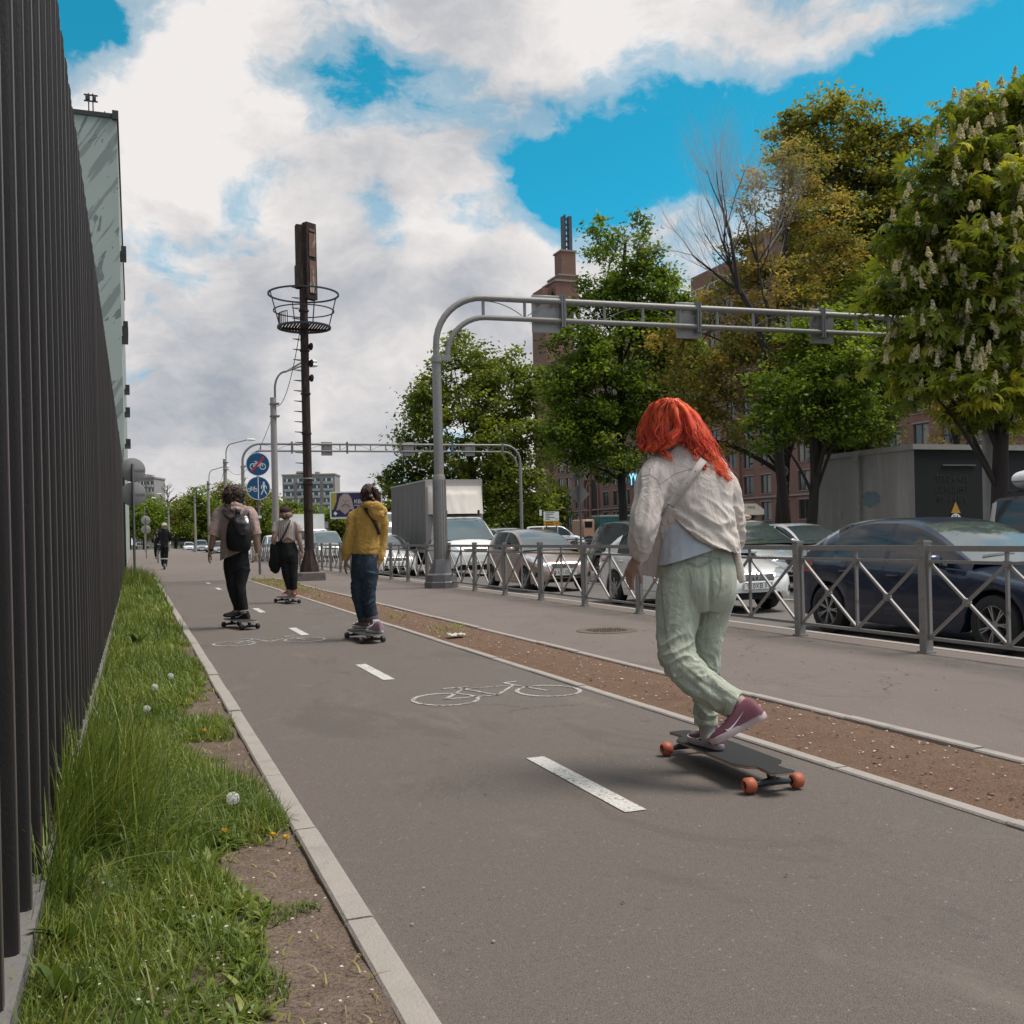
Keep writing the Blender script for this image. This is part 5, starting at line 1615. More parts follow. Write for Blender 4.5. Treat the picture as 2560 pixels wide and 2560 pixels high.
STY = {
 'sedan': dict(L=4.35, W=1.70, H=1.46, lf=.82, lr=3.42, wr=.305,
   deck=[(0, .50), (.05, .60), (.14, .68), (.4, .76), (.9, .86), (1.2, .92), (1.5, .95), (3.4, 1.0), (3.85, 1.03), (4.2, 1.0), (4.3, .86), (4.35, .62)],
   belt=[(0, .48), (.08, .58), (.25, .66), (.6, .76), (1.1, .85), (2.2, .90), (3.4, .945), (4.1, .96), (4.28, .85), (4.35, .60)],
   bot=[(0, .34), (.06, .24), (.3, .19), (3.7, .20), (4.1, .26), (4.3, .34), (4.35, .42)],
   plan=[(0, .52), (.03, .60), (.12, .70), (.3, .78), (.6, .83), (1.0, .845), (2.2, .85), (3.3, .845), (3.9, .80), (4.2, .73), (4.31, .66), (4.35, .58)],
   roof=[(1.12, .94), (1.35, 1.06), (1.75, 1.28), (2.05, 1.40), (2.4, 1.455), (2.75, 1.46), (3.1, 1.42), (3.45, 1.30), (3.75, 1.15), (3.95, 1.045)],
   ws=(1.12, 2.02), rw=(3.12, 3.92), win=[(1.36, 2.36), (2.44, 3.34)], cow=1.12, tail=3.95, doors=(1.30, 2.40, 3.20), tum=.44),
 'hatch': dict(L=3.6, W=1.60, H=1.48, lf=.66, lr=3.02, wr=.285,
   deck=[(0, .50), (.05, .62), (.12, .70), (.35, .80), (.7, .90), (.95, .97), (1.3, 1.0), (3.3, 1.02), (3.5, .98), (3.57, .8), (3.6, .6)],
   belt=[(0, .48), (.08, .60), (.22, .69), (.55, .80), (.95, .88), (2.0, .94), (3.1, 1.0), (3.45, .96), (3.6, .58)],
   bot=[(0, .32), (.06, .24), (.3, .19), (3.2, .2), (3.5, .28), (3.6, .38)],
   plan=[(0, .46), (.03, .56), (.1, .66), (.25, .74), (.5, .79), (1.0, .80), (2.5, .80), (3.2, .77), (3.5, .70), (3.6, .60)],
   roof=[(.88, .97), (1.1, 1.10), (1.45, 1.30), (1.75, 1.42), (2.1, 1.475), (2.6, 1.48), (3.05, 1.44), (3.3, 1.34), (3.45, 1.16), (3.52, 1.02)],
   ws=(.88, 1.74), rw=(3.1, 3.50), win=[(1.12, 2.06), (2.14, 2.92)], cow=.88, tail=3.52, doors=(1.05, 2.10, 2.85), tum=.42),
 'suv': dict(L=4.4, W=1.78, H=1.68, lf=.85, lr=3.50, wr=.34,
   deck=[(0, .60), (.05, .75), (.14, .84), (.5, .93), (1.0, 1.0), (1.25, 1.06), (1.6, 1.08), (4.1, 1.10), (4.3, 1.04), (4.37, .85), (4.4, .7)],
   belt=[(0, .58), (.08, .72), (.25, .82), (.7, .92), (1.2, .98), (2.4, 1.02), (3.8, 1.08), (4.25, 1.03), (4.4, .68)],
   bot=[(0, .42), (.06, .32), (.3, .26), (3.9, .28), (4.3, .36), (4.4, .46)],
   plan=[(0, .56), (.03, .66), (.1, .75), (.3, .83), (.7, .88), (1.2, .89), (3.4, .885), (4.0, .85), (4.3, .77), (4.4, .66)],
   roof=[(1.15, 1.06), (1.4, 1.2), (1.8, 1.45), (2.1, 1.6), (2.45, 1.67), (3.0, 1.68), (3.6, 1.64), (3.95, 1.54), (4.2, 1.28), (4.28, 1.12)],
   ws=(1.15, 2.10), rw=(3.8, 4.26), win=[(1.42, 2.46), (2.54, 3.42), (3.5, 3.82)], cow=1.15, tail=4.28, doors=(1.35, 2.5, 3.42), tum=.34),
 'jeep': dict(L=4.3, W=1.84, H=1.86, lf=.80, lr=3.45, wr=.38,
   deck=[(0, .75), (.05, .95), (.12, 1.04), (.5, 1.08), (1.2, 1.12), (1.5, 1.14), (4.1, 1.16), (4.27, 1.12), (4.3, .8)],
   belt=[(0, .72), (.08, .95), (.2, 1.02), (1.2, 1.08), (4.15, 1.12), (4.3, .8)],
   bot=[(0, .5), (.1, .38), (4.2, .38), (4.3, .5)],
   plan=[(0, .75), (.03, .82), (.1, .86), (.4, .90), (1.2, .92), (4.1, .92), (4.25, .90), (4.3, .84)],
   roof=[(1.3, 1.13), (1.4, 1.28), (1.6, 1.62), (1.75, 1.80), (1.95, 1.85), (3.0, 1.87), (4.1, 1.84), (4.2, 1.74), (4.27, 1.2)],
   ws=(1.3, 1.74), rw=(4.16, 4.27), win=[(1.5, 2.28), (2.50, 3.15), (3.36, 4.06)], cow=1.3, tail=4.27, doors=(1.4, 2.4, 3.25), tum=.16),
 'van': dict(L=4.6, W=1.82, H=1.88, lf=.80, lr=3.7, wr=.32,
   deck=[(0, .62), (.05, .80), (.12, .90), (.4, 1.02), (.7, 1.12), (1.0, 1.16), (4.3, 1.2), (4.55, 1.1), (4.6, .7)],
   belt=[(0, .6), (.08, .76), (.25, .9), (.7, 1.04), (1.2, 1.1), (4.4, 1.14), (4.6, .7)],
   bot=[(0, .36), (.06, .26), (.3, .22), (4.2, .24), (4.5, .32), (4.6, .42)],
   plan=[(0, .62), (.03, .72), (.1, .80), (.3, .87), (.8, .905), (4.2, .90), (4.5, .87), (4.6, .80)],
   roof=[(.75, 1.12), (1.0, 1.32), (1.35, 1.62), (1.65, 1.80), (2.0, 1.87), (3.2, 1.88), (4.3, 1.86), (4.48, 1.76), (4.55, 1.2)],
   ws=(.75, 1.62), rw=(4.4, 4.54), win=[(1.05, 2.0), (2.12, 3.1), (3.2, 4.2)], cow=.75, tail=4.55, doors=(1.0, 2.06, 3.15), tum=.18),
}

def wheel_mesh(r, wd, spokes, style=0):
    ty = MB()
    h = wd / 2
    ty.lathe([(r * .66, -h), (r * .86, -h * 1.02), (r * .97, -h * .82), (r, -h * .4), (r, h * .4), (r * .97, h * .82), (r * .86, h * 1.02), (r * .66, h), (r * .64, h * .5), (r * .64, -h * .5)], 36, Matrix.Rotation(R(90), 4, 'Y'), closed=True)
    rm = MB()
    rm.lathe([(r * .655, h * .90), (r * .62, h * .92), (r * .60, h * .55), (r * .60, -h * .8), (r * .64, -h * .8)], 32, Matrix.Rotation(R(90), 4, 'Y'), cap=False)
    rm.lathe([(0, h * .62), (r * .13, h * .62), (r * .15, h * .5), (r * .15, h * .2), (0, h * .2)], 16, Matrix.Rotation(R(90), 4, 'Y'))
    for i in range(spokes):
        a = 2 * PI * i / spokes
        for da in (-.10, .10) if style == 0 else (0,):
            p0 = Vector((h * .52, math.cos(a) * r * .12, math.sin(a) * r * .12)); p1 = Vector((h * .66, math.cos(a + da) * r * .61, math.sin(a + da) * r * .61))
            rm.bar(p0, p1, r * (.055 if style == 0 else .15), .03, (1, 0, 0))
    dk = MB()
    dk.lathe([(0, -h * .2), (r * .6, -h * .2), (r * .6, -h * .1), (0, -h * .1)], 24, Matrix.Rotation(R(90), 4, 'Y'))
    dk.lathe([(0, h * .12), (r * .36, h * .12), (r * .36, h * .02), (0, h * .02)], 24, Matrix.Rotation(R(90), 4, 'Y'))
    a, b, c = ty.mesh('wheel', 40), rm.mesh('rim', 30), dk.mesh('brake_disc', 30)
    a.materials.append(MAT['rubber']); b.materials.append(MAT['alloy']); c.materials.append(MAT['blackish'])
    return a, b, c
WHEELS = {}
def put_wheels(t, W_, ls, r, L_, spokes=9, style=0, wd=.19):
    key = (round(r, 3), spokes, style)
    if key not in WHEELS: WHEELS[key] = wheel_mesh(r, wd, spokes, style)
    a, b, c = WHEELS[key]
    for l in ls:
        for s in (-1, 1):
            o = link('wheel', a, None, t)
            o.location = (s * (W_ / 2 - wd / 2 - .015), l - L_ / 2, r)
            if s < 0: o.rotation_euler = (0, 0, PI)
            link('rim', b, None, o); link('brake_disc', c, None, o)

def conform(bvh, poly, frm, off=.004, res=.05, name='patch', mats=None, parent=None, thick=.0):
    """lay a 2D outline onto the bodywork. frm(u,v) -> (origin, direction)"""
    us = [p[0] for p in poly]; vs_ = [p[1] for p in poly]
    ed = []
    n = len(poly)
    P = []
    for i in range(n):
        a, b = Vector(poly[i]), Vector(poly[(i + 1) % n])
        k = max(1, int((b - a).length / res))
        for j in range(k): P.append(a.lerp(b, j / k))
    m = len(P)
    edges = [(i, (i + 1) % m) for i in range(m)]
    def inside(x, y):
        c = False
        for i in range(n):
            x1, y1 = poly[i]; x2, y2 = poly[(i + 1) % n]
            if (y1 > y) != (y2 > y) and x < (x2 - x1) * (y - y1) / (y2 - y1) + x1: c = not c
        return c
    u = min(us) + res * .5
    while u < max(us):
        v = min(vs_) + res * .5
        while v < max(vs_):
            if inside(u, v): P.append(Vector((u, v)))
            v += res
        u += res
    r_ = delaunay_2d_cdt(P, edges, [], 1, 1e-5)
    V, F = r_[0], r_[2]
    out, ok = [], []
    for p in V:
        o, d = frm(p.x, p.y)
        h, nn, _, _ = bvh.ray_cast(o, d)
        if h is None: out.append(Vector((0, 0, 0))); ok.append(False)
        else:
            if nn.dot(d) > 0: nn = -nn
            out.append(h + nn * off); ok.append(True)
    mb = MB()
    mb.add(out, [f for f in F if all(ok[i] for i in f)])
    if not mb.f: return None
    o = mb.build(name, mats, parent, 60)
    return o

def make_car(label, cat, loc, style, paint, group='cars queueing in the traffic', rotz=0.0, sx=1.0, sz=1.0, sl=1.0, plate=None, lights=None, emblem=None, roofmat=None, glass=None, spokes=9, wstyle=0, detail=2, name='parked_car', grille=True, chrome=False):
    S = dict(STY[style])
    L_, W_, H_ = S['L'] * sl, S['W'] * sx, S['H'] * sz
    def sc_l(pts, k=1.0): return pchip([(a * sl, b * k) for a, b in pts])
    deck, belt, bot, plan, roof = sc_l(S['deck'], sz), sc_l(S['belt'], sz), sc_l(S['bot'], 1), sc_l(S['plan'], sx), sc_l(S['roof'], sz)
    lf, lr, wr = S['lf'] * sl, S['lr'] * sl, S['wr']
    t = thing(name, label, cat, loc, rotz, group)
    paint = paint if not isinstance(paint, str) else MAT[paint]
    glass = glass or MAT['glass']
    # ---- lower body
    Ra = wr + .055
    ls = set(np.linspace(0, L_, 46 if detail > 1 else 26).tolist())
    for v in (.012, .03, .05, .08, .12, .17): ls.add(v); ls.add(L_ - v)
    for lw in (lf, lr):
        for q in np.linspace(-1, 1, 17 if detail > 1 else 9): ls.add(lw + Ra * math.sin(q * PI / 2) * .9999)
    ls = sorted(v for v in ls if 0 <= v <= L_)
    rings = []
    for l in ls:
        w_, zs, zd, zb = plan(l), belt(l), deck(l), bot(l)
        zd = max(zd, zs + .002)
        e = zb
        for lw in (lf, lr):
            if abs(l - lw) < Ra: e = max(e, wr + math.sqrt(Ra * Ra - (l - lw) ** 2))
        e = min(e, zs - .03)
        hh = zs - e
        rings.append([(w_ * .80, e), (w_ * .975, e), (w_ * .99, e + .10 * hh), (w_ * 1.0, e + .4 * hh), (w_ * .998, e + .66 * hh), (w_ * .985, e + .80 * hh), (w_ * .982, e + .86 * hh), (w_ * .945, e + 1.0 * hh),
                      (w_ * .86, zs + .40 * (zd - zs)), (w_ * .62, zs + .80 * (zd - zs)), (w_ * .30, zs + .96 * (zd - zs)), (0, zd)])
    K = len(rings[0])
    mb = MB()
    vs, fs = [], []
    for l, rg_ in zip(ls, rings):
        y = l - L_ / 2
        vs += [(x, y, z) for x, z in rg_] + [(-x, y, z) for x, z in rg_[-2::-1]]
    N = 2 * K - 1
    for i in range(len(ls) - 1):
        for j in range(N - 1):
            fs.append((i * N + j, (i + 1) * N + j, (i + 1) * N + j + 1, i * N + j + 1))
    fs.append(tuple(range(N))); fs.append(tuple(range((len(ls) - 1) * N + N - 1, (len(ls) - 1) * N - 1, -1)))
    mb.add(vs, fs)
    # ---- greenhouse
    cow, tail = S['cow'] * sl, S['tail'] * sl
    win = [(a * sl, b * sl) for a, b in S['win']]
    ws, rw = [v * sl for v in S['ws']], [v * sl for v in S['rw']]
    gs = set(np.linspace(cow, tail, 30).tolist()) | set(ws) | set(rw) | {v for w_ in win for v in w_}
    gs = sorted(v for v in gs if cow <= v <= tail)
    gr_ = []
    for l in gs:
        zb = belt(l) - .02; h = max(.01, roof(l) - zb)
        w0 = plan(l) * .925
        tm = S['tum'] * sx
        gr_.append([(w0, zb), (w0 - tm * .30 * h, zb + .5 * h), (w0 - tm * .74 * h, zb + .88 * h), (w0 - tm * h * .82 - .05 * min(1, h / .3), zb + .955 * h), ((w0 - tm * h) * .55, zb + .993 * h), (0, zb + h)])
    parts = {'roof': MB(), 'windshield': MB(), 'rear_window': MB(), 'sl': [MB() for _ in win], 'sr': [MB() for _ in win]}
    for i in range(len(gs) - 1):
        l0, l1 = gs[i], gs[i + 1]; lm = (l0 + l1) / 2
        for s in (1, -1):
            for j in range(5):
                a, b = gr_[i], gr_[i + 1]
                q = [(s * a[j][0], l0 - L_ / 2, a[j][1]), (s * b[j][0], l1 - L_ / 2, b[j][1]), (s * b[j + 1][0], l1 - L_ / 2, b[j + 1][1]), (s * a[j + 1][0], l0 - L_ / 2, a[j + 1][1])]
                if s < 0: q = q[::-1]
                if j < 2:
                    k = next((k for k, (a0, a1) in enumerate(win) if a0 <= lm <= a1), None)
                    tgt = mb if k is None else (parts['sr'] if s > 0 else parts['sl'])[k]
                elif j == 2: tgt = parts['roof'] if (ws[1] < lm < rw[0]) else mb
                else: tgt = parts['windshield'] if ws[0] <= lm <= ws[1] else parts['rear_window'] if rw[0] <= lm <= rw[1] else parts['roof']
                tgt.add(q, [(0, 1, 2, 3)])
    def weld(o):
        bm = bmesh.new(); bm.from_mesh(o.data); bmesh.ops.remove_doubles(bm, verts=bm.verts, dist=.0008)
        bmesh.ops.recalc_face_normals(bm, faces=bm.faces) if o.name.startswith('body') else None
        bm.to_mesh(o.data); bm.free(); o.data.shade_smooth(); o.data.set_sharp_from_angle(angle=R(42)); return o
    body = weld(mb.build('body', paint, t, 42))
    weld(parts['roof'].build('roof', roofmat or paint, t))
    gl = {}
    gl['ws'] = weld(parts['windshield'].build('windshield', glass, t)); weld(parts['rear_window'].build('rear_window', MAT['glass'], t))
    for key in ('sl', 'sr'):
        for p in parts[key]:
            if p.f: weld(p.build('side_window', MAT['glass'], t))
    mb = MB(); mb.box((0, 0, .36), (W_ - .62, L_ - .5, .30)); mb.box((0, lf - L_ / 2, .52), (W_ - .50, .74, .46)); mb.box((0, lr - L_ / 2, .52), (W_ - .50, .74, .46))
    mb.build('underbody', MAT['black'], t)
    put_wheels(t, W_, (lf, lr), wr, L_, spokes, wstyle)
    # ---- fitted details
    bm = bmesh.new(); bm.from_mesh(body.data); bvh = BVHTree.FromBMesh(bm); bm.free()
    fr = lambda u, v: (Vector((u, -L_, v)), Vector((0, 1, 0)))
    bk = lambda u, v: (Vector((u, L_, v)), Vector((0, -1, 0)))
    Z = sz
    w2 = W_ / 2
    zt = deck(.14 * sl)
    hl = lights or [(.40, -.06), (.80, .0), (.86, .10), (.62, .085), (.42, .02)]
    base = zt - .06
    for s in (1, -1):
        conform(bvh, [(s * a * w2, base + b) for a, b in hl], fr, .006, .05, 'headlight', MAT['light_glass'], t)
    if grille:
        conform(bvh, [(-.38 * w2, base - .10), (.38 * w2, base - .10), (.42 * w2, base + .0), (-.42 * w2, base + .0)], fr, .005, .06, 'grille', MAT['black'], t)
        if chrome or detail > 1:
            conform(bvh, [(-.42 * w2, base + .0), (.42 * w2, base + .0), (.42 * w2, base + .016), (-.42 * w2, base + .016)], fr, .009, .06, 'grille_trim', MAT['chrome'], t)
    conform(bvh, [(-.62 * w2, .245 * Z), (.62 * w2, .245 * Z), (.50 * w2, .40 * Z), (-.50 * w2, .40 * Z)], fr, .005, .06, 'air_intake', MAT['black'], t)
    if detail > 1:
        for s in (1, -1): conform(bvh, [(s * .70 * w2, .33 * Z), (s * .88 * w2, .36 * Z), (s * .86 * w2, .47 * Z), (s * .72 * w2, .43 * Z)], fr, .005, .05, 'fog_light', MAT['black'], t)
    for s in (1, -1):
        zq = deck(L_ - .12) - .05
        conform(bvh, [(s * .55 * w2, zq - .16), (s * 1.1 * w2, zq - .14), (s * 1.1 * w2, zq + .02), (s * .6 * w2, zq)], bk, .005, .05, 'tail_light', MAT['red_lens'], t)
        sd_ = lambda u, v, s=s: (Vector((s * 3, u, v)), Vector((-s, 0, 0)))
        y_ = L_ - .16 - L_ / 2
        conform(bvh, [(y_ - .10, zq - .15), (y_ + .12, zq - .16), (y_ + .12, zq + .01), (y_ - .12, zq - .02)], sd_, .005, .04, 'tail_light', MAT['red_lens'], t)
        if detail > 1:
            ds = [d * sl for d in S['doors']]
            for k, d in enumerate(ds):
                y_ = d - L_ / 2
                sh = .0 if k < 2 else .0
                lo_ = .30 if k < 2 else .62
                conform(bvh, [(y_, lo_ * Z), (y_ + .006, lo_ * Z), (y_ + .012, belt(d) - .015), (y_ + .004, belt(d) - .015)], sd_, .0015, .08, 'door_seam', MAT['black'], t)
            conform(bvh, [(ds[0] - L_ / 2, .30 * Z), (ds[2] - L_ / 2 - .1, .31 * Z), (ds[2] - L_ / 2 - .1, .316 * Z), (ds[0] - L_ / 2, .306 * Z)], sd_, .0015, .1, 'door_seam', MAT['black'], t)
            for d in (ds[1] - .17, ds[2] - .14):
                mb = MB(); zz = belt(d) - .12
                h, nn, _, _ = bvh.ray_cast(Vector((s * 3, d - L_ / 2, zz)), Vector((-s, 0, 0)))
                if h is not None:
                    mb.tube([(h.x, d - L_ / 2 - .09, zz), (h.x + s * .03, d - L_ / 2 - .06, zz), (h.x + s * .03, d - L_ / 2 + .06, zz), (h.x, d - L_ / 2 + .09, zz)], [(.012, .014)] * 4, 6)
                    mb.build('door_handle', paint, t)
            y_ = (lf + .50) * 1.0 - L_ / 2
        # mirror
        lm_ = S['ws'][0] * sl + .38
        mb = MB(); x0 = plan(lm_) * .93
        mb.ball((s * (x0 + .13), lm_ - L_ / 2, belt(lm_) + .085), (.115, .06, .075), 14, 9); mb.bar((s * (x0 - .03), lm_ - L_ / 2 + .02, belt(lm_) + .01), (s * (x0 + .1), lm_ - L_ / 2, belt(lm_) + .05), .05, .03)
        mb.build('side_mirror', paint if detail > 1 else MAT['blackish'], t)
    # wiper + cowl
    if detail > 1:
        gb = gl['ws']
        bm = bmesh.new(); bm.from_mesh(gb.data); gbv = BVHTree.FromBMesh(bm); bm.free()
        up = lambda u, v: (Vector((u, v, 4)), Vector((0, 0, -1)))
        yc = cow + .05 - L_ / 2
        for x0 in (-.5, .1): conform(gbv, [(x0, yc + .06), (x0 + .52, yc + .12), (x0 + .52, yc + .135), (x0, yc + .085)], up, .012, .1, 'wiper', MAT['black'], t)
    h, nn, _, _ = bvh.ray_cast(Vector((0, -L_, .44 * Z)), Vector((0, 1, 0)))
    yp = h.y if h is not None else -L_ / 2
    mb = MB(); mb.box((0, yp - .02, .44 * Z), (.53, .03, .118)); pl = mb.build('number_plate', MAT['plate_white'], t)
    if plate:
        mb = MB(); Fp = face_my((0, yp - .0362, .44 * Z))
        mb.stroke([(-.258, -.052), (.258, -.052), (.258, .052), (-.258, .052)], .006, Fp, .0012, True); mb.stroke([(.125, -.05), (.125, .05)], .005, Fp, .0012)
        mb.build('plate_border', MAT['black'], pl)
        lettering(plate[0], .105, MAT['black'], pl, face_my((-.065, yp - .0365, .44 * Z)))
        lettering(plate[1], .085, MAT['black'], pl, face_my((.19, yp - .0365, .445 * Z)))
    if emblem:
        h, nn, _, _ = bvh.ray_cast(Vector((0, -L_, base - .05)), Vector((0, 1, 0)))
        if h is not None:
            mb = MB(); Fe = face_my((0, h.y - .012, base - .05))
            if emblem == 'oval':
                mb.stroke(circ(0, 0, .062, 24, .030), .007, Fe, .008, True); mb.build('emblem', MAT['chrome'], t)
                lettering('KIA', .036, MAT['chrome'], t, face_my((0, h.y - .014, base - .05)), 'emblem')
            elif emblem == 'diamond':
                mb.stroke([(0, .075), (.045, 0), (0, -.075), (-.045, 0)], .024, Fe, .012, True); mb.build('emblem', MAT['chrome'], t)
            elif emblem == 'slot':
                mb.stroke(circ(0, 0, .06, 20, .035), .012, Fe, .008, True); mb.build('emblem', MAT['chrome'], t)
    return t, dict(L=L_, W=W_, H=H_, bvh=bvh, fr=fr, base=base, Z=Z, belt=belt, roof=roof, lf=lf, lr=lr)

P_blue = M_('paint_navy', (.011, .019, .043), .32, .05, .05, 3, coat=.55, spec=.4)
P_white = car_paint('white', (.80, .785, .76), .03)
P_white2 = car_paint('white_taxi', (.82, .80, .77), .03)
P_beige = car_paint('beige', (.36, .26, .215), .35)
P_black = M_('paint_black', (.008, .008, .009), .32, 0, .05, 3, coat=.5, spec=.4)
P_silver = car_paint('silver', (.38, .375, .37), .5)
P_grey = car_paint('grey', (.22, .22, .225), .4)
P_cream = car_paint('cream', (.46, .40, .36), .3)
ROAD = -.158
G_ = MAT['glass_skylit']

# lane beside the guard rail
make_car('dark navy blue saloon standing closest behind the near guard rail', 'car', (8.98, 9.12, ROAD), 'sedan', P_blue, sz=.985, glass=G_, spokes=7, plate=('О571ТА', '98'), emblem='slot')
make_car('white saloon with a diamond badge half hidden behind the red haired skater', 'car', (9.20, 15.55, ROAD), 'sedan', P_white, glass=G_, plate=('910ХВ', '178'), emblem='diamond', spokes=8, wstyle=1)
tb, cb = make_car('beige pink small hatchback with one orange signal lit in front of the truck', 'car', (9.28, 22.85, ROAD), 'hatch', P_beige, glass=G_, plate=('УА116ВМ', '67'), emblem='oval', spokes=6, wstyle=1,
    lights=[(.44, -.10), (.66, -.07), (.92, .06), (.98, .20), (.86, .20), (.60, .06)])
mb = MB(); h, nn, _, _ = cb['bvh'].ray_cast(Vector((-.60, -4, cb['base'] - .07)), Vector((0, 1, 0)))
mb.ball(h + Vector((0, -.005, 0)), (.045, .03, .045), 12, 8); mb.build('turn_signal', MAT['signal_on'], tb)
tc_, cc = make_car('white hatchback with a lit headlight just left of the tarpaulin truck', 'car', (8.3, 34.9, ROAD), 'hatch', P_white, glass=G_, detail=1, sl=1.05, sx=1.05)
mb = MB(); h, nn, _, _ = cc['bvh'].ray_cast(Vector((.50, -4, cc['base'] - .02)), Vector((0, 1, 0)))
mb.ball(h, (.07, .04, .06), 12, 8); mb.build('lit_lamp', MAT['lamp_on'], tc_)
# second and third lanes
make_car('black sport utility car in the second lane left of the red haired skater', 'car', (12.75, 23.4, ROAD), 'suv', P_black, detail=2)
make_car('dark car with silver roof rails showing between the truck cab and the beige hatchback', 'car', (15.2, 40.5, ROAD), 'suv', P_grey, detail=1, roofmat=P_silver)
tx, cx_ = make_car('white taxi with a large cream advertising box on its roof', 'taxi', (13.15, 19.7, ROAD), 'sedan', P_white2, plate=('М426ОР', '797'), glass=G_, emblem='slot', sl=1.0, sz=1.09)
make_car('white car with a diamond badge right behind the taxi in the far lane', 'car', (16.2, 21.6, ROAD), 'sedan', P_white, glass=G_, plate=('Р606НО', '98'), emblem='diamond', detail=2, sz=1.02)
make_car('silver car whose roof shows just above the navy saloon', 'car', (12.35, 13.3, ROAD), 'sedan', P_silver, detail=1, sz=1.01)
jp, cj = make_car('boxy silver off road car with tinted windows and a white roof box', 'car', (15.7, 12.15, ROAD), 'jeep', P_cream, roofmat=MAT['blackish'], detail=2)
mb = MB()
for s in (-.62, .62):
    mb.tube([(s, .2, 1.88), (s, .25, 1.93), (s, 1.75, 1.93), (s, 1.8, 1.88)], .018, 6)
for y in (.5, 1.5): mb.box((0, y, 1.945), (1.4, .05, .025))
mb.build('roof_rack', MAT['blackish'], jp)
rb = thing('roof_box', 'long white roof box carried on the boxy off road car', 'roof box', (15.7, 13.05, ROAD + 1.96), 0)
mb = MB(); mb.tube([(0, -1.15, .10), (0, -1.08, .12), (0, -.8, .17), (0, 0, .20), (0, .8, .20), (0, 1.0, .19), (0, 1.05, .17)], [(.30, .05), (.38, .12), (.42, .17), (.43, .20), (.43, .20), (.41, .18), (.34, .10)], 24, True, (1, 0, 0))
mb.build('shell', MAT['white_paint'], rb)
mb = MB(); mb.box((0, -.02, .155), (.885, 2.05, .012)); mb.build('seam', MAT['blackish'], rb)
mb = MB(); mb.box((0, -.02, -.01), (.70, 1.9, .05)); mb.build('base_tray', MAT['blackish'], rb)
# taxi sign box
tb2 = thing('taxi_roof_sign', 'cream advertising box with a round emblem on the taxi roof', 'taxi sign', (13.15, 19.85, ROAD + 1.585), 0)
m_cream = M_('sign_cream', (.62, .53, .42), .5)
mb = MB(); mb.tube([(-.62, 0, .2), (-.56, 0, .2), (.40, 0, .2), (.62, 0, .2)], [(.10, .10), (.16, .14), (.16, .14), (.10, .08)], 4, True, (0, 1, 1)); 
mb = MB(); mb.prism([(-.64, .10), (.64, .10), (.64, .22), (.42, .36), (-.50, .36), (-.64, .26)], -.14, .14, Matrix.Rotation(R(90), 4, 'X')); mb.build('box', m_cream, tb2)
mb = MB(); mb.box((0, 0, .05), (1.0, .10, .03)); mb.box((-.4, 0, .02), (.06, .1, .1)); mb.box((.4, 0, .02), (.06, .1, .1)); mb.build('mount', MAT['black'], tb2)
mb = MB(); mb.stroke(circ(.05, .275, .045, 18), .014, face_my((0, -.142, 0)), .003, True); mb.build('emblem', MAT['blackish'], tb2)
lettering('такси', .085, MAT['blackish'], tb2, face_my((-.22, -.143, .275))); lettering('город', .075, MAT['blackish'], tb2, face_my((.28, -.143, .275)))
mb = MB(); mb.ball((.12, -.17, .045), (.15, .05, .06), 14, 8); mb.build('small_lamp', M_('peach_lamp', (.50, .32, .24), .4), tb2)

# far traffic
make_car('pale grey small van facing us between the rusty mast and the yellow hoodie', 'van', (11.0, 62, ROAD), 'van', P_silver, glass=G_, detail=1, name='parked_van')
o_v = bpy.data.objects['parked_van']
mb = MB(); mb.ball((-.62, -2.26, .82), (.09, .06, .09), 12, 8); mb.build('lit_lamp', MAT['lamp_on'], o_v)
make_car('tall white panel van partly hidden between the yellow hoodie and the truck', 'van', (10.9, 46.5, ROAD), 'van', P_white, glass=G_, detail=1, sz=1.38, sx=1.1, sl=1.15, name='parked_van')
make_car('white estate car between the blue sign pole and the woman in black', 'car', (7.95, 60, ROAD), 'suv', P_white, glass=G_, detail=1)
make_car('silver car far along the road beside the third lamp post', 'car', (8.2, 138, ROAD), 'suv', P_silver, detail=1, group='distant cars at the end of the road')
make_car('pale car beside the fourth lamp post in the distance', 'car', (8.0, 165, ROAD), 'sedan', P_white, detail=1, group='distant cars at the end of the road')
make_car('dark red brown car behind the left arm of the backpack wearer', 'car', (7.9, 104, ROAD), 'sedan', P_grey, detail=1, group='distant cars at the end of the road')
make_car('white car half behind the backpack wearer in the distance', 'car', (8.6, 90, ROAD), 'hatch', P_white, detail=1, group='distant cars at the end of the road')
make_car('small white car parked across the road end behind the cyclist', 'car', (1.6, 250, -.02), 'hatch', P_white, detail=1, rotz=R(90), group='distant cars at the end of the road')
make_car('silver car parked across the road end right of the far sign backs', 'car', (-3.8, 250, -.02), 'sedan', P_silver, detail=1, rotz=R(90), group='distant cars at the end of the road')
make_car('white van parked on the inner road in front of the brick building', 'van', (30.5, 71, -.03), 'van', P_white, detail=1, rotz=R(60), name='parked_van')

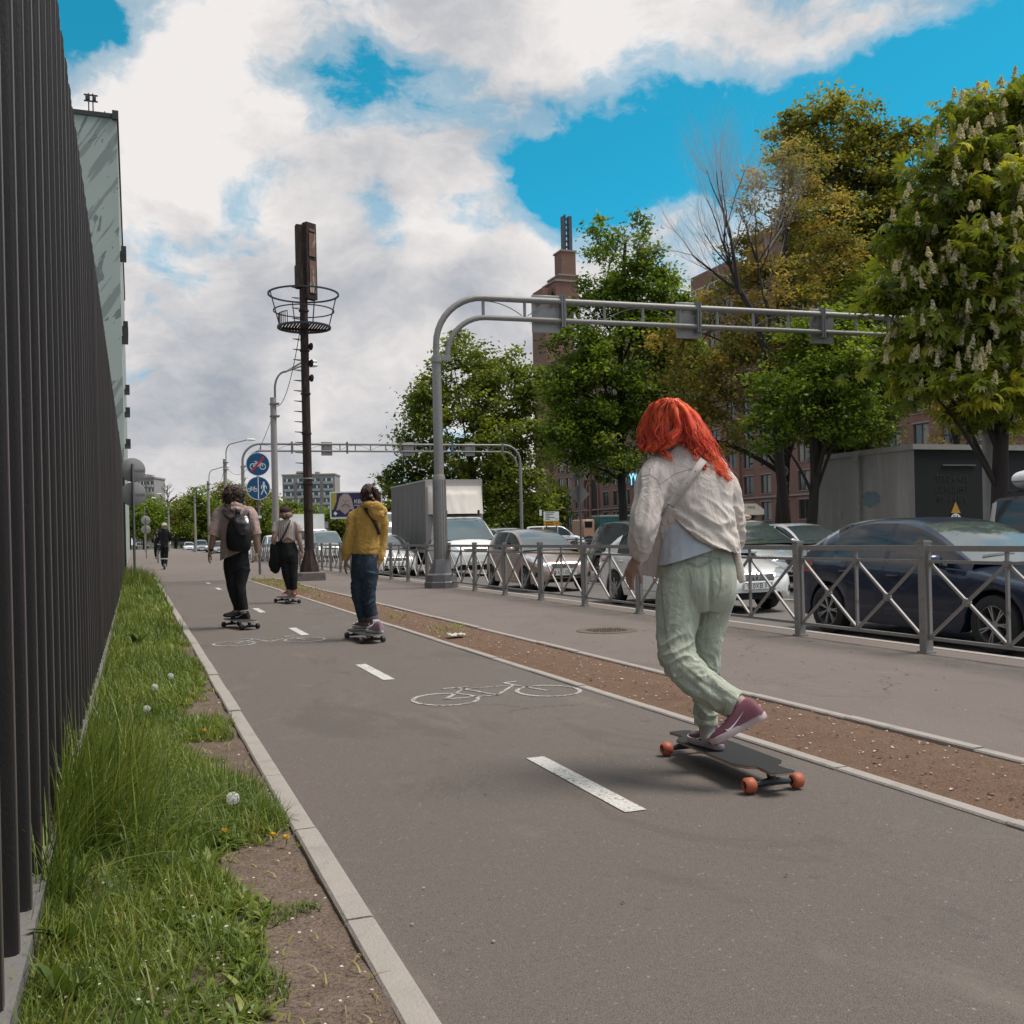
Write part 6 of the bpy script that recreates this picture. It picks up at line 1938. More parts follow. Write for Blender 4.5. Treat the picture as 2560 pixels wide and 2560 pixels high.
# bus
bus = thing('city_bus', 'long dark windowed city bus with a white roof crossing the far road end', 'bus', (11, 266, -.15))
bl = pt(432, 1369, 243); br_ = pt(548, 1369, 243)
bus.location = (bl.x, 266, -.15)
bw = 13.5
mb = MB(); mb.box((bw / 2, 0, 1.15), (bw, 2.5, 1.0)); mb.build('body', M_('bus_grey', (.10, .10, .105), .5), bus)
mb = MB(); mb.box((bw / 2, 0, 2.15), (bw - .1, 2.44, 1.1)); mb.build('window', MAT['glass'], bus)
mb = MB(); mb.box((bw / 2, 0, 2.88), (bw, 2.5, .42)); mb.build('roof', P_white, bus)
for x in (1.2, 4.9, 8.6, 12.0):
    mb = MB(); mb.box((x, -1.27, 1.75), (.9, .04, 2.2)); mb.build('door', MAT['black'], bus)
for x in (2.6, 10.2):
    mb = MB(); mb.cyl((x, -1.26, .5), (x, -1.0, .5), .5, n=18); mb.build('wheel', MAT['rubber'], bus)

# white lorry behind the woman in black
lo = thing('box_lorry', 'tall white box lorry behind the woman in black clothing', 'lorry', (11.6, 72, ROAD))
mb = MB(); mb.box((0, 2.6, 2.05), (2.5, 5.0, 2.3)); mb.build('cargo_box', P_white, lo)
mb = MB(); mb.box((0, -.95, 1.3), (2.2, 1.7, 1.6)); o = mb.build('cab', P_white, lo); o.modifiers.new('b', 'BEVEL').width = .12
mb = MB(); mb.box((0, -1.81, 1.68), (1.9, .02, .62)); mb.build('windshield', G_, lo)
mb = MB(); mb.box((0, .8, .6), (1.9, 5.4, .35)); mb.build('chassis', MAT['black'], lo)
put_wheels(lo, 2.3, (1.6, 5.4), .42, 3.4, 6, 1, .24)

# tarpaulin truck
tk = thing('box_truck', 'white truck with grey tarpaulin box and a moulded wind deflector above the cab', 'truck', (10.55, 32.2, ROAD))
def tarp_mat():
    m = M_('tarpaulin', (.155, .14, .135), .7, 0, .12, 1.5, .35, 3, stretch=(1, 2.2, .25)); return m
mb = MB()
hx, z0, z1 = 1.03, .86, 3.30
V, F = [], []
ny_, nz_ = 70, 16
for i in range(ny_ + 1):
    for j in range(nz_ + 1):
        y = 1.32 + 5.0 * i / ny_; z = z0 + (z1 - z0) * j / nz_
        k = math.sin(PI * min(1, j / nz_ * 1.05))
        d = .016 * math.sin(y * 9 + z * 1.2) * k + .02 * mnoise.noise((y * 3.2, z * .5, 1)) * k + .012 * mnoise.noise((y * 8, z * 1.2, 4))
        V.append((-hx - d, y, z))
for i in range(ny_):
    for j in range(nz_):
        a = i * (nz_ + 1) + j
        F.append((a, a + nz_ + 1, a + nz_ + 2, a + 1))
mb.add(V, F); mb.add([(-x, y, z) for x, y, z in V], [f[::-1] for f in F])
mb.box((0, 3.82, 2.08), (2.0, 4.98, 2.40))
mb.build('tarpaulin', tarp_mat(), tk)
mb = MB()
mb.box((0, 1.30, 2.08), (2.09, .03, 2.48)); mb.box((0, 3.82, 3.32), (2.10, 5.02, .05)); mb.box((0, 3.82, .83), (2.10, 5.02, .08))
mb.build('box_frame', M_('box_frame', (.40, .37, .35), .6), tk)
# wind deflector
mb = MB()
nx_, nz_ = 22, 14
V, F = [], []
for j in range(nz_ + 1):
    v = j / nz_
    for i in range(nx_ + 1):
        u = -1 + 2 * i / nx_
        ex = abs(u) ** 4
        y = 1.22 - .42 * (1 - v) ** 1.2 * (1 - .55 * ex) - .16 * (1 - ex) * (1 - v * .55)
        rib = .05 * math.exp(-((u - (.16 + .14 * v)) / .045) ** 2) + .05 * math.exp(-((u + (.16 + .14 * v)) / .045) ** 2)
        arch_ = .06 / (1 + math.exp((abs(u) - (.92 - .3 * (v - .1) ** 2)) * 40)) if v < .72 else .06 * max(0, 1 - (v - .72) / .08)
        y -= rib * (v < .8) + arch_
        V.append((u * .98, y, 2.12 + .98 * v))
for j in range(nz_):
    for i in range(nx_):
        a = j * (nx_ + 1) + i
        F.append((a, a + 1, a + nx_ + 2, a + nx_ + 1))
mb.add(V, F)
k = (nx_ + 1)
for i0 in (0, nx_):
    vs = [V[j * k + i0] for j in range(nz_ + 1)]
    mb.add(vs + [(x, 1.29, z) for x, y, z in vs], [(j, j + 1, nz_ + 2 + j, nz_ + 1 + j) for j in range(nz_)])
vs = [V[nz_ * k + i] for i in range(k)]; mb.add(vs + [(x, 1.29, z) for x, y, z in vs], [(j, j + 1, k + j + 1, k + j) for j in range(nx_)])
df = mb.build('wind_deflector', M_('deflector', (.62, .56, .51), .75, 0, .05, 3), tk, 60)
for s in (-.55, .62):
    mb = MB(); mb.box((s, .50, 2.17), (.07, .05, .13)); mb.build('latch', MAT['black'], df)
# cab via the van body, shortened
STY['cab'] = dict(L=2.35, W=1.98, H=2.1, lf=.86, lr=6.0, wr=.35,
   deck=[(0, .70), (.05, .86), (.12, .96), (.35, 1.10), (.6, 1.22), (.85, 1.28), (1.2, 1.30), (2.35, 1.30)],
   belt=[(0, .66), (.08, .82), (.25, .98), (.6, 1.12), (1.0, 1.20), (2.35, 1.22)],
   bot=[(0, .40), (.06, .30), (.3, .26), (2.3, .30), (2.35, .32)],
   plan=[(0, .66), (.03, .78), (.1, .87), (.3, .95), (.7, .985), (2.3, .985), (2.35, .97)],
   roof=[(.62, 1.22), (.85, 1.42), (1.2, 1.72), (1.5, 1.94), (1.75, 2.04), (2.0, 2.08), (2.3, 2.08), (2.34, 2.0)],
   ws=(.62, 1.55), rw=(2.33, 2.34), win=[(.98, 1.9)], cow=.62, tail=2.34, doors=(.95, 2.0, 2.3), tum=.20)
def cab():
    t0, c0 = make_car('x', 'truck', (10.55, 32.2, ROAD), 'cab', P_white, glass=G_, detail=1, emblem='diamond', plate=('В318МК', '178'),
                      lights=[(.50, -.14), (.80, -.08), (.93, .10), (.88, .17), (.66, .04)])
    off_ = Vector((0, .15, 0))
    for ch in list(t0.children):
        if ch.name.startswith('wheel') and ch.location.y > 2: 
            for g in list(ch.children): bpy.data.objects.remove(g)
            bpy.data.objects.remove(ch); continue
        ch.parent = tk; ch.location = ch.location + off_
    bpy.data.objects.remove(t0)
cab()
mb = MB(); mb.box((0, 3.2, .62), (1.2, 6.0, .3)); mb.box((0, 3.9, .75), (1.9, 4.6, .1)); mb.build('chassis', MAT['black'], tk)
put_wheels(tk, 2.0, (5.0,), .35, 1.2, 6, 1, .22)

# teal refuse truck on the inner road
gt = thing('container_truck', 'teal ribbed container truck with an orange cab beyond the far guard rail', 'truck', (46.5, 96, -.03), R(8))
m_teal = M_('teal_steel', (.03, .115, .115), .6, .1, .2, 3)
mb = MB(); mb.box((1.6, 0, 2.1), (5.0, 2.3, 1.7))
for i in range(16): mb.box((-.78 + i * .32, -1.17, 2.05), (.09, .06, 1.5))
mb.box((1.6, -1.16, 2.92), (5.0, .08, .12)); mb.build('container', m_teal, gt)
mb = MB(); mb.box((1.6, -.3, 3.05), (4.8, 1.6, .18)); mb.build('load', MAT['concrete'], gt)
mb = MB(); mb.box((-2.2, 0, 1.75), (1.5, 2.2, 1.9)); o = mb.build('cab', M_('orange_cab', (.36, .21, .14), .5), gt); o.modifiers.new('b', 'BEVEL').width = .12
mb = MB(); mb.box((-2.25, -1.11, 2.15), (.9, .02, .62)); mb.build('window', MAT['glass'], gt)
mb = MB(); mb.box((.6, 0, .8), (7.0, 1.4, .35)); mb.build('chassis', MAT['black'], gt)
for x in (-2.2, 1.8, 3.2):
    mb = MB(); mb.cyl((x, -1.15, .5), (x, 1.15, .5), .5, n=18); mb.build('wheel', MAT['rubber'], gt)
# ================================================================== PEOPLE
def cmr(P, sub=5):
    """Catmull-Rom through tuples/vectors of any length"""
    P = [np.array(p, float) for p in P]
    Q = [2 * P[0] - P[1]] + P + [2 * P[-1] - P[-2]]
    out = []
    for i in range(1, len(Q) - 2):
        for k in range(sub):
            t = k / sub
            a, b, c, d = Q[i - 1], Q[i], Q[i + 1], Q[i + 2]
            out.append(.5 * ((2 * b) + (c - a) * t + (2 * a - 5 * b + 4 * c - d) * t * t + (3 * b - a - 3 * c + d) * t ** 3))
    out.append(P[-1])
    return out
CR = Vector((math.cos(YAW), -math.sin(YAW), 0)); CF = Vector((math.sin(YAW), math.cos(YAW), 0))

def limb(mb, D0, pts, sub=5, n=18, ref=None):
    """pts: (px, py, depth offset, half width px[, half depth px]) measured on the photo at distance D0"""
    P = []
    for p in pts:
        d = D0 + p[2]
        q = pt(p[0], p[1], d)
        k = d / FPX
        rw = p[3] * k; rd = (p[4] if len(p) > 4 else p[3]) * k
        P.append((q.x, q.y, q.z, rw, rd))
    S = cmr(P, sub)
    mb.tube([Vector(s[:3]) for s in S], [(max(.002, s[3]), max(.002, s[4])) for s in S], n, True, CR if ref is None else ref)
    return mb

def vox(mb, size, smooth=3, fac=.5):
    me = mb.mesh('tmp', 180)
    o = bpy.data.objects.new('tmp', me); col.objects.link(o)
    m = o.modifiers.new('r', 'REMESH'); m.mode = 'VOXEL'; m.voxel_size = size; m.adaptivity = 0
    if smooth:
        s = o.modifiers.new('s', 'SMOOTH'); s.factor = fac; s.iterations = smooth
    dg = bpy.context.evaluated_depsgraph_get()
    r = bpy.data.meshes.new_from_object(o.evaluated_get(dg))
    bpy.data.objects.remove(o); bpy.data.meshes.remove(me)
    return r

def push(me, fn):
    """displace along normals by fn(p, n)"""
    nv = len(me.vertices)
    co = np.empty(nv * 3, np.float32); me.vertices.foreach_get('co', co)
    no = np.empty(nv * 3, np.float32); me.vertices.foreach_get('normal', no) if False else None
    nn = np.array([v.normal[:] for v in me.vertices]); co = co.reshape(-1, 3)
    dd = np.array([fn(Vector(c), n) for c, n in zip(co, nn)])
    co = co + nn * dd[:, None]
    me.vertices.foreach_set('co', co.astype(np.float32).ravel()); me.update()

def folds(amp, freq, axis, stretch=4.0, seed=0.0, ridge=True):
    """long soft cloth folds running along an axis"""
    ax = Vector(axis).normalized()
    def f(p, n):
        s = p - ax * p.dot(ax) * (1 - 1 / stretch)
        v = mnoise.noise(s * freq + Vector((seed, seed * 2, 0))) + .5 * mnoise.noise(s * freq * 2.1 + Vector((0, seed, 5)))
        return amp * ((1 - 2 * abs(v)) * .7 - .42 if ridge else v)
    return f

def cut(me, pts, keep_up=True):
    """trim a garment along the plane through three points"""
    a, b, c = [Vector(p) for p in pts]
    n = (b - a).cross(c - a).normalized()
    if n.z < 0: n = -n
    bm = bmesh.new(); bm.from_mesh(me)
    bmesh.ops.bisect_plane(bm, geom=bm.verts[:] + bm.edges[:] + bm.faces[:], plane_co=a, plane_no=n, clear_inner=keep_up, clear_outer=not keep_up)
    bm.to_mesh(me); bm.free(); me.update()

def put(me, name, mat, parent, thick=0):
    me.name = name
    o_ = ORG[parent.name]
    me.transform(Matrix.Translation(-o_))
    for p in me.polygons: p.use_smooth = True
    o = link(name, me, mat, parent)
    if thick:
        m = o.modifiers.new('cloth', 'SOLIDIFY'); m.thickness = thick; m.offset = -1
    ORG[o.name] = o_
    return o

def hand(mb, wrist, d, palm, s=1.0, curl=.5, thumb=1, spread=.12):
    d = Vector(d).normalized(); palm = Vector(palm); palm = (palm - d * palm.dot(d)).normalized()
    side = d.cross(palm)
    w = Vector(wrist)
    K = w + d * .085 * s
    mb.tube([w - d * .03 * s, w + d * .01 * s, w + d * .045 * s, K], [(.024 * s, .018 * s), (.027 * s, .018 * s), (.040 * s, .017 * s), (.042 * s, .014 * s)], 14, True, side)
    for i, (l, c) in enumerate(((.062, 1.15), (.075, 1.05), (.070, 1.0), (.054, .9))):
        u = (1.5 - i) / 1.5 * .031 * s
        b = K + side * u - d * .012 * s
        dirn = (d + side * (u / (.031 * s)) * spread).normalized()
        P = [b]; cc = 0
        for k, f in enumerate((.42, .33, .25)):
            cc += curl * (.55 + .35 * k) * (.7 + .25 * i / 3)
            P.append(P[-1] + (dirn * math.cos(cc) + palm * math.sin(cc)) * l * s * f * 1.25)
        mb.tube(P, [.0092 * s, .0088 * s, .0080 * s, .0066 * s], 8, True)
        mb.ball(P[-1], .0066 * s, 8, 6)
    sgn = thumb
    b = w + d * .022 * s + side * (.028 * s * sgn)
    td = (d * .72 + side * sgn * .62 + palm * .35).normalized()
    P = [b, b + td * .036 * s]; td = (td + d * .4 + palm * .25).normalized(); P.append(P[-1] + td * .030 * s); td = (td + d * .3).normalized(); P.append(P[-1] + td * .022 * s)
    mb.tube(P, [.0135 * s, .0115 * s, .0098 * s, .0075 * s], 8, True); mb.ball(P[-1], .0075 * s, 8, 6)

def head(mb, c, fwd, s=1.0):
    """skull, jaw, nose, ears; fwd = facing direction"""
    f = Vector(fwd).normalized(); sd_ = f.cross(Vector((0, 0, 1))).normalized(); u = sd_.cross(f)
    c = Vector(c)
    Rm = Matrix((sd_, f, u)).transposed()
    mb.ball(c, (.074 * s, .094 * s, .105 * s), 20, 14, Rm)
    mb.ball(c + f * .03 * s - u * .055 * s, (.058 * s, .066 * s, .062 * s), 16, 12, Rm)
    mb.ball(c + f * .10 * s - u * .018 * s, (.013 * s, .020 * s, .022 * s), 10, 8, Rm)
    mb.ball(c + f * .088 * s - u * .058 * s, (.024 * s, .012 * s, .008 * s), 10, 8, Rm)
    for q in (-1, 1):
        mb.ball(c + sd_ * q * .076 * s - f * .005 * s - u * .01 * s, (.010 * s, .020 * s, .030 * s), 10, 8, Rm)

def eyes(c, fwd, parent, s=1.0):
    f = Vector(fwd).normalized(); sd_ = f.cross(Vector((0, 0, 1))).normalized()
    for q in (-1, 1):
        mb = MB(); mb.ball(Vector(c) + f * .083 * s + sd_ * q * .030 * s + Vector((0, 0, .008)), .011 * s, 10, 8)
        mb.build('eye', MAT['blackish'], parent, world=True)

def shoe(name, heel, toe, up, parent, m_up, m_sole, m_bot=None, wide=.044, high=.085, lowtop=True, swoosh=None, side=1, lace=None, cap=None, stripe=None):
    heel, toe = Vector(heel), Vector(toe)
    L_ = (toe - heel).length
    y = (toe - heel).normalized(); up = Vector(up); z = (up - y * up.dot(y)).normalized(); x = y.cross(z)
    M = Matrix((x, y, z)).transposed().to_4x4(); M.translation = heel
    M = Matrix.Translation(-ORG[parent.name]) @ M
    def outline(k):
        pts = []
        for i in range(40):
            a = 2 * PI * i / 40
            yy = .5 - .5 * math.cos(a)
            w_ = wide * k * (.80 + .28 * math.sin(PI * min(1, max(0, (yy - .45) / .6)) ) if yy > .45 else .80 - .06 * math.sin(PI * yy / .45))
            ends = min(1, math.sin(PI * min(max(yy, .0), 1)) * 3.2) ** .5 if 0 < yy < 1 else 0
            pts.append((w_ * ends * (1 if a < PI else -1), yy * L_))
        return pts
    mb = MB()
    lay = [(0, .93), (.006, 1.0), (.024, 1.03), (.030, 1.0)]
    vs, fs = [], []
    for zz, k in lay:
        for (px_, py_) in outline(k): vs.append(Vector((px_, (py_ - L_ / 2) * (1 + (k - 1) * .5) + L_ / 2, zz + (.010 * max(0, (py_ / L_ - .78) / .22) ** 2))))
    n = 40
    for i in range(3):
        for j in range(n): fs.append((i * n + j, i * n + (j + 1) % n, (i + 1) * n + (j + 1) % n, (i + 1) * n + j))
    fs += [tuple(range(3 * n, 4 * n))]
    mb.add([M @ v for v in vs], fs, 0); mb.add([M @ v for v in vs[:n]], [tuple(range(n - 1, -1, -1))], 1)
    so = mb.build(name, [m_sole, m_bot or m_sole], parent, 50)
    so.name = 'shoe'
    # upper
    secs = [(.01, .60, .055), (.05, .82, .95), (.16, .88, 1.06), (.30, .86, 1.08), (.42, .86, 1.0), (.52, .88, .76), (.62, .96, .54), (.75, 1.0, .42), (.88, .92, .34), (.96, .66, .26), (.995, .25, .12)]
    vs, fs = [], []
    m = 15
    for (u, kw, kh) in secs:
        h = high * kh
        for j in range(m):
            a = PI * j / (m - 1)
            cx = math.cos(a); sx = math.sin(a)
            wv = wide * kw * .97 * (abs(cx) ** .75) * (1 if cx >= 0 else -1) * (1 - .28 * (sx ** 2) * (1 if u < .5 else .2))
            vs.append(M @ Vector((wv, u * L_, .027 + h * (sx ** .75))))
    for i in range(len(secs) - 1):
        for j in range(m - 1): fs.append((i * m + j, i * m + j + 1, (i + 1) * m + j + 1, (i + 1) * m + j))
    mb = MB(); mb.add(vs, fs)
    up_o = mb.build('upper', m_up, so, 70)
    sb = up_o.modifiers.new('sub', 'SUBSURF'); sb.levels = 1; sb.render_levels = 1
    bm = bmesh.new(); bm.from_mesh(up_o.data); bv = BVHTree.FromBMesh(bm); bm.free()
    def side_ray(sg):
        def f(u, v):
            o = M @ Vector((sg * .3, u * L_, v)); d = (M.to_3x3() @ Vector((-sg, 0, 0))).normalized(); return o, d
        return f
    if swoosh:
        sw = [(.36, .046), (.40, .040), (.47, .042), (.60, .052), (.72, .064), (.86, .078), (.70, .058), (.58, .044), (.48, .034), (.41, .031), (.36, .036)]
        sw = [(1.13 - u if True else u, v) for u, v in sw]
        for sg in (-1, 1):
            conform(bv, [(u * .8 + .05, v * high / .095) for u, v in sw], side_ray(sg), .003, .02, 'curved_stripe', swoosh, so)
    if cap: conform(bv, [(-wide, .80 * L_), (wide, .80 * L_), (wide, L_), (-wide, L_)], lambda u, v: (M @ Vector((u, v, .3)), (M.to_3x3() @ Vector((0, 0, -1))).normalized()), .0025, .012, 'toe_cap', cap, so)
    if lace:
        mb = MB()
        for k in range(5):
            u = .42 + .07 * k
            P = []
            for q in np.linspace(-.55, .55, 7):
                h = bv.ray_cast(M @ Vector((q * wide, (u + .012 * (1 if q > 0 else -1) * q) * L_, .3)), (M.to_3x3() @ Vector((0, 0, -1))).normalized())[0]
                if h: P.append(h + z * .004)
            if len(P) > 3: mb.tube(P, .0042, 6)
        h = bv.ray_cast(M @ Vector((0, .42 * L_, .3)), (M.to_3x3() @ Vector((0, 0, -1))).normalized())[0]
        if h:
            for sg in (-1, 1):
                q = circ(.022 * sg, .004, .020, 14, .012)
                mb.tube([h + x * a + y * b + z * (.012 + .01 * math.sin(i)) for i, (a, b) in enumerate(q)], .0032, 5)
                mb.tube([h + z * .01, h + x * .03 * sg + y * .01 + z * .008, h + x * .042 * sg - z * .014], .003, 5)
        mb.build('laces', lace, so)
    return so

def longboard(label, rear, front, L_deck, wheel_r, wheel_w, m_wheel, width=.235, cutout=True, m_edge=None, deck_z=.098, shift=.0):
    rear, front = Vector((*rear, 0)), Vector((*front, 0))
    y = (front - rear).normalized(); ax = (front - rear).length
    c = (front + rear) / 2
    t = thing('longboard', label, 'longboard', (c.x, c.y, .009), -math.atan2(y.x, y.y), 'longboards on the cycle path')
    w2 = width / 2
    h = L_deck / 2
    if cutout:
        half = [(0, h), (.045, h - .004), (.062, h - .02), (.058, h - .05), (.05, h - .085), (.05, h - .145), (.085, h - .165), (w2, h - .215), (w2, 0)]
    else:
        half = [(0, h), (.05, h - .008), (.085, h - .04), (w2 * .95, h - .12), (w2, h - .2), (w2, 0)]
    right = half + [(a, -b) for a, b in half[-2::-1]]
    poly = right + [(-a, b) for a, b in right[-2:0:-1]]
    def conc(a, b): return -.006 * math.cos(min(1, abs(b) / h) * PI / 2) + .0
    mb = MB()
    n = len(poly)
    th = .012
    for mi, (z0, z1) in enumerate(((deck_z - th, deck_z - .002), (deck_z - .002, deck_z))):
        vs = [(a, b, z0) for a, b in poly] + [(a, b, z1) for a, b in poly]
        fs = [(i, (i + 1) % n, n + (i + 1) % n, n + i) for i in range(n)]
        fs += [tuple(range(n, 2 * n))] if mi == 1 else [tuple(range(n - 1, -1, -1))]
        mb.add(vs, fs, mi)
    mb.build('deck', [m_edge or M_('deck_wood', (.34, .24, .17), .6, 0, .25, 20), M_('grip_tape', (.035, .034, .034), .95, 0, .3, 90, .6, 300)], t, 20)
    tw = width * .50
    for s in (-1, 1):
        yy = s * ax / 2
        mb = MB()
        mb.cyl((-tw + .01, yy, wheel_r), (tw - .01, yy, wheel_r), .0075, n=10)
        mb.tube([(-tw * .72, yy, wheel_r), (-tw * .3, yy + .0, wheel_r + .006), (tw * .3, yy, wheel_r + .006), (tw * .72, yy, wheel_r)], [(.012, .012), (.016, .018), (.016, .018), (.012, .012)], 8)
        mb.tube([(0, yy, wheel_r), (0, yy - s * .02, deck_z - .02), (0, yy - s * .022, deck_z - .012)], [.018, .022, .034], 10)
        mb.box((0, yy - s * .005, deck_z - th - .006), (.055, .11, .012))
        tr = mb.build('truck', MAT['blackish'], t)
        for q in (-1, 1):
            mb = MB()
            b = .010
            mb.lathe([(wheel_r * .42, -wheel_w / 2), (wheel_r - b, -wheel_w / 2), (wheel_r, -wheel_w / 2 + b), (wheel_r, wheel_w / 2 - b), (wheel_r - b, wheel_w / 2), (wheel_r * .55, wheel_w / 2 - .002), (wheel_r * .46, wheel_w / 2 - .012)], 28, Matrix.Translation((q * tw, yy, wheel_r)) @ Matrix.Rotation(R(90 * q), 4, 'Y'), cap=False)
            mb.lathe([(0, wheel_w / 2 - .013), (wheel_r * .48, wheel_w / 2 - .013)], 20, Matrix.Translation((q * tw, yy, wheel_r)) @ Matrix.Rotation(R(90 * q), 4, 'Y'), 1)
            mb.lathe([(0, wheel_w / 2 - .006), (.008, wheel_w / 2 - .006), (.008, -.01), (0, -.01)], 8, Matrix.Translation((q * tw, yy, wheel_r)) @ Matrix.Rotation(R(90 * q), 4, 'Y'), 1)
            mb.build('wheel', [m_wheel, MAT['blackish']], t, 50)
    return t

def skin_mat(name, c):
    m = M_(name, c, .5, 0, .1, 18, .05, 150, spec=.4)
    p = m.node_tree.nodes['Principled BSDF']
    p.inputs['Subsurface Weight'].default_value = .15; p.inputs['Subsurface Radius'].default_value = (.01, .004, .002); p.inputs['Subsurface Scale'].default_value = .5
    return m
def cloth(name, c, var=.08, vs=3.0, rough=.85, weave=900, bump=.12, c2=None, c2s=3.0, lo=.55, hi=.7, sheen=.15, stretch=None):
    if max(c) < .06: sheen = 0
    return M_(name, c, rough, 0, var, vs, bump, weave, spec=.25, c2=c2, c2s=c2s, c2lo=lo, c2hi=hi, sheen=sheen, stretch=stretch)

def wrinkle(m, scale=16, strength=.55, dist=.012, stretch=(1, 1, .55)):
    b = NB(m.node_tree); p = m.node_tree.nodes['Principled BSDF']
    co = b.n('ShaderNodeTexCoord').outputs['Object']
    n1 = b.noise(b.mapping(co, stretch, rot=(.3, .5, .2)), scale, 4, .55, 1.6)
    rd = b.math('ABSOLUTE', b.math('SUBTRACT', n1, .5))
    bp = b.n('ShaderNodeBump'); bp.inputs['Strength'].default_value = strength; bp.inputs['Distance'].default_value = dist
    b.put(bp.inputs['Height'], b.math('MULTIPLY', rd, -3.0))
    if p.inputs['Normal'].links: b.put(bp.inputs['Normal'], p.inputs['Normal'].links[0].from_socket)
    b.put(p.inputs['Normal'], bp.outputs[0])
    return m
SK = skin_mat('skin_fair', (.40, .245, .185)); SKd = skin_mat('skin_tan', (.30, .17, .12))

def hair_strands(name, guides, n, r, mat, parent, D0, jit=9, wave=4, nseg=9, seed=1, flat=.6):
    """guides: list of (curve [(px,py,dd)...], weight); strands blend between neighbouring guides"""
    rg = random.Random(seed)
    mb = MB()
    ws_ = [g[1] for g in guides]
    for i in range(n):
        g = rg.choices(guides, ws_)[0][0]
        S = cmr([np.array(p, float) for p in g], 6)
        ox, oy, od = rg.gauss(0, jit), rg.gauss(0, jit * .6), rg.gauss(0, .012)
        fx = rg.gauss(0, jit * .7)
        ph, fq, am = rg.uniform(0, 6.3), rg.uniform(1.5, 3.2), wave * rg.uniform(.4, 1.3)
        P = []
        m = len(S)
        ln = rg.uniform(.78, 1.06)
        for k in range(m):
            u = k / (m - 1)
            if u > ln: break
            p = S[k]
            q = pt(p[0] + ox * (.35 + .65 * u) + fx * u * u + am * min(1, u * 1.6) * math.sin(ph + fq * u * 6.3), p[1] + oy * (.4 + .6 * u), D0 + p[2] + od - .008 * math.sin(ph * 2 + fq * u * 5))
            P.append(q)
        if len(P) < 4: continue
        rr = r * rg.uniform(.6, 1.4)
        K = len(P)
        mb.tube(P, [(rr * (.55 + .9 * math.sin(PI * min(.97, .12 + .85 * k / (K - 1)))) * 1.4, rr * flat * (.5 + .5 * math.sin(PI * min(.97, .12 + .85 * k / (K - 1))))) for k in range(K)], 4, True, CR)
    return mb.build(name, mat, parent, 180, world=True)

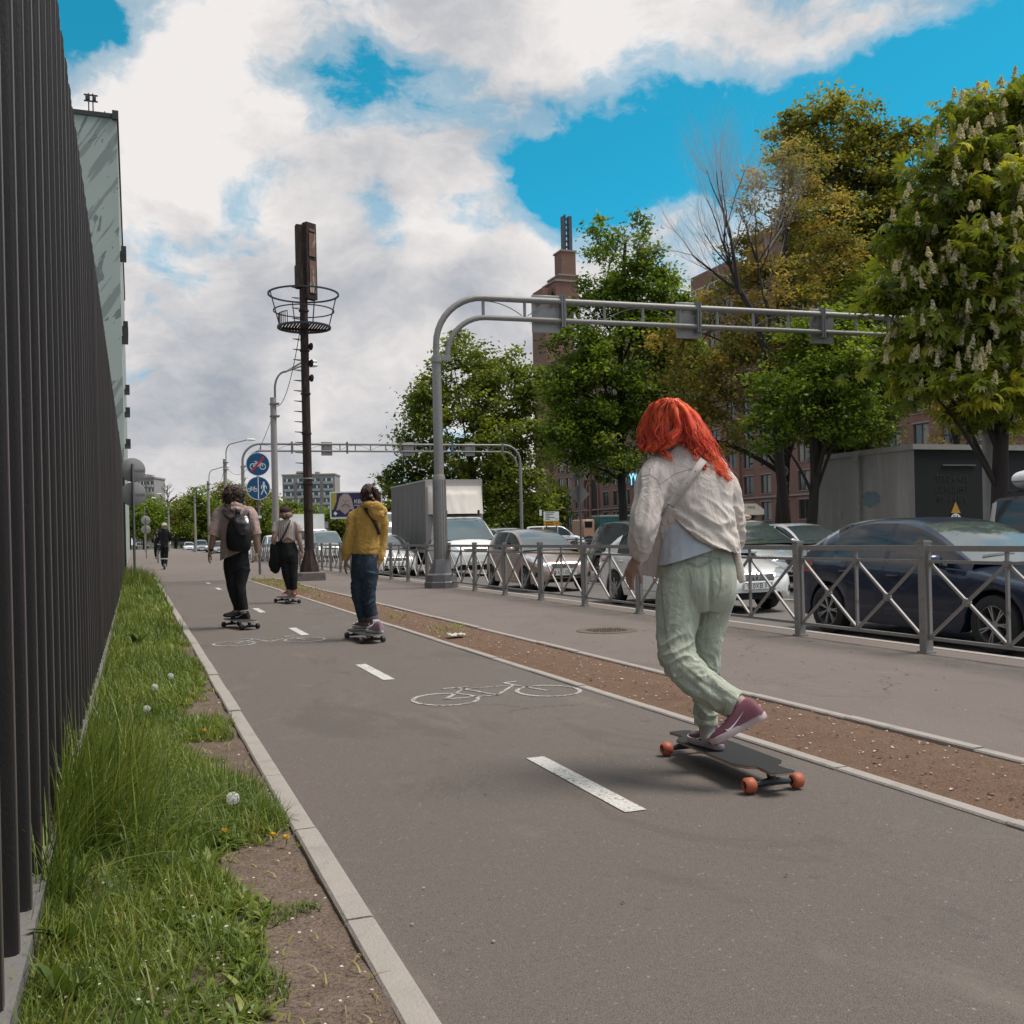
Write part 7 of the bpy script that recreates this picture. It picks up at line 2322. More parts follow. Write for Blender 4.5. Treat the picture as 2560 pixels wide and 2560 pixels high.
# ------------------------------------------------------------------ woman with bright red hair (closest)
def redhead():
    D = 4.78
    o = pt(1765, 1868, D); o.z = .11
    t = thing('person', 'woman with long wavy bright red hair, cream shirt and pale green jeans pushing her longboard', 'person', tuple(o), 0, 'people riding along the cycle path')
    V = lambda px, py, dd=0: pt(px, py, D + dd)
    # body: one continuous skin surface
    b = MB()
    hc = V(1672, 1082, .08); fw = (CF * .9 - CR * .25 - Vector((0, 0, .35)))
    head(b, hc, fw, 1.0)
    limb(b, D, [(1680, 1105, .07, 28), (1700, 1145, .05, 30), (1714, 1180, .03, 60, 42), (1722, 1230, .02, 84, 55), (1733, 1310, .0, 72, 52), (1742, 1400, .0, 72, 56), (1745, 1450, .0, 84, 64), (1745, 1490, 0, 74, 60)])
    limb(b, D, [(1690, 1180, .02, 28), (1642, 1205, -.03, 30), (1625, 1260, -.08, 25), (1610, 1320, -.12, 22), (1600, 1360, -.09, 19), (1593, 1392, -.06, 14)])
    limb(b, D, [(1745, 1190, .04, 28), (1806, 1225, .09, 29), (1834, 1300, .13, 23), (1832, 1362, .2, 20), (1806, 1400, .3, 14)])
    limb(b, D, [(1705, 1470, -.03, 48), (1692, 1560, -.07, 42), (1690, 1628, -.11, 34), (1715, 1678, -.16, 33), (1780, 1730, -.22, 30), (1838, 1752, -.26, 23), (1868, 1778, -.28, 19), (1880, 1800, -.28, 20)])
    limb(b, D, [(1788, 1475, .03, 44), (1772, 1560, .04, 36), (1766, 1640, .04, 30), (1767, 1720, .05, 28), (1767, 1790, .05, 18), (1770, 1832, .04, 16), (1774, 1848, .02, 15)])
    hand(b, V(1593, 1394, -.06), V(1577, 1430, -.03) - V(1593, 1394, -.06), CR * .8 + CF * .3, 1.0, .30, 1, .30)
    hand(b, V(1806, 1402, .3), V(1780, 1425, .36) - V(1806, 1402, .3), -CR, 1.0, .5, 1)
    me = vox(b, .0042, 2)
    body = put(me, 'body', SK, t)
    eyes(hc, fw, t)
    # jeans
    b = MB()
    limb(b, D, [(1740, 1366, 0, 82, 58), (1743, 1400, 0, 90, 68), (1746, 1440, -.01, 97, 76), (1745, 1480, -.01, 96, 76), (1742, 1516, 0, 80, 66)])
    b.ball(V(1708, 1462, -.050), (.100, .095, .125), 18, 12); b.ball(V(1790, 1455, -.03), (.088, .095, .125), 18, 12)
    limb(b, D, [(1712, 1415, -.01, 34, 44), (1706, 1448, -.02, 50, 58), (1700, 1480, -.03, 58, 63), (1694, 1545, -.06, 56, 56), (1691, 1600, -.09, 50), (1697, 1648, -.13, 47), (1728, 1688, -.17, 45), (1772, 1722, -.21, 41), (1812, 1747, -.245, 37), (1842, 1762, -.265, 35)])
    limb(b, D, [(1784, 1415, .0, 34, 44), (1790, 1448, .01, 46, 54), (1792, 1475, .02, 51, 58), (1778, 1540, .04, 46), (1767, 1620, .04, 38), (1766, 1700, .05, 34), (1766, 1770, .05, 30), (1766, 1808, .05, 28)])
    me = vox(b, .0050, 7)
    ax1 = (V(1812, 1747, -.24) - V(1697, 1648, -.13)).normalized()
    kn = V(1697, 1655, -.13)
    f1 = folds(.012, 8.5, (.35, .1, 1), 3.0, 3.0); f2 = folds(.036, 15, CR * .8 + Vector((0, 0, .35)), 4.0, 7.0); f3 = folds(.024, 14, ax1, 3.5, 11)
    cr_ = V(1772, 1480, -.1)
    ank = V(1766, 1790, .05); f4 = folds(.014, 24, CR, 3, 21)
    def F(p, n):
        k = math.exp(-((p - kn).length / .13) ** 2)
        low = 1 / (1 + math.exp((p.z - .62) * 22))
        a = math.exp(-((p - ank).length / .12) ** 2)
        seat = math.exp(-((p - cr_).dot(CR) / .012) ** 2) * (1 / (1 + math.exp(-(p.z - .80) * 45))) * (1 / (1 + math.exp((p.z - 1.0) * 22)))
        return f1(p, n) * (1 - low) * .75 * (.45 + .55 / (1 + math.exp((p.z - .84) * 22))) + f2(p, n) * k + f3(p, n) * low * .9 * (1 - k) + f4(p, n) * a - .018 * seat
    push(me, F)
    m_jean = cloth('pale_green_denim', (.41, .425, .335), .06, 4, .85, 700, .25, c2=(.48, .495, .41), c2s=2.2)
    nt = NB(m_jean.node_tree); p_ = m_jean.node_tree.nodes['Principled BSDF']
    src = p_.inputs['Base Color'].links[0].from_socket
    co = nt.n('ShaderNodeTexCoord').outputs['Object']
    vo = nt.n('ShaderNodeTexVoronoi', feature='F1'); nt.put(vo.inputs['Vector'], nt.mapping(co, (17, 17, 13), rot=(.5, .3, .2))); vo.inputs['Scale'].default_value = 1.0
    nn_ = nt.noise(co, 75, 3, .6)
    spk = nt.ramp(nt.math('ADD', vo.outputs['Distance'], nt.math('MULTIPLY', nn_, .22)), [(.24, 1), (.28, 0)])
    gate = nt.ramp(nt.noise(co, 5.5, 2, .5), [(.46, 0), (.52, 1)])
    nt.put(p_.inputs['Base Color'], nt.mix(nt.math('MULTIPLY', nt.math('MULTIPLY', spk, gate), .75), src, (.62, .63, .58)))
    wrinkle(m_jean, 9, .5, .014)
    j = put(me, 'jeans', m_jean, t)
    # hems, pocket, seams
    bm = bmesh.new(); bm.from_mesh(j.data); jb = BVHTree.FromBMesh(bm); bm.free()
    oo = ORG[t.name]
    def from_px(dd=-2.0):
        def f(u, v):
            q = pt(u, v, 2.2) - oo
            return q, ray(u, v).normalized()
        return f
    m_st = cloth('denim_stitch', (.25, .27, .20), .1)
    def outline_patch(pl, wd, name):
        for i in range(len(pl) - 1):
            a, b2 = Vector(pl[i]), Vector(pl[i + 1]); nrm = (b2 - a).normalized(); nrm = Vector((-nrm.y, nrm.x)) * wd / 2
            yield [tuple(a - nrm), tuple(b2 - nrm), tuple(b2 + nrm), tuple(a + nrm)]
    m_pock = cloth('denim_pocket', (.41, .455, .355), .05)
    conform(jb, [(1716, 1392), (1782, 1402), (1779, 1409), (1752, 1418), (1719, 1408)], from_px(), .006, 4, 'pocket', m_pock, j) if False else None
    for pl, w_ in (([(1712, 1388), (1717, 1408), (1750, 1418), (1782, 1402)], 2.4), ([(1716, 1386), (1721, 1405), (1750, 1413), (1778, 1399)], 1.3), ([(1834, 1378), (1846, 1412)], 1.6), ([(1655, 1440), (1658, 1500), (1663, 1550), (1669, 1610), (1684, 1640), (1702, 1657), (1735, 1684), (1764, 1707), (1790, 1730), (1812, 1749)], 1.5), ([(1690, 1391), (1730, 1389), (1775, 1392), (1805, 1400)], 1.2), ([(1800, 1392), (1804, 1430), (1802, 1470), (1793, 1500)], 1.6)):
        for poly in outline_patch(pl, w_, 'stitch'):
            conform(jb, poly, from_px(), .0025, 3, 'stitching', m_st, j)
    for a, c, r_ in (((1842, 1762, -.265), (1825, 1754, -.253), 36.5), ((1766, 1809, .05), (1766, 1797, .05), 29.5)):
        b = MB(); limb(b, D, [(*c, r_ - 1), ((a[0] + c[0]) / 2, (a[1] + c[1]) / 2, (a[2] + c[2]) / 2, r_), (*a, r_ - .3)], 3, 22); b.build('hem', m_jean, j, world=True)
    # T-shirt under the shirt
    b = MB(); limb(b, D, [(1730, 1270, .0, 76, 54), (1736, 1330, 0, 84, 60), (1742, 1385, -.005, 92, 70), (1744, 1430, -.012, 98, 79), (1744, 1450, -.012, 98, 80)])
    me = vox(b, .006, 2); push(me, folds(.008, 11, CR + Vector((0, 0, .5)), 3, 9))
    cut(me, (V(1650, 1418, -.1), V(1800, 1368, -.1), V(1720, 1372, .4)))
    put(me, 'tee_shirt', cloth('pale_blue_cotton', (.55, .575, .63), .05), t)
    # cream shirt
    b = MB()
    limb(b, D, [(1708, 1116, .055, 36, 33), (1711, 1138, .045, 62, 46), (1717, 1168, .03, 98, 58), (1722, 1210, .02, 113, 66), (1728, 1262, .01, 108, 70), (1741, 1318, .0, 99, 74), (1750, 1362, .0, 98, 80), (1754, 1400, .0, 98, 84)])
    limb(b, D, [(1668, 1172, .02, 40), (1641, 1196, -.02, 46, 46), (1624, 1248, -.07, 40, 42), (1612, 1306, -.11, 37, 38), (1604, 1352, -.10, 33), (1597, 1384, -.07, 26), (1594, 1396, -.06, 21)])
    limb(b, D, [(1770, 1190, .04, 42), (1806, 1222, .08, 44), (1830, 1290, .12, 32), (1832, 1356, .19, 29), (1810, 1394, .28, 25), (1804, 1402, .3, 20)])
    limb(b, D, [(1722, 1112, .05, 38, 36), (1716, 1098, .055, 36, 35)], 4)
    me = vox(b, .0052, 6)
    pull = V(1658, 1330, .0)
    rightlow = V(1830, 1385, 0)
    dax = (V(1830, 1375, 0) - V(1665, 1290, 0)).normalized()
    g1 = folds(.026, 13, dax, 6, 2); g2 = folds(.016, 14, (V(1612, 1300, -.1) - V(1641, 1200, -.02)), 3.5, 15); g3 = folds(.010, 9, (.1, 0, 1), 3, 23)
    elb = V(1612, 1300, -.1); armpit = V(1660, 1240, -.05)
    def F(p, n):
        s = 1 / (1 + math.exp(-((V(1720, 1262, 0).z - p.z)) * 26))
        arm_ = 1 / (1 + math.exp(((p - V(1652, 1250, 0)).dot(CR)) * 70))
        k2 = math.exp(-((p - armpit).length / .09) ** 2)
        return g1(p, n) * s * (1 - arm_) + g2(p, n) * arm_ * (1 + k2) + g3(p, n) * (1 - s) * (1 - arm_) * .9
    push(me, F)
    cut(me, (V(1650, 1276, -.14), V(1838, 1382, -.10), V(1745, 1358, .14))) if False else None
    bm = bmesh.new(); bm.from_mesh(me)
    # hem only trims the torso, not the sleeves
    torso = [f for f in bm.faces if (f.calc_center_median() - V(1655, 1300, 0)).dot(CR) > -.004 and (f.calc_center_median() - V(1700, 1300, .16)).dot(CF) < 0.0 or (f.calc_center_median() - V(1655, 1300, 0)).dot(CR) > -.004 and f.calc_center_median().z < V(1700, 1385, 0).z]
    def below(c):
        r = (c - V(1665, 1285, 0)).dot(CR); L_ = (V(1836, 1380, 0) - V(1665, 1285, 0)).dot(CR)
        u = r / L_
        px_y = [1278, 1318, 1352, 1368, 1377, 1386]
        uu = min(max(u, 0), 1) * 5; i = min(int(uu), 4)
        yy = px_y[i] + (px_y[i + 1] - px_y[i]) * (uu - i)
        return c.z < V(1740, yy, 0).z
    dele = [f for f in torso if below(f.calc_center_median())]
    bmesh.ops.delete(bm, geom=dele, context='FACES')
    bmesh.ops.smooth_vert(bm, verts=[v for v in bm.verts if v.is_boundary], factor=.5, use_axis_x=True, use_axis_y=True, use_axis_z=True)
    bmesh.ops.smooth_vert(bm, verts=[v for v in bm.verts if v.is_boundary], factor=.5, use_axis_x=True, use_axis_y=True, use_axis_z=True)
    bm.to_mesh(me); bm.free()
    m_shirt = wrinkle(cloth('cream_linen', (.63, .545, .49), .05, 3, .9, 800, .15), 9, .42, .014)
    sh = put(me, 'shirt', m_shirt, t, .004)
    # hanging front tails
    b = MB(); limb(b, D, [(1690, 1270, -.10, 20, 10), (1664, 1318, -.04, 30, 10), (1645, 1370, .02, 30, 9), (1634, 1415, .05, 27, 8), (1630, 1441, .06, 25, 6)], 6, 20, ref=(CR - CF * .3))
    limb(b, D, [(1668, 1255, -.07, 22, 12), (1655, 1310, -.02, 22, 12), (1648, 1350, .03, 14, 8)], 5, 16)
    me = vox(b, .0045, 2); push(me, folds(.007, 26, Vector((0, 0, 1)), 6, 4)); put(me, 'shirt_tail', m_shirt, sh)
    b = MB(); limb(b, D, [(1836, 1340, .03, 12, 16), (1842, 1390, .04, 11, 18), (1850, 1430, .04, 12, 16), (1858, 1456, .03, 8, 10)], 5, 14)
    me = vox(b, .0045, 2); push(me, folds(.004, 22, Vector((0, 0, 1)), 6, 8)); put(me, 'shirt_tail', m_shirt, sh)
    bm = bmesh.new(); bm.from_mesh(sh.data); sbv = BVHTree.FromBMesh(bm); bm.free()
    m_ss = cloth('linen_seam', (.40, .345, .315), .1)
    for pl in ([(1650, 1212), (1690, 1184), (1730, 1172), (1770, 1166), (1800, 1172)], [(1602, 1192), (1625, 1186), (1645, 1200), (1655, 1225)]):
        for poly in outline_patch(pl, 1.7, 'seam'): conform(sbv, poly, from_px(), .001, 4, 'seam', m_ss, sh)
    # socks and shoes
    b = MB(); limb(b, D, [(1856, 1758, -.275, 21), (1872, 1782, -.28, 20), (1884, 1800, -.28, 22)]); b.build('sock', cloth('sock_grey', (.42, .38, .35), .1), t, 60, world=True)
    b = MB(); limb(b, D, [(1768, 1808, .05, 22), (1771, 1835, .04, 20), (1776, 1852, .02, 19)]); b.build('sock', cloth('sock_grey_shaded', (.36, .33, .30), .1), t, 60, world=True)  # right sock is a darker copy, leg shade put into its grey
    m_pur = cloth('mauve_suede', (.215, .075, .105), .12, 30, .8, 300, .2); m_pur_shaded = cloth('mauve_suede_shaded', (.11, .055, .075), .12, 30, .8, 300, .2)  # second suede is the same mauve with shade painted in
    m_sole = M_('shoe_sole', (.52, .40, .40), .7, 0, .12, 30); m_bot = M_('outsole', (.035, .030, .030), .8)
    toe, heel = V(1784, 1868, -.28), V(1921, 1793, -.33)
    shoe('shoe', heel, toe, CF * .16 + Vector((0, 0, 1)), t, m_pur, m_sole, m_bot, .046, .088, swoosh=MAT['sign_white'], lace=cloth('lace', (.5, .42, .38)))
    h2 = gp(1806, 1876, .115); t2 = gp(1716, 1846, .115)
    shoe('shoe', h2, h2 + (t2 - h2).normalized() * .265, Vector((0, 0, 1)), t, m_pur_shaded, M_('shoe_sole_shaded', (.40, .31, .31), .7), m_bot, .045, .080, swoosh=MAT['sign_white'], lace=cloth('lace_shaded', (.4, .34, .31)))  # right shoe: upper, sole and laces in shaded copies of the pair's colours
    # hair
    m_hair = M_('red_hair', (.70, .050, .012), .45, 0, .25, 22, spec=.3, c2=(.85, .13, .025), c2s=9, c2lo=.42, c2hi=.62, sheen=.2)
    b = MB()
    b.ball(V(1668, 1062, .08), (.104, .110, .110), 22, 16); b.ball(V(1640, 1090, .06), (.052, .07, .075), 16, 12); b.ball(V(1690, 1075, .045), (.075, .068, .085), 16, 12)
    limb(b, D, [(1690, 1030, .05, 34, 34), (1726, 1070, .03, 32, 26), (1752, 1112, .015, 24, 18), (1776, 1148, .0, 14, 12), (1796, 1176, -.015, 6, 6)])
    limb(b, D, [(1640, 1060, .03, 34, 34), (1630, 1100, .03, 26, 30), (1625, 1124, .03, 12, 16)])
    me = vox(b, .006, 4)
    push(me, lambda p, n: .012 * mnoise.noise(Vector((p.dot(CR) * 24, p.dot(CF) * 10, p.z * 7))) + .006 * mnoise.noise(Vector((p.dot(CR) * 55, p.dot(CF) * 20, p.z * 14 + 3))))
    hr = put(me, 'hair', m_hair, t)
    def dd(px, py, c=1672, w=62, near=-.045, far=.06):
        u = min(1, abs(px - c) / w); return far + (near - far) * math.sqrt(max(0, 1 - u * u))
    def G(*pts, k=1.0): return ([(a, b2, dd(a, b2) if len(p) < 3 else p[2]) for p in pts for a, b2 in [p[:2]]], k)
    guides = [G((1668, 1000), (1640, 1015), (1620, 1060), (1618, 1100), (1622, 1126), k=1.2), G((1672, 999), (1650, 1025), (1640, 1070), (1638, 1105), (1632, 1128)),
              G((1676, 1000), (1668, 1035), (1660, 1075), (1652, 1108), (1640, 1124)), G((1680, 1000), (1686, 1035), (1692, 1075), (1678, 1105), (1668, 1112)),
              G((1684, 1000), (1700, 1030), (1712, 1070), (1715, 1100), (1708, 1108)), G((1688, 1001), (1714, 1028, -.03), (1732, 1072, -.05), (1744, 1108, -.05), (1742, 1138, -.06), k=1.6),
              G((1692, 1003), (1726, 1034, -.02), (1750, 1078, -.04), (1766, 1118, -.05), (1780, 1150, -.06), k=1.8), G((1694, 1004), (1736, 1044, .0), (1762, 1094, -.02), (1785, 1145, -.04), (1812, 1190, -.05), k=1.5),
              G((1690, 1002), (1728, 1050), (1748, 1105, -.01), (1775, 1155, -.05), (1818, 1204, -.07), k=.7), G((1690, 1002), (1722, 1045), (1740, 1100), (1752, 1150, -.05), (1785, 1185, -.08), k=.35)]
    hair_strands('hair_locks', guides, 230, .0066, m_hair, hr, D, 5.5, 6.5, seed=3, flat=.45)
    hair_strands('hair_strands', guides, 900, .0013, m_hair, hr, D, 8, 7, seed=5)
    hair_strands('hair_strands', guides, 700, .0006, m_hair, hr, D, 11, 9, seed=8)
    wisps = [([(1640, 1120, .0), (1662, 1140, -.06), (1690, 1150, -.085)], 1), ([(1650, 1118, .0), (1672, 1132, -.07), (1684, 1160, -.10)], 1), ([(1735, 1120, -.05), (1742, 1140, -.085), (1738, 1158, -.10)], 1), ([(1762, 1140, -.04), (1786, 1162, -.07), (1792, 1205, -.09)], 1)]
    hair_strands('hair_strands', wisps, 26, .0010, m_hair, hr, D, 4, 2, seed=9)
    # crossbody bag: strap over the back, pouch at the front
    bag = thing('crossbody_bag', 'pale crossbody bag strap running over the back of the red haired woman', 'bag', tuple(V(1640, 1340, .1)), 0)
    m_strap = cloth('strap_canvas', (.50, .435, .395), .06)
    pl = [(1773, 1128), (1760, 1150), (1740, 1178), (1718, 1208), (1696, 1238), (1678, 1262), (1662, 1290), (1654, 1312)]
    L_, R_ = [], []
    ctr = []
    for i, (a, b2) in enumerate(pl):
        p0, p1 = Vector(pl[max(0, i - 1)]), Vector(pl[min(len(pl) - 1, i + 1)])
        nn_ = (p1 - p0).normalized(); nn_ = Vector((-nn_.y, nn_.x)) * 9.5
        for s, arr in ((-1, L_), (1, R_)):
            u, v = a + nn_.x * s, b2 + nn_.y * s
            h = sbv.ray_cast(pt(u, v, 2.2) - oo, ray(u, v).normalized())[0]
            arr.append(h - ray(u, v).normalized() * .010 if h is not None else None)
    good = [i for i in range(len(pl)) if L_[i] is not None and R_[i] is not None]
    mb = MB()
    mb.add([L_[i] + oo for i in good] + [R_[i] + oo for i in good], [(i, i + 1, len(good) + i + 1, len(good) + i) for i in range(len(good) - 1)])
    st = mb.build('strap', m_strap, bag, 180, world=True); sm_ = st.modifiers.new('th', 'SOLIDIFY'); sm_.thickness = .005
    mb = MB()
    for i in range(1, len(good) - 2):
        q = (L_[good[i]] + R_[good[i]]) / 2 + oo
        mb.ball(q - CF * .004, .003, 8, 6)
    mb.build('eyelets', MAT['blackish'], st, world=True)
    mb = MB(); c = V(1672, 1352, .22); mb.box(c, (.20, .07, .15), -YAW); pb = mb.build('pouch', m_strap, bag, world=True); pb.modifiers.new('b', 'BEVEL').width = .02
redhead()
longboard('longboard with orange wheels under the red haired woman', (2.635, 3.745), (2.685, 4.565), 1.02, .034, .055, M_('orange_urethane', (.42, .10, .045), .55, 0, .18, 30), .24, True, None, .100)
# ------------------------------------------------------------------ the other riders (same measuring method, farther away)
def hoodie_rider():
    D = 11.5
    o = pt(915, 1592, D); o.z = .11
    t = thing('person', 'person in a mustard yellow hoodie and rolled dark jeans standing on a longboard', 'person', tuple(o), 0, 'people riding along the cycle path')
    V = lambda px, py, dd=0: pt(px, py, D + dd)
    b = MB(); hc = V(923, 1237, .02); fw = CF * .8 + CR * .55; head(b, hc, fw, 1.08)
    limb(b, D, [(925, 1248, 0, 12), (928, 1268, 0, 13), (922, 1285, 0, 32, 22), (915, 1330, 0, 34, 24), (914, 1390, 0, 32, 24), (914, 1415, 0, 32, 26)])
    limb(b, D, [(908, 1280, 0, 11), (886, 1292, 0, 12), (874, 1345, -.03, 10), (866, 1398, .0, 7)]); limb(b, D, [(940, 1280, 0, 11), (958, 1294, .02, 11), (957, 1348, .05, 9), (947, 1408, .03, 7)])
    limb(b, D, [(904, 1410, 0, 20), (900, 1478, 0, 15), (911, 1545, .03, 9), (908, 1562, .03, 9)]); limb(b, D, [(926, 1410, 0, 20), (924, 1482, -.02, 15), (934, 1548, -.03, 9), (936, 1566, -.03, 9)])
    hand(b, V(866, 1400), V(863, 1436) - V(866, 1400), CR + CF * .4, 1.02, .25, 1, .2); hand(b, V(947, 1409, .03), V(942, 1440, 0) - V(947, 1409, .03), -CR + CF * .2, 1.02, .35, -1, .25)
    put(vox(b, .006, 2), 'body', SKd, t); eyes(hc, fw, t)
    b = MB()
    limb(b, D, [(914, 1372, 0, 32, 25), (914, 1400, 0, 34, 28), (913, 1432, 0, 34, 28), (912, 1450, 0, 30, 25)])
    limb(b, D, [(903, 1430, .0, 24, 24), (899, 1478, .01, 20), (904, 1515, .03, 17), (911, 1545, .03, 15), (913, 1554, .03, 15)])
    limb(b, D, [(926, 1430, -.02, 22, 24), (921, 1480, -.03, 19), (926, 1515, -.04, 16), (933, 1545, -.04, 14), (935, 1552, -.04, 14)])
    me = vox(b, .008, 3); f1 = folds(.016, 9, (.6, 0, 1), 3, 5); f2 = folds(.014, 16, CR + Vector((0, 0, .5)), 4, 8)
    push(me, lambda p, n: f1(p, n) + f2(p, n) * math.exp(-((p.z - .55) / .22) ** 2))
    m_j = cloth('dark_denim', (.022, .036, .052), .35, 5, .75, 600, .2, c2=(.055, .085, .11), c2s=6, lo=.56, hi=.72)
    j = put(me, 'jeans', m_j, t)
    b = MB(); limb(b, D, [(931, 1541, -.04, 15.5), (933, 1547, -.04, 16.5), (935, 1553, -.04, 15.5)], 3); b.build('cuff', cloth('turned_denim', (.10, .085, .085), .2, 20), j, world=True)
    b = MB(); limb(b, D, [(910, 1544, .03, 15.5), (912, 1550, .03, 16), (913, 1555, .03, 15.5)], 3); b.build('cuff', MAT['blackish'], j, world=True)
    b = MB()
    limb(b, D, [(930, 1262, .0, 15), (927, 1272, 0, 24, 20), (922, 1286, 0, 38, 26), (917, 1312, 0, 38, 29), (914, 1345, 0, 36, 30), (914, 1370, 0, 37, 30), (915, 1380, 0, 34, 28), (915, 1385, 0, 33, 27)])
    limb(b, D, [(906, 1280, 0, 14), (887, 1292, 0, 17), (880, 1322, -.02, 16), (873, 1352, -.03, 16), (868, 1380, -.01, 14), (866, 1394, 0, 10), (865, 1402, 0, 9)])
    limb(b, D, [(940, 1280, 0, 14), (956, 1294, .02, 15), (960, 1325, .04, 14), (957, 1355, .05, 13), (951, 1390, .04, 12), (948, 1402, .03, 9), (947, 1409, .03, 8)])
    me = vox(b, .008, 3); g1 = folds(.022, 7, (.5, .2, 1), 3.5, 2); g2 = folds(.012, 15, (1, .3, .4), 3, 6)
    push(me, lambda p, n: g1(p, n) + g2(p, n) * .6)
    m_h = wrinkle(cloth('mustard_fleece', (.50, .29, .07), .08, 3, .95, 500, .2), 7, .6, .02)
    hd = put(me, 'hoodie', m_h, t)
    b = MB(); limb(b, D, [(908, 1266, -.02, 10, 9), (924, 1262, -.10, 13, 11), (944, 1270, -.12, 17, 14), (957, 1280, -.06, 13, 12), (960, 1272, .02, 8)], 6); limb(b, D, [(932, 1268, -.11, 14), (944, 1286, -.13, 18, 12), (952, 1297, -.11, 12, 8)])
    me = vox(b, .007, 3); push(me, folds(.010, 16, CR, 3, 4)); put(me, 'hood', m_h, hd)
    # hair tied at the nape
    m_hb = M_('auburn_hair', (.050, .022, .018), .5, 0, .4, 20, spec=.4)
    b = MB(); b.ball(V(923, 1233, .01), (.095, .112, .112), 18, 14); b.ball(V(924, 1250, -.05), (.085, .06, .07), 14, 10); limb(b, D, [(930, 1244, -.09, 5), (935, 1252, -.12, 6), (938, 1262, -.11, 4)])
    me = vox(b, .007, 2); push(me, lambda p, n: .010 * mnoise.noise(Vector((p.x * 40, p.y * 40, p.z * 9)))); hr = put(me, 'hair', m_hb, t)
    guides = [([(925, 1212, 0), (912, 1222, -.06), (908, 1240, -.08), (914, 1256, -.08)], 1), ([(925, 1212, 0), (922, 1224, -.10), (921, 1240, -.11), (926, 1258, -.09)], 1), ([(926, 1212, 0), (936, 1224, -.07), (942, 1242, -.06), (944, 1262, -.05)], 1), ([(928, 1213, 0), (942, 1226, .0), (946, 1246, .02), (948, 1264, .0)], .8)]
    hair_strands('hair_strands', guides, 150, .0035, m_hb, hr, D, 3, 1.2, seed=2)
    mb = MB(); limb(mb, D, [(926, 1241, -.125, 2.5), (929, 1238, -.13, 2.5), (932, 1241, -.125, 2.5)], 4, 8); mb.build('hair_tie', MAT['kerb'], hr, world=True)
    m_p = cloth('lilac_canvas', (.29, .185, .225), .1, 20); m_w = M_('rubber_white', (.62, .57, .55), .6)
    a1, a2 = gp(958, 1583, .113), gp(898, 1578, .113)
    shoe('shoe', a1, a1 + (a2 - a1).normalized() * .27, Vector((0, 0, 1)), t, m_p, m_w, None, .046, .10, lace=MAT['white_paint'], cap=m_w)
    a1, a2 = gp(928, 1571, .113), gp(874, 1569, .113)
    shoe('shoe', a1, a1 + (a2 - a1).normalized() * .27, Vector((0, 0, 1)), t, cloth('lilac_canvas_shaded', (.14, .09, .12), .1, 20), m_w, None, .046, .10, lace=MAT['white_paint'], cap=m_w)  # far shoe of the pair, shade painted into its canvas colour
    bag = thing('crossbody_bag', 'black crossbody strap over the right shoulder of the yellow hoodie', 'bag', tuple(V(950, 1330, -.1)))
    bm = bmesh.new(); bm.from_mesh(hd.data); bv = BVHTree.FromBMesh(bm); bm.free(); oo = ORG[t.name]
    L_, R_ = [], []
    for (a, b2) in [(912, 1270), (918, 1276), (927, 1288), (936, 1301), (943, 1313), (948, 1325), (951, 1336)]:
        for s, arr in ((-3.2, L_), (3.2, R_)):
            h = bv.ray_cast(pt(a + s * .8, b2 - s * .6, 8) - oo, ray(a + s * .8, b2 - s * .6).normalized())[0]
            arr.append((h + oo - ray(a, b2) * .035) if h is not None else None)
    gd = [i for i in range(7) if L_[i] is not None and R_[i] is not None]
    mb = MB(); mb.add([L_[i] for i in gd] + [R_[i] for i in gd], [(i, i + 1, len(gd) + i + 1, len(gd) + i) for i in range(len(gd) - 1)])
    s_ = mb.build('strap', MAT['black'], bag, 180, world=True); s_.modifiers.new('t', 'SOLIDIFY').thickness = .02
    mb = MB(); mb.box(V(925, 1350, .30), (.24, .09, .17), -YAW); mb.build('pouch', MAT['black'], bag, world=True)
hoodie_rider()
longboard('longboard with dark wheels under the yellow hoodie rider', (2.455, 10.96), (2.43, 11.62), .92, .036, .052, M_('grey_urethane', (.055, .05, .05), .6), .25, False, M_('deck_edge_pale', (.30, .26, .22), .6), .10)

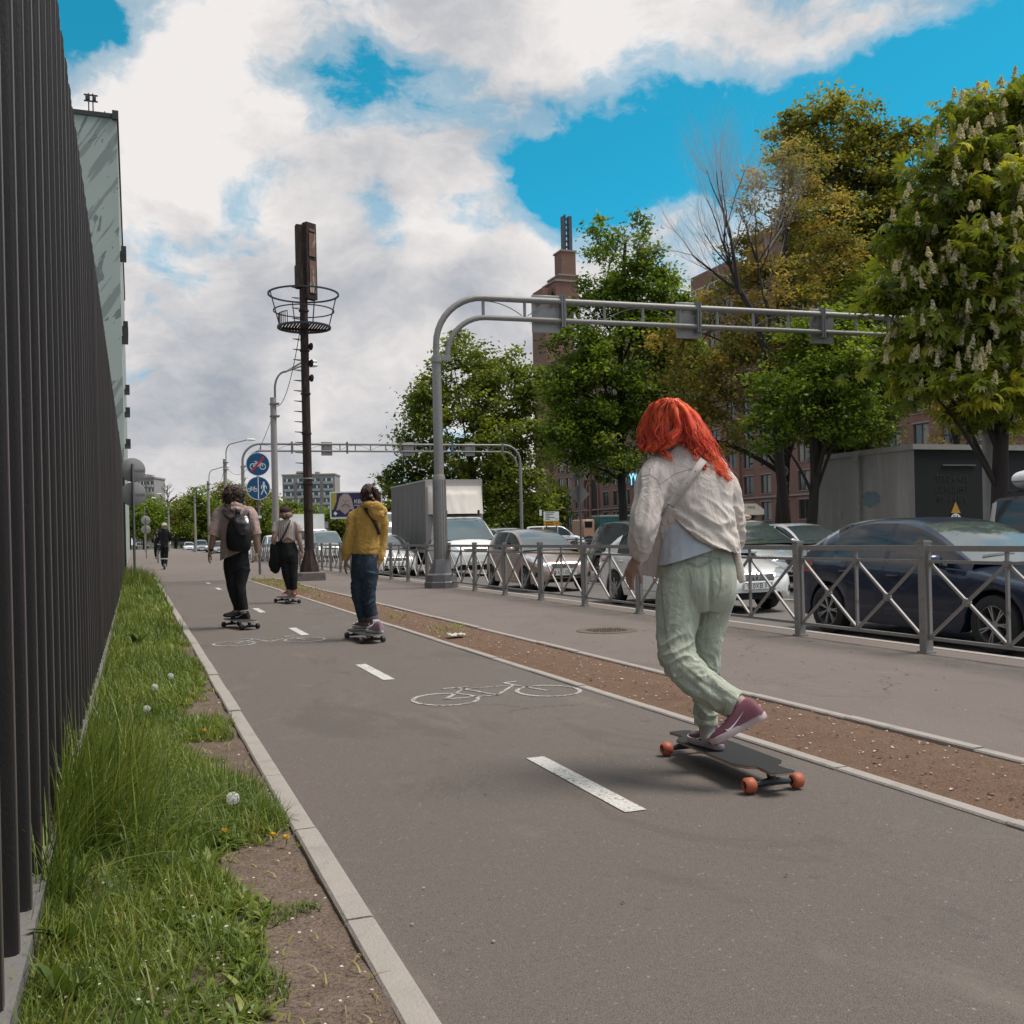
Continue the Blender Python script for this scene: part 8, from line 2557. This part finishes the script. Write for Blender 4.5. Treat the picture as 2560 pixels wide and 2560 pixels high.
def backpack_rider():
    D = 13.5
    o = pt(598, 1556, D); o.z = .11
    t = thing('person', 'man with curly brown hair, pink hooded shirt and black trousers riding a longboard', 'person', tuple(o), 0, 'people riding along the cycle path')
    V = lambda px, py, dd=0: pt(px, py, D + dd)
    b = MB(); hc = V(586, 1238, .02); head(b, hc, CF, 1.12)
    limb(b, D, [(587, 1250, 0, 11), (588, 1268, 0, 12), (589, 1284, 0, 30, 19), (590, 1330, 0, 31, 20), (592, 1385, 0, 28, 19), (592, 1405, 0, 27, 20)])
    limb(b, D, [(570, 1276, 0, 10), (548, 1284, 0, 11), (541, 1318, -.05, 9.5), (535, 1342, -.08, 8.5), (531, 1362, -.04, 7), (528, 1376, .0, 5)])
    limb(b, D, [(608, 1276, 0, 10), (630, 1284, 0, 11), (637, 1318, -.04, 9.5), (640, 1342, -.04, 8.5), (643, 1364, .02, 7), (645, 1379, .06, 5)])
    limb(b, D, [(582, 1400, 0, 16), (582, 1455, 0, 13), (592, 1516, .02, 8), (594, 1530, .02, 9)]); limb(b, D, [(604, 1400, 0, 16), (602, 1455, 0, 13), (608, 1516, -.02, 8), (612, 1534, -.02, 9)])
    hand(b, V(528, 1377), V(520, 1402, .03) - V(528, 1377), CR * .9 + CF * .3, 1.12, .45, 1, .1); hand(b, V(645, 1380, .06), V(640, 1402, .08) - V(645, 1380, .06), -CR, 1.12, .5, -1, .12)
    put(vox(b, .006, 2), 'body', SK, t); eyes(hc, CF, t)
    b = MB()
    limb(b, D, [(593, 1372, 0, 28, 22), (593, 1400, 0, 32, 25), (593, 1420, 0, 32, 25), (593, 1432, 0, 28, 22)])
    limb(b, D, [(582, 1420, 0, 21, 22), (583, 1455, -.01, 16), (589, 1490, .0, 14), (596, 1515, .01, 12), (597, 1524, .01, 11)]); limb(b, D, [(607, 1420, 0, 20, 22), (602, 1460, -.03, 15), (604, 1490, -.04, 14), (608, 1517, -.03, 13), (609, 1525, -.03, 12)])
    me = vox(b, .008, 3); push(me, folds(.014, 10, (.4, 0, 1), 3, 12)); put(me, 'trousers', cloth('black_cotton', (.014, .014, .016), .3, 4), t)
    b = MB()
    limb(b, D, [(588, 1264, 0, 18), (588, 1272, 0, 32, 20), (589, 1288, 0, 42, 24), (589, 1320, 0, 40, 25), (590, 1355, 0, 37, 26), (590, 1385, 0, 38, 27), (590, 1402, 0, 40, 27)])
    limb(b, D, [(570, 1275, 0, 14), (550, 1284, 0, 16), (544, 1308, -.04, 15), (537, 1328, -.07, 16), (534, 1338, -.08, 14)]); limb(b, D, [(608, 1275, 0, 14), (628, 1284, 0, 15), (635, 1308, -.03, 14), (640, 1328, -.04, 14), (641, 1336, -.04, 13)])
    limb(b, D, [(572, 1266, -.05, 7), (588, 1262, -.12, 9, 8), (604, 1266, -.05, 7)], 6); limb(b, D, [(574, 1272, -.07, 7), (588, 1272, -.13, 10, 8), (602, 1272, -.07, 7)], 6)
    me = vox(b, .007, 3); g1 = folds(.018, 9, (.3, .1, 1), 3.5, 31); push(me, g1)
    cut(me, (V(548, 1402, -.2), V(632, 1368, -.2), V(590, 1386, .3)))
    m_pk = wrinkle(cloth('pink_cotton', (.40, .275, .24), .08, 3), 7, .6, .02)
    sh = put(me, 'shirt', m_pk, t, .005)
    for a, c, w_ in (((538, 1329, -.075), (534.5, 1338, -.08), 15.5), ((639, 1327, -.04), (641, 1336, -.04), 14)):
        b = MB(); limb(b, D, [(*a, w_), (*c, w_ + .4)], 3); b.build('rolled_cuff', m_pk, sh, world=True)
    m_hb = M_('brown_curls', (.055, .034, .024), .6, 0, .5, 25, spec=.3)
    b = MB(); b.ball(V(586, 1236, 0), (.135, .135, .135), 18, 14); b.ball(V(586, 1250, -.02), (.125, .11, .09), 16, 10)
    me = vox(b, .008, 2); push(me, lambda p, n: .028 * mnoise.noise(p * 17) + .014 * mnoise.noise(p * 42)); hr = put(me, 'hair', m_hb, t)
    mb = MB(); rg = random.Random(6)
    for i in range(330):
        d = Vector((rg.gauss(0, 1), rg.gauss(0, 1), rg.gauss(.1, 1))).normalized()
        p = V(586, 1238, 0) + d * .125
        P = [p]; v = (d + Vector((rg.gauss(0, .5), rg.gauss(0, .5), -.9))).normalized()
        for k in range(6):
            a = rg.uniform(-1, 1)
            v = (v + Vector((rg.gauss(0, .5), rg.gauss(0, .5), -.12))).normalized(); P.append(P[-1] + v * .014)
        mb.tube(P, [.005, .006, .006, .005, .004, .003, .002], 4, False)
    mb.build('curls', m_hb, hr, 180, world=True)
    a1, a2 = gp(626, 1549, .113), gp(572, 1549, .113); m_b = cloth('black_knit', (.02, .02, .022), .2, 20)
    shoe('shoe', a1, a1 + (a2 - a1).normalized() * .285, Vector((0, 0, 1)), t, m_b, MAT['rubber'], None, .047, .095, swoosh=MAT['plate_white'])
    a1, a2 = gp(612, 1541, .113), gp(566, 1543, .113)
    shoe('shoe', a1, a1 + (a2 - a1).normalized() * .285, Vector((0, 0, 1)), t, m_b, MAT['rubber'], None, .047, .095)
    b = MB(); limb(b, D, [(609, 1522, -.03, 9.5), (610, 1528, -.03, 9.5)], 3); b.build('sock', MAT['white_paint'], t, world=True)
    b = MB(); limb(b, D, [(530, 1371, -.02, 5.6), (529, 1375, -.01, 5.6)], 3); b.build('wristband', MAT['black'], t, world=True)
    # backpack, a thing of its own
    bp = thing('backpack', 'black backpack with a glossy front pocket on the back of the pink shirt', 'backpack', tuple(V(598, 1330, -.25)))
    b = MB(); limb(b, D, [(600, 1292, -.19, 18, 11), (600, 1300, -.21, 25, 15), (598, 1325, -.23, 29, 19), (598, 1352, -.23, 31, 21), (598, 1368, -.22, 30, 18), (598, 1376, -.21, 25, 13)], 5, 22)
    me = vox(b, .008, 3); push(me, lambda p, n: .010 * mnoise.noise(p * 9)); put(me, 'pack_body', cloth('black_nylon', (.012, .012, .013), .2, 6, .7), bp)
    m_gl = M_('glossy_black', (.05, .042, .045), .28, 0, .3, 8, coat=.5)
    b = MB(); limb(b, D, [(603, 1296, -.26, 17, 7), (606, 1310, -.31, 20, 8), (607, 1325, -.325, 19, 7), (606, 1337, -.32, 10, 5)], 5, 20)
    me = vox(b, .007, 2); push(me, lambda p, n: .012 * mnoise.noise(p * 15)); put(me, 'front_pocket', m_gl, bp)
    for pl in ([(560, 1273, -.03), (566, 1282, -.13), (578, 1293, -.18), (588, 1299, -.19)], [(618, 1275, -.03), (614, 1284, -.13), (610, 1292, -.17)]):
        b = MB(); limb(b, D, [(*q, 6, 2.5) for q in pl], 5, 12); b.build('strap', cloth('strap_grey', (.07, .055, .055), .1), bp, world=True)
    b = MB(); limb(b, D, [(592, 1292, -.2, 3), (593, 1280, -.22, 3), (599, 1279, -.22, 3), (600, 1292, -.2, 3)], 4, 8); b.build('top_handle', MAT['black'], bp, world=True)
backpack_rider()
longboard('longboard with black wheels under the man with the backpack', (1.40, 13.55), (1.22, 14.15), .85, .036, .05, MAT['rubber'], .22, False, M_('deck_edge_white', (.55, .50, .46), .6), .112)

def cap_rider():
    D = 18.7
    o = pt(722, 1490, D); o.z = .10
    t = thing('person', 'woman in a cap, striped crop top and black trousers with red shoes on a longboard', 'person', tuple(o), 0, 'people riding along the cycle path')
    V = lambda px, py, dd=0: pt(px, py, D + dd)
    b = MB(); hc = V(716, 1283, .02); head(b, hc, CF, 1.05)
    limb(b, D, [(717, 1292, 0, 7), (718, 1303, 0, 8), (718, 1312, 0, 20, 13), (720, 1335, 0, 19, 13), (722, 1355, 0, 17, 13), (722, 1372, 0, 20, 15)])
    limb(b, D, [(706, 1308, 0, 7), (694, 1313, 0, 8), (690, 1332, -.05, 7), (685, 1350, -.06, 6), (690, 1366, .06, 5), (698, 1374, .15, 4)])
    limb(b, D, [(732, 1308, 0, 7), (744, 1313, 0, 8), (748, 1334, -.04, 7), (750, 1352, -.04, 6.4), (754, 1368, .02, 5), (757, 1380, .06, 3.8)])
    limb(b, D, [(716, 1380, 0, 14), (720, 1430, 0, 10), (724, 1478, 0, 6), (724, 1487, 0, 6)]); limb(b, D, [(732, 1380, 0, 14), (733, 1430, 0, 10), (735, 1478, 0, 6), (736, 1487, 0, 6)])
    hand(b, V(757, 1381, .06), V(757, 1398, .12) - V(757, 1381, .06), -CR + CF * .3, 1.1, .6, -1); hand(b, V(698, 1375, .16), V(708, 1382, .2) - V(698, 1375, .16), -CF, 1.05, .5, 1)
    put(vox(b, .007, 2), 'body', SK, t); eyes(hc, CF, t)
    b = MB()
    limb(b, D, [(721, 1356, 0, 18, 15), (722, 1372, 0, 23, 18), (723, 1390, 0, 25, 20), (724, 1405, 0, 23, 18)])
    limb(b, D, [(716, 1400, 0, 15), (719, 1435, -.01, 12), (723, 1462, 0, 9), (724, 1474, 0, 8)]); limb(b, D, [(733, 1400, 0, 15), (733, 1435, 0, 12), (735, 1462, 0, 9.5), (736, 1474, 0, 9)])
    me = vox(b, .010, 3); push(me, folds(.014, 9, (.3, 0, 1), 3, 3)); m_bl = cloth('black_jersey', (.012, .012, .013), .3, 4); put(me, 'trousers', m_bl, t)
    b = MB(); limb(b, D, [(682, 1378, .05, 4), (686, 1362, .0, 9, 8), (692, 1385, .0, 17, 10), (690, 1408, .0, 18, 9), (686, 1424, .0, 14, 6), (682, 1430, 0, 8, 4)], 5, 18); limb(b, D, [(700, 1352, 0, 8), (704, 1375, 0, 14, 12), (700, 1402, 0, 14, 9), (699, 1414, 0, 8, 4)], 5, 16)
    me = vox(b, .010, 2); push(me, folds(.022, 9, (0, 0, 1), 4, 5)); put(me, 'jacket', m_bl, t)
    b = MB()
    limb(b, D, [(718, 1300, 0, 11), (718, 1306, 0, 20, 13), (719, 1318, 0, 25, 15), (720, 1335, 0, 24, 16), (721, 1348, 0, 24, 17), (721, 1356, 0, 24, 17)])
    limb(b, D, [(706, 1307, 0, 8), (694, 1313, 0, 10), (690, 1323, -.03, 10), (687, 1332, -.05, 9.5)]); limb(b, D, [(731, 1307, 0, 8), (744, 1313, 0, 10), (748, 1323, -.02, 10), (750, 1331, -.03, 9.5)])
    me = vox(b, .008, 2); push(me, folds(.014, 13, (.3, 0, 1), 4, 9))
    bm = bmesh.new(); bm.from_mesh(me); x0 = V(723, 1340, 0)
    dl = [f for f in bm.faces if abs((f.calc_center_median() - x0).dot(CR)) < .20 and f.calc_center_median().z < V(722, 1352 - 9 * max(0, 1 - abs((f.calc_center_median() - x0).dot(CR)) / .10), 0).z]
    bmesh.ops.delete(bm, geom=dl, context='FACES'); bm.to_mesh(me); bm.free()
    m_st = cloth('striped_cotton', (.50, .42, .37), .05); nt = NB(m_st.node_tree); p_ = m_st.node_tree.nodes['Principled BSDF']
    wv = nt.n('ShaderNodeTexWave', wave_type='BANDS', bands_direction='X'); nt.put(wv.inputs['Vector'], nt.n('ShaderNodeTexCoord').outputs['Object']); wv.inputs['Scale'].default_value = 11; wv.inputs['Distortion'].default_value = 1.5
    nt.put(p_.inputs['Base Color'], nt.mix(nt.ramp(wv.outputs['Fac'], [(.55, 0), (.7, .75)]), (.52, .44, .39), (.20, .14, .13)))
    put(me, 'crop_top', m_st, t, .004)
    b = MB(); b.ball(V(716, 1285, 0), (.115, .112, .105), 16, 12); limb(b, D, [(716, 1285, -.02, 16, 15), (717, 1293, -.02, 17.5, 15)], 3)
    me = vox(b, .008, 1); push(me, lambda p, n: .012 * mnoise.noise(Vector((p.x * 50, p.y * 50, p.z * 6)))); put(me, 'hair', M_('light_brown_bob', (.20, .115, .08), .5, 0, .4, 25), t)
    b = MB(); b.ball(V(715, 1277, 0), (.112, .118, .088), 18, 12); limb(b, D, [(714, 1277, .10, 11, 3), (712, 1279, .19, 9, 2)], 4); me = vox(b, .007, 2); put(me, 'cap', cloth('maroon_cap', (.050, .026, .026), .15), t)
    m_r = cloth('red_canvas', (.42, .030, .022), .1, 20); m_w = MAT['white_paint']
    a1, a2 = gp(744, 1492, .105), gp(706, 1491, .105)
    shoe('shoe', a1, a1 + (a2 - a1).normalized() * .26, Vector((0, 0, 1)), t, m_r, m_w, None, .045, .12, lace=m_w, cap=m_w)
    a1, a2 = gp(736, 1488, .105), gp(704, 1488, .105)
    shoe('shoe', a1, a1 + (a2 - a1).normalized() * .26, Vector((0, 0, 1)), t, m_r, m_w, None, .045, .12, cap=m_w)
    bag = thing('crossbody_bag', 'thin black bag strap across the striped crop top', 'bag', tuple(V(715, 1330, -.2)))
    b = MB(); limb(b, D, [(727, 1302, -.06, 2.2, 1), (723, 1312, -.135, 2.2, 1), (717, 1326, -.15, 2.2, 1), (708, 1343, -.15, 2.2, 1), (700, 1356, -.10, 2.2, 1)], 4, 8); b.build('strap', MAT['black'], bag, world=True)
    b = MB(); limb(b, D, [(699, 1354, .05, 8, 6), (698, 1372, .05, 11, 7), (700, 1388, .05, 10, 5)], 4, 14); b.build('pouch', MAT['black'], bag, world=True)
cap_rider()
longboard('longboard with black wheels under the woman in the striped crop top', (2.70, 18.55), (2.58, 19.2), .82, .036, .052, MAT['rubber'], .23, False, M_('deck_edge_white2', (.55, .50, .46), .6), .105)

def far_person(name_l, D, cx, base, top, kind):
    o = pt(cx, base, D); o.z = .0
    t = thing('person', name_l, 'person', tuple(o), 0, 'people riding along the cycle path')
    V = lambda px, py, dd=0: pt(px, py, D + dd)
    h = base - top
    Y = lambda u: top + h * u
    b = MB(); head(b, V(cx, Y(.07)), CF, 1.1)
    limb(b, D, [(cx, Y(.10), 0, h * .03), (cx, Y(.16), 0, h * .035), (cx, Y(.20), 0, h * .1, h * .06), (cx, Y(.5), 0, h * .08, h * .05)])
    for s in (-1, 1):
        limb(b, D, [(cx + s * h * .11, Y(.20), 0, h * .03), (cx + s * h * .135, Y(.34), .1, h * .026), (cx + s * h * .12, Y(.42), .35, h * .02)])
        hand(b, V(cx + s * h * .12, Y(.42), .36), CF, -CR * s, 1.0, .9, -s)
    put(vox(b, .012, 2), 'body', SK, t); eyes(V(cx, Y(.07)), CF, t)
    b = MB(); limb(b, D, [(cx, Y(.14), 0, h * .05), (cx, Y(.185), 0, h * .11, h * .06), (cx, Y(.3), 0, h * .105, h * .065), (cx, Y(.47), 0, h * .09, h * .06)])
    for s in (-1, 1): limb(b, D, [(cx + s * h * .10, Y(.20), 0, h * .042), (cx + s * h * .135, Y(.34), .1, h * .036), (cx + s * h * .125, Y(.41), .33, h * .028)])
    me = vox(b, .014, 2); push(me, folds(.02, 7, (0, 0, 1), 3, 3)); put(me, 'jacket', cloth('black_jacket', (.014, .014, .015), .3), t)
    b = MB(); limb(b, D, [(cx, Y(.44), 0, h * .085, h * .06), (cx, Y(.54), 0, h * .088, h * .065)])
    legs = ((-1, 0), (1, -.05))
    for s, dd in legs:
        k = .98 if kind == 'scooter' else (.86 if s < 0 else .72)
        limb(b, D, [(cx + s * h * .045, Y(.53), dd, h * .05), (cx + s * h * .045, Y(.53 + (k - .53) * .5), dd + .08, h * .04), (cx + s * h * .035, Y(k - .03), dd, h * .028)])
    me = vox(b, .014, 2); put(me, 'trousers', cloth('black_trousers', (.013, .013, .014), .3), t)
    for s, dd in legs:
        k = .985 if kind == 'scooter' else (.885 if s < 0 else .745)
        mb = MB(); p = V(cx + s * h * .035, Y(k - .02), dd); mb.ball(p + CF * .05, (.05, .13, .05), 12, 8); mb.build('shoe', MAT['blackish'], t, world=True)
    if kind == 'scooter':
        b = MB(); b.ball(V(cx, Y(.045)), (.115, .125, .085), 16, 10); limb(b, D, [(cx, Y(.058), -.10, h * .06, h * .02), (cx, Y(.066), -.22, h * .05, h * .012)], 3); b.build('cap', cloth('pale_cap', (.42, .36, .34), .3, 30), t, world=True)
        for s in (-1, 1):
            mb = MB(); limb(mb, D, [(cx + s * h * .038, Y(.80), -.0, h * .037), (cx + s * h * .037, Y(.82), 0, h * .037)], 3); mb.build('reflective_band', MAT['white_paint'], t, world=True)
    else:
        b = MB(); b.ball(V(cx, Y(.055)), (.105, .12, .10), 16, 10); b.build('hair', M_('short_dark_hair', (.04, .03, .028), .7), t, world=True)
    return t, V, Y, h
tS, V_, Y_, h_ = far_person('person in black with a pale cap standing on an electric scooter', 44.4, 412, 1418, 1306, 'scooter')
scn = thing('electric_scooter', 'black electric scooter under the rider with the pale cap', 'scooter', tuple(gp(413, 1424)))
c0 = gp(413, 1424); yv = Vector((0, 1, 0))
mb = MB(); mb.tube([c0 + Vector((0, 0, .17)), c0 + Vector((0, .85, .17))], [(.075, .035), (.075, .035)], 8, True, (1, 0, 0)); mb.build('deck', MAT['blackish'], scn, world=True)
for dy in (-.05, 1.0):
    mb = MB(); mb.lathe([(.06, -.03), (.105, -.03), (.115, 0), (.105, .03), (.06, .03)], 20, Matrix.Translation(c0 + Vector((0, dy, .115))) @ Matrix.Rotation(R(90), 4, 'Y'), closed=True); mb.build('wheel', MAT['rubber'], scn, world=True)
mb = MB(); mb.tube([c0 + Vector((0, 1.0, .12)), c0 + Vector((0, .9, .5)), c0 + Vector((0, .74, 1.12))], .025, 8); mb.build('stem', MAT['blackish'], scn, world=True)
mb = MB(); mb.tube([c0 + Vector((-.27, .72, 1.13)), c0 + Vector((.27, .72, 1.13))], .018, 8); mb.build('handlebar', MAT['galv'], scn, world=True)
mb = MB(); mb.tube([c0 + Vector((0, -.18, .14)), c0 + Vector((0, -.10, .25)), c0 + Vector((0, .08, .27))], [(.06, .01)] * 3, 8, True, (1, 0, 0)); mb.build('mudguard', MAT['blackish'], scn, world=True)
tC, V_, Y_, h_ = far_person('cyclist in dark clothes riding just left of the scooter', 59.5, 394, 1407, 1321, 'bike')
bk = thing('bicycle', 'bicycle ridden by the cyclist beside the electric scooter', 'bicycle', tuple(gp(399, 1408)))
c0 = gp(397, 1408)
for dy in (0, 1.05):
    mb = MB(); mb.lathe([(.315, -.016), (.34, -.016), (.345, 0), (.34, .016), (.315, .016)], 28, Matrix.Translation(c0 + Vector((0, dy, .345))) @ Matrix.Rotation(R(90), 4, 'Y'), closed=True); wl = mb.build('wheel', MAT['rubber'], bk, world=True)
    mb = MB()
    for a in range(14): mb.cyl(c0 + Vector((0, dy, .345)), c0 + Vector((0, dy + .32 * math.cos(a * PI / 7), .345 + .32 * math.sin(a * PI / 7))), .002, n=4)
    mb.build('spokes', MAT['galv'], wl, world=True)
mb = MB()
for a, b2 in (((0, .345), (.42, .32)), ((.42, .32), (.28, .82)), ((.28, .78), (.88, .80)), ((.42, .32), (.90, .72)), ((0, .345), (.29, .75)), ((1.05, .345), (.87, .92))): mb.cyl(c0 + Vector((0, *a)), c0 + Vector((0, *b2)), .017, n=8)
mb.build('frame', MAT['galv'], bk, world=True)
mb = MB(); mb.ball(c0 + Vector((0, .25, .86)), (.09, .14, .035), 12, 8); mb.build('saddle', MAT['black'], bk, world=True)
mb = MB(); mb.tube([c0 + Vector((-.28, .80, 1.0)), c0 + Vector((0, .9, .98)), c0 + Vector((.28, .80, 1.0))], .014, 8); mb.build('handlebar', MAT['galv'], bk, world=True)
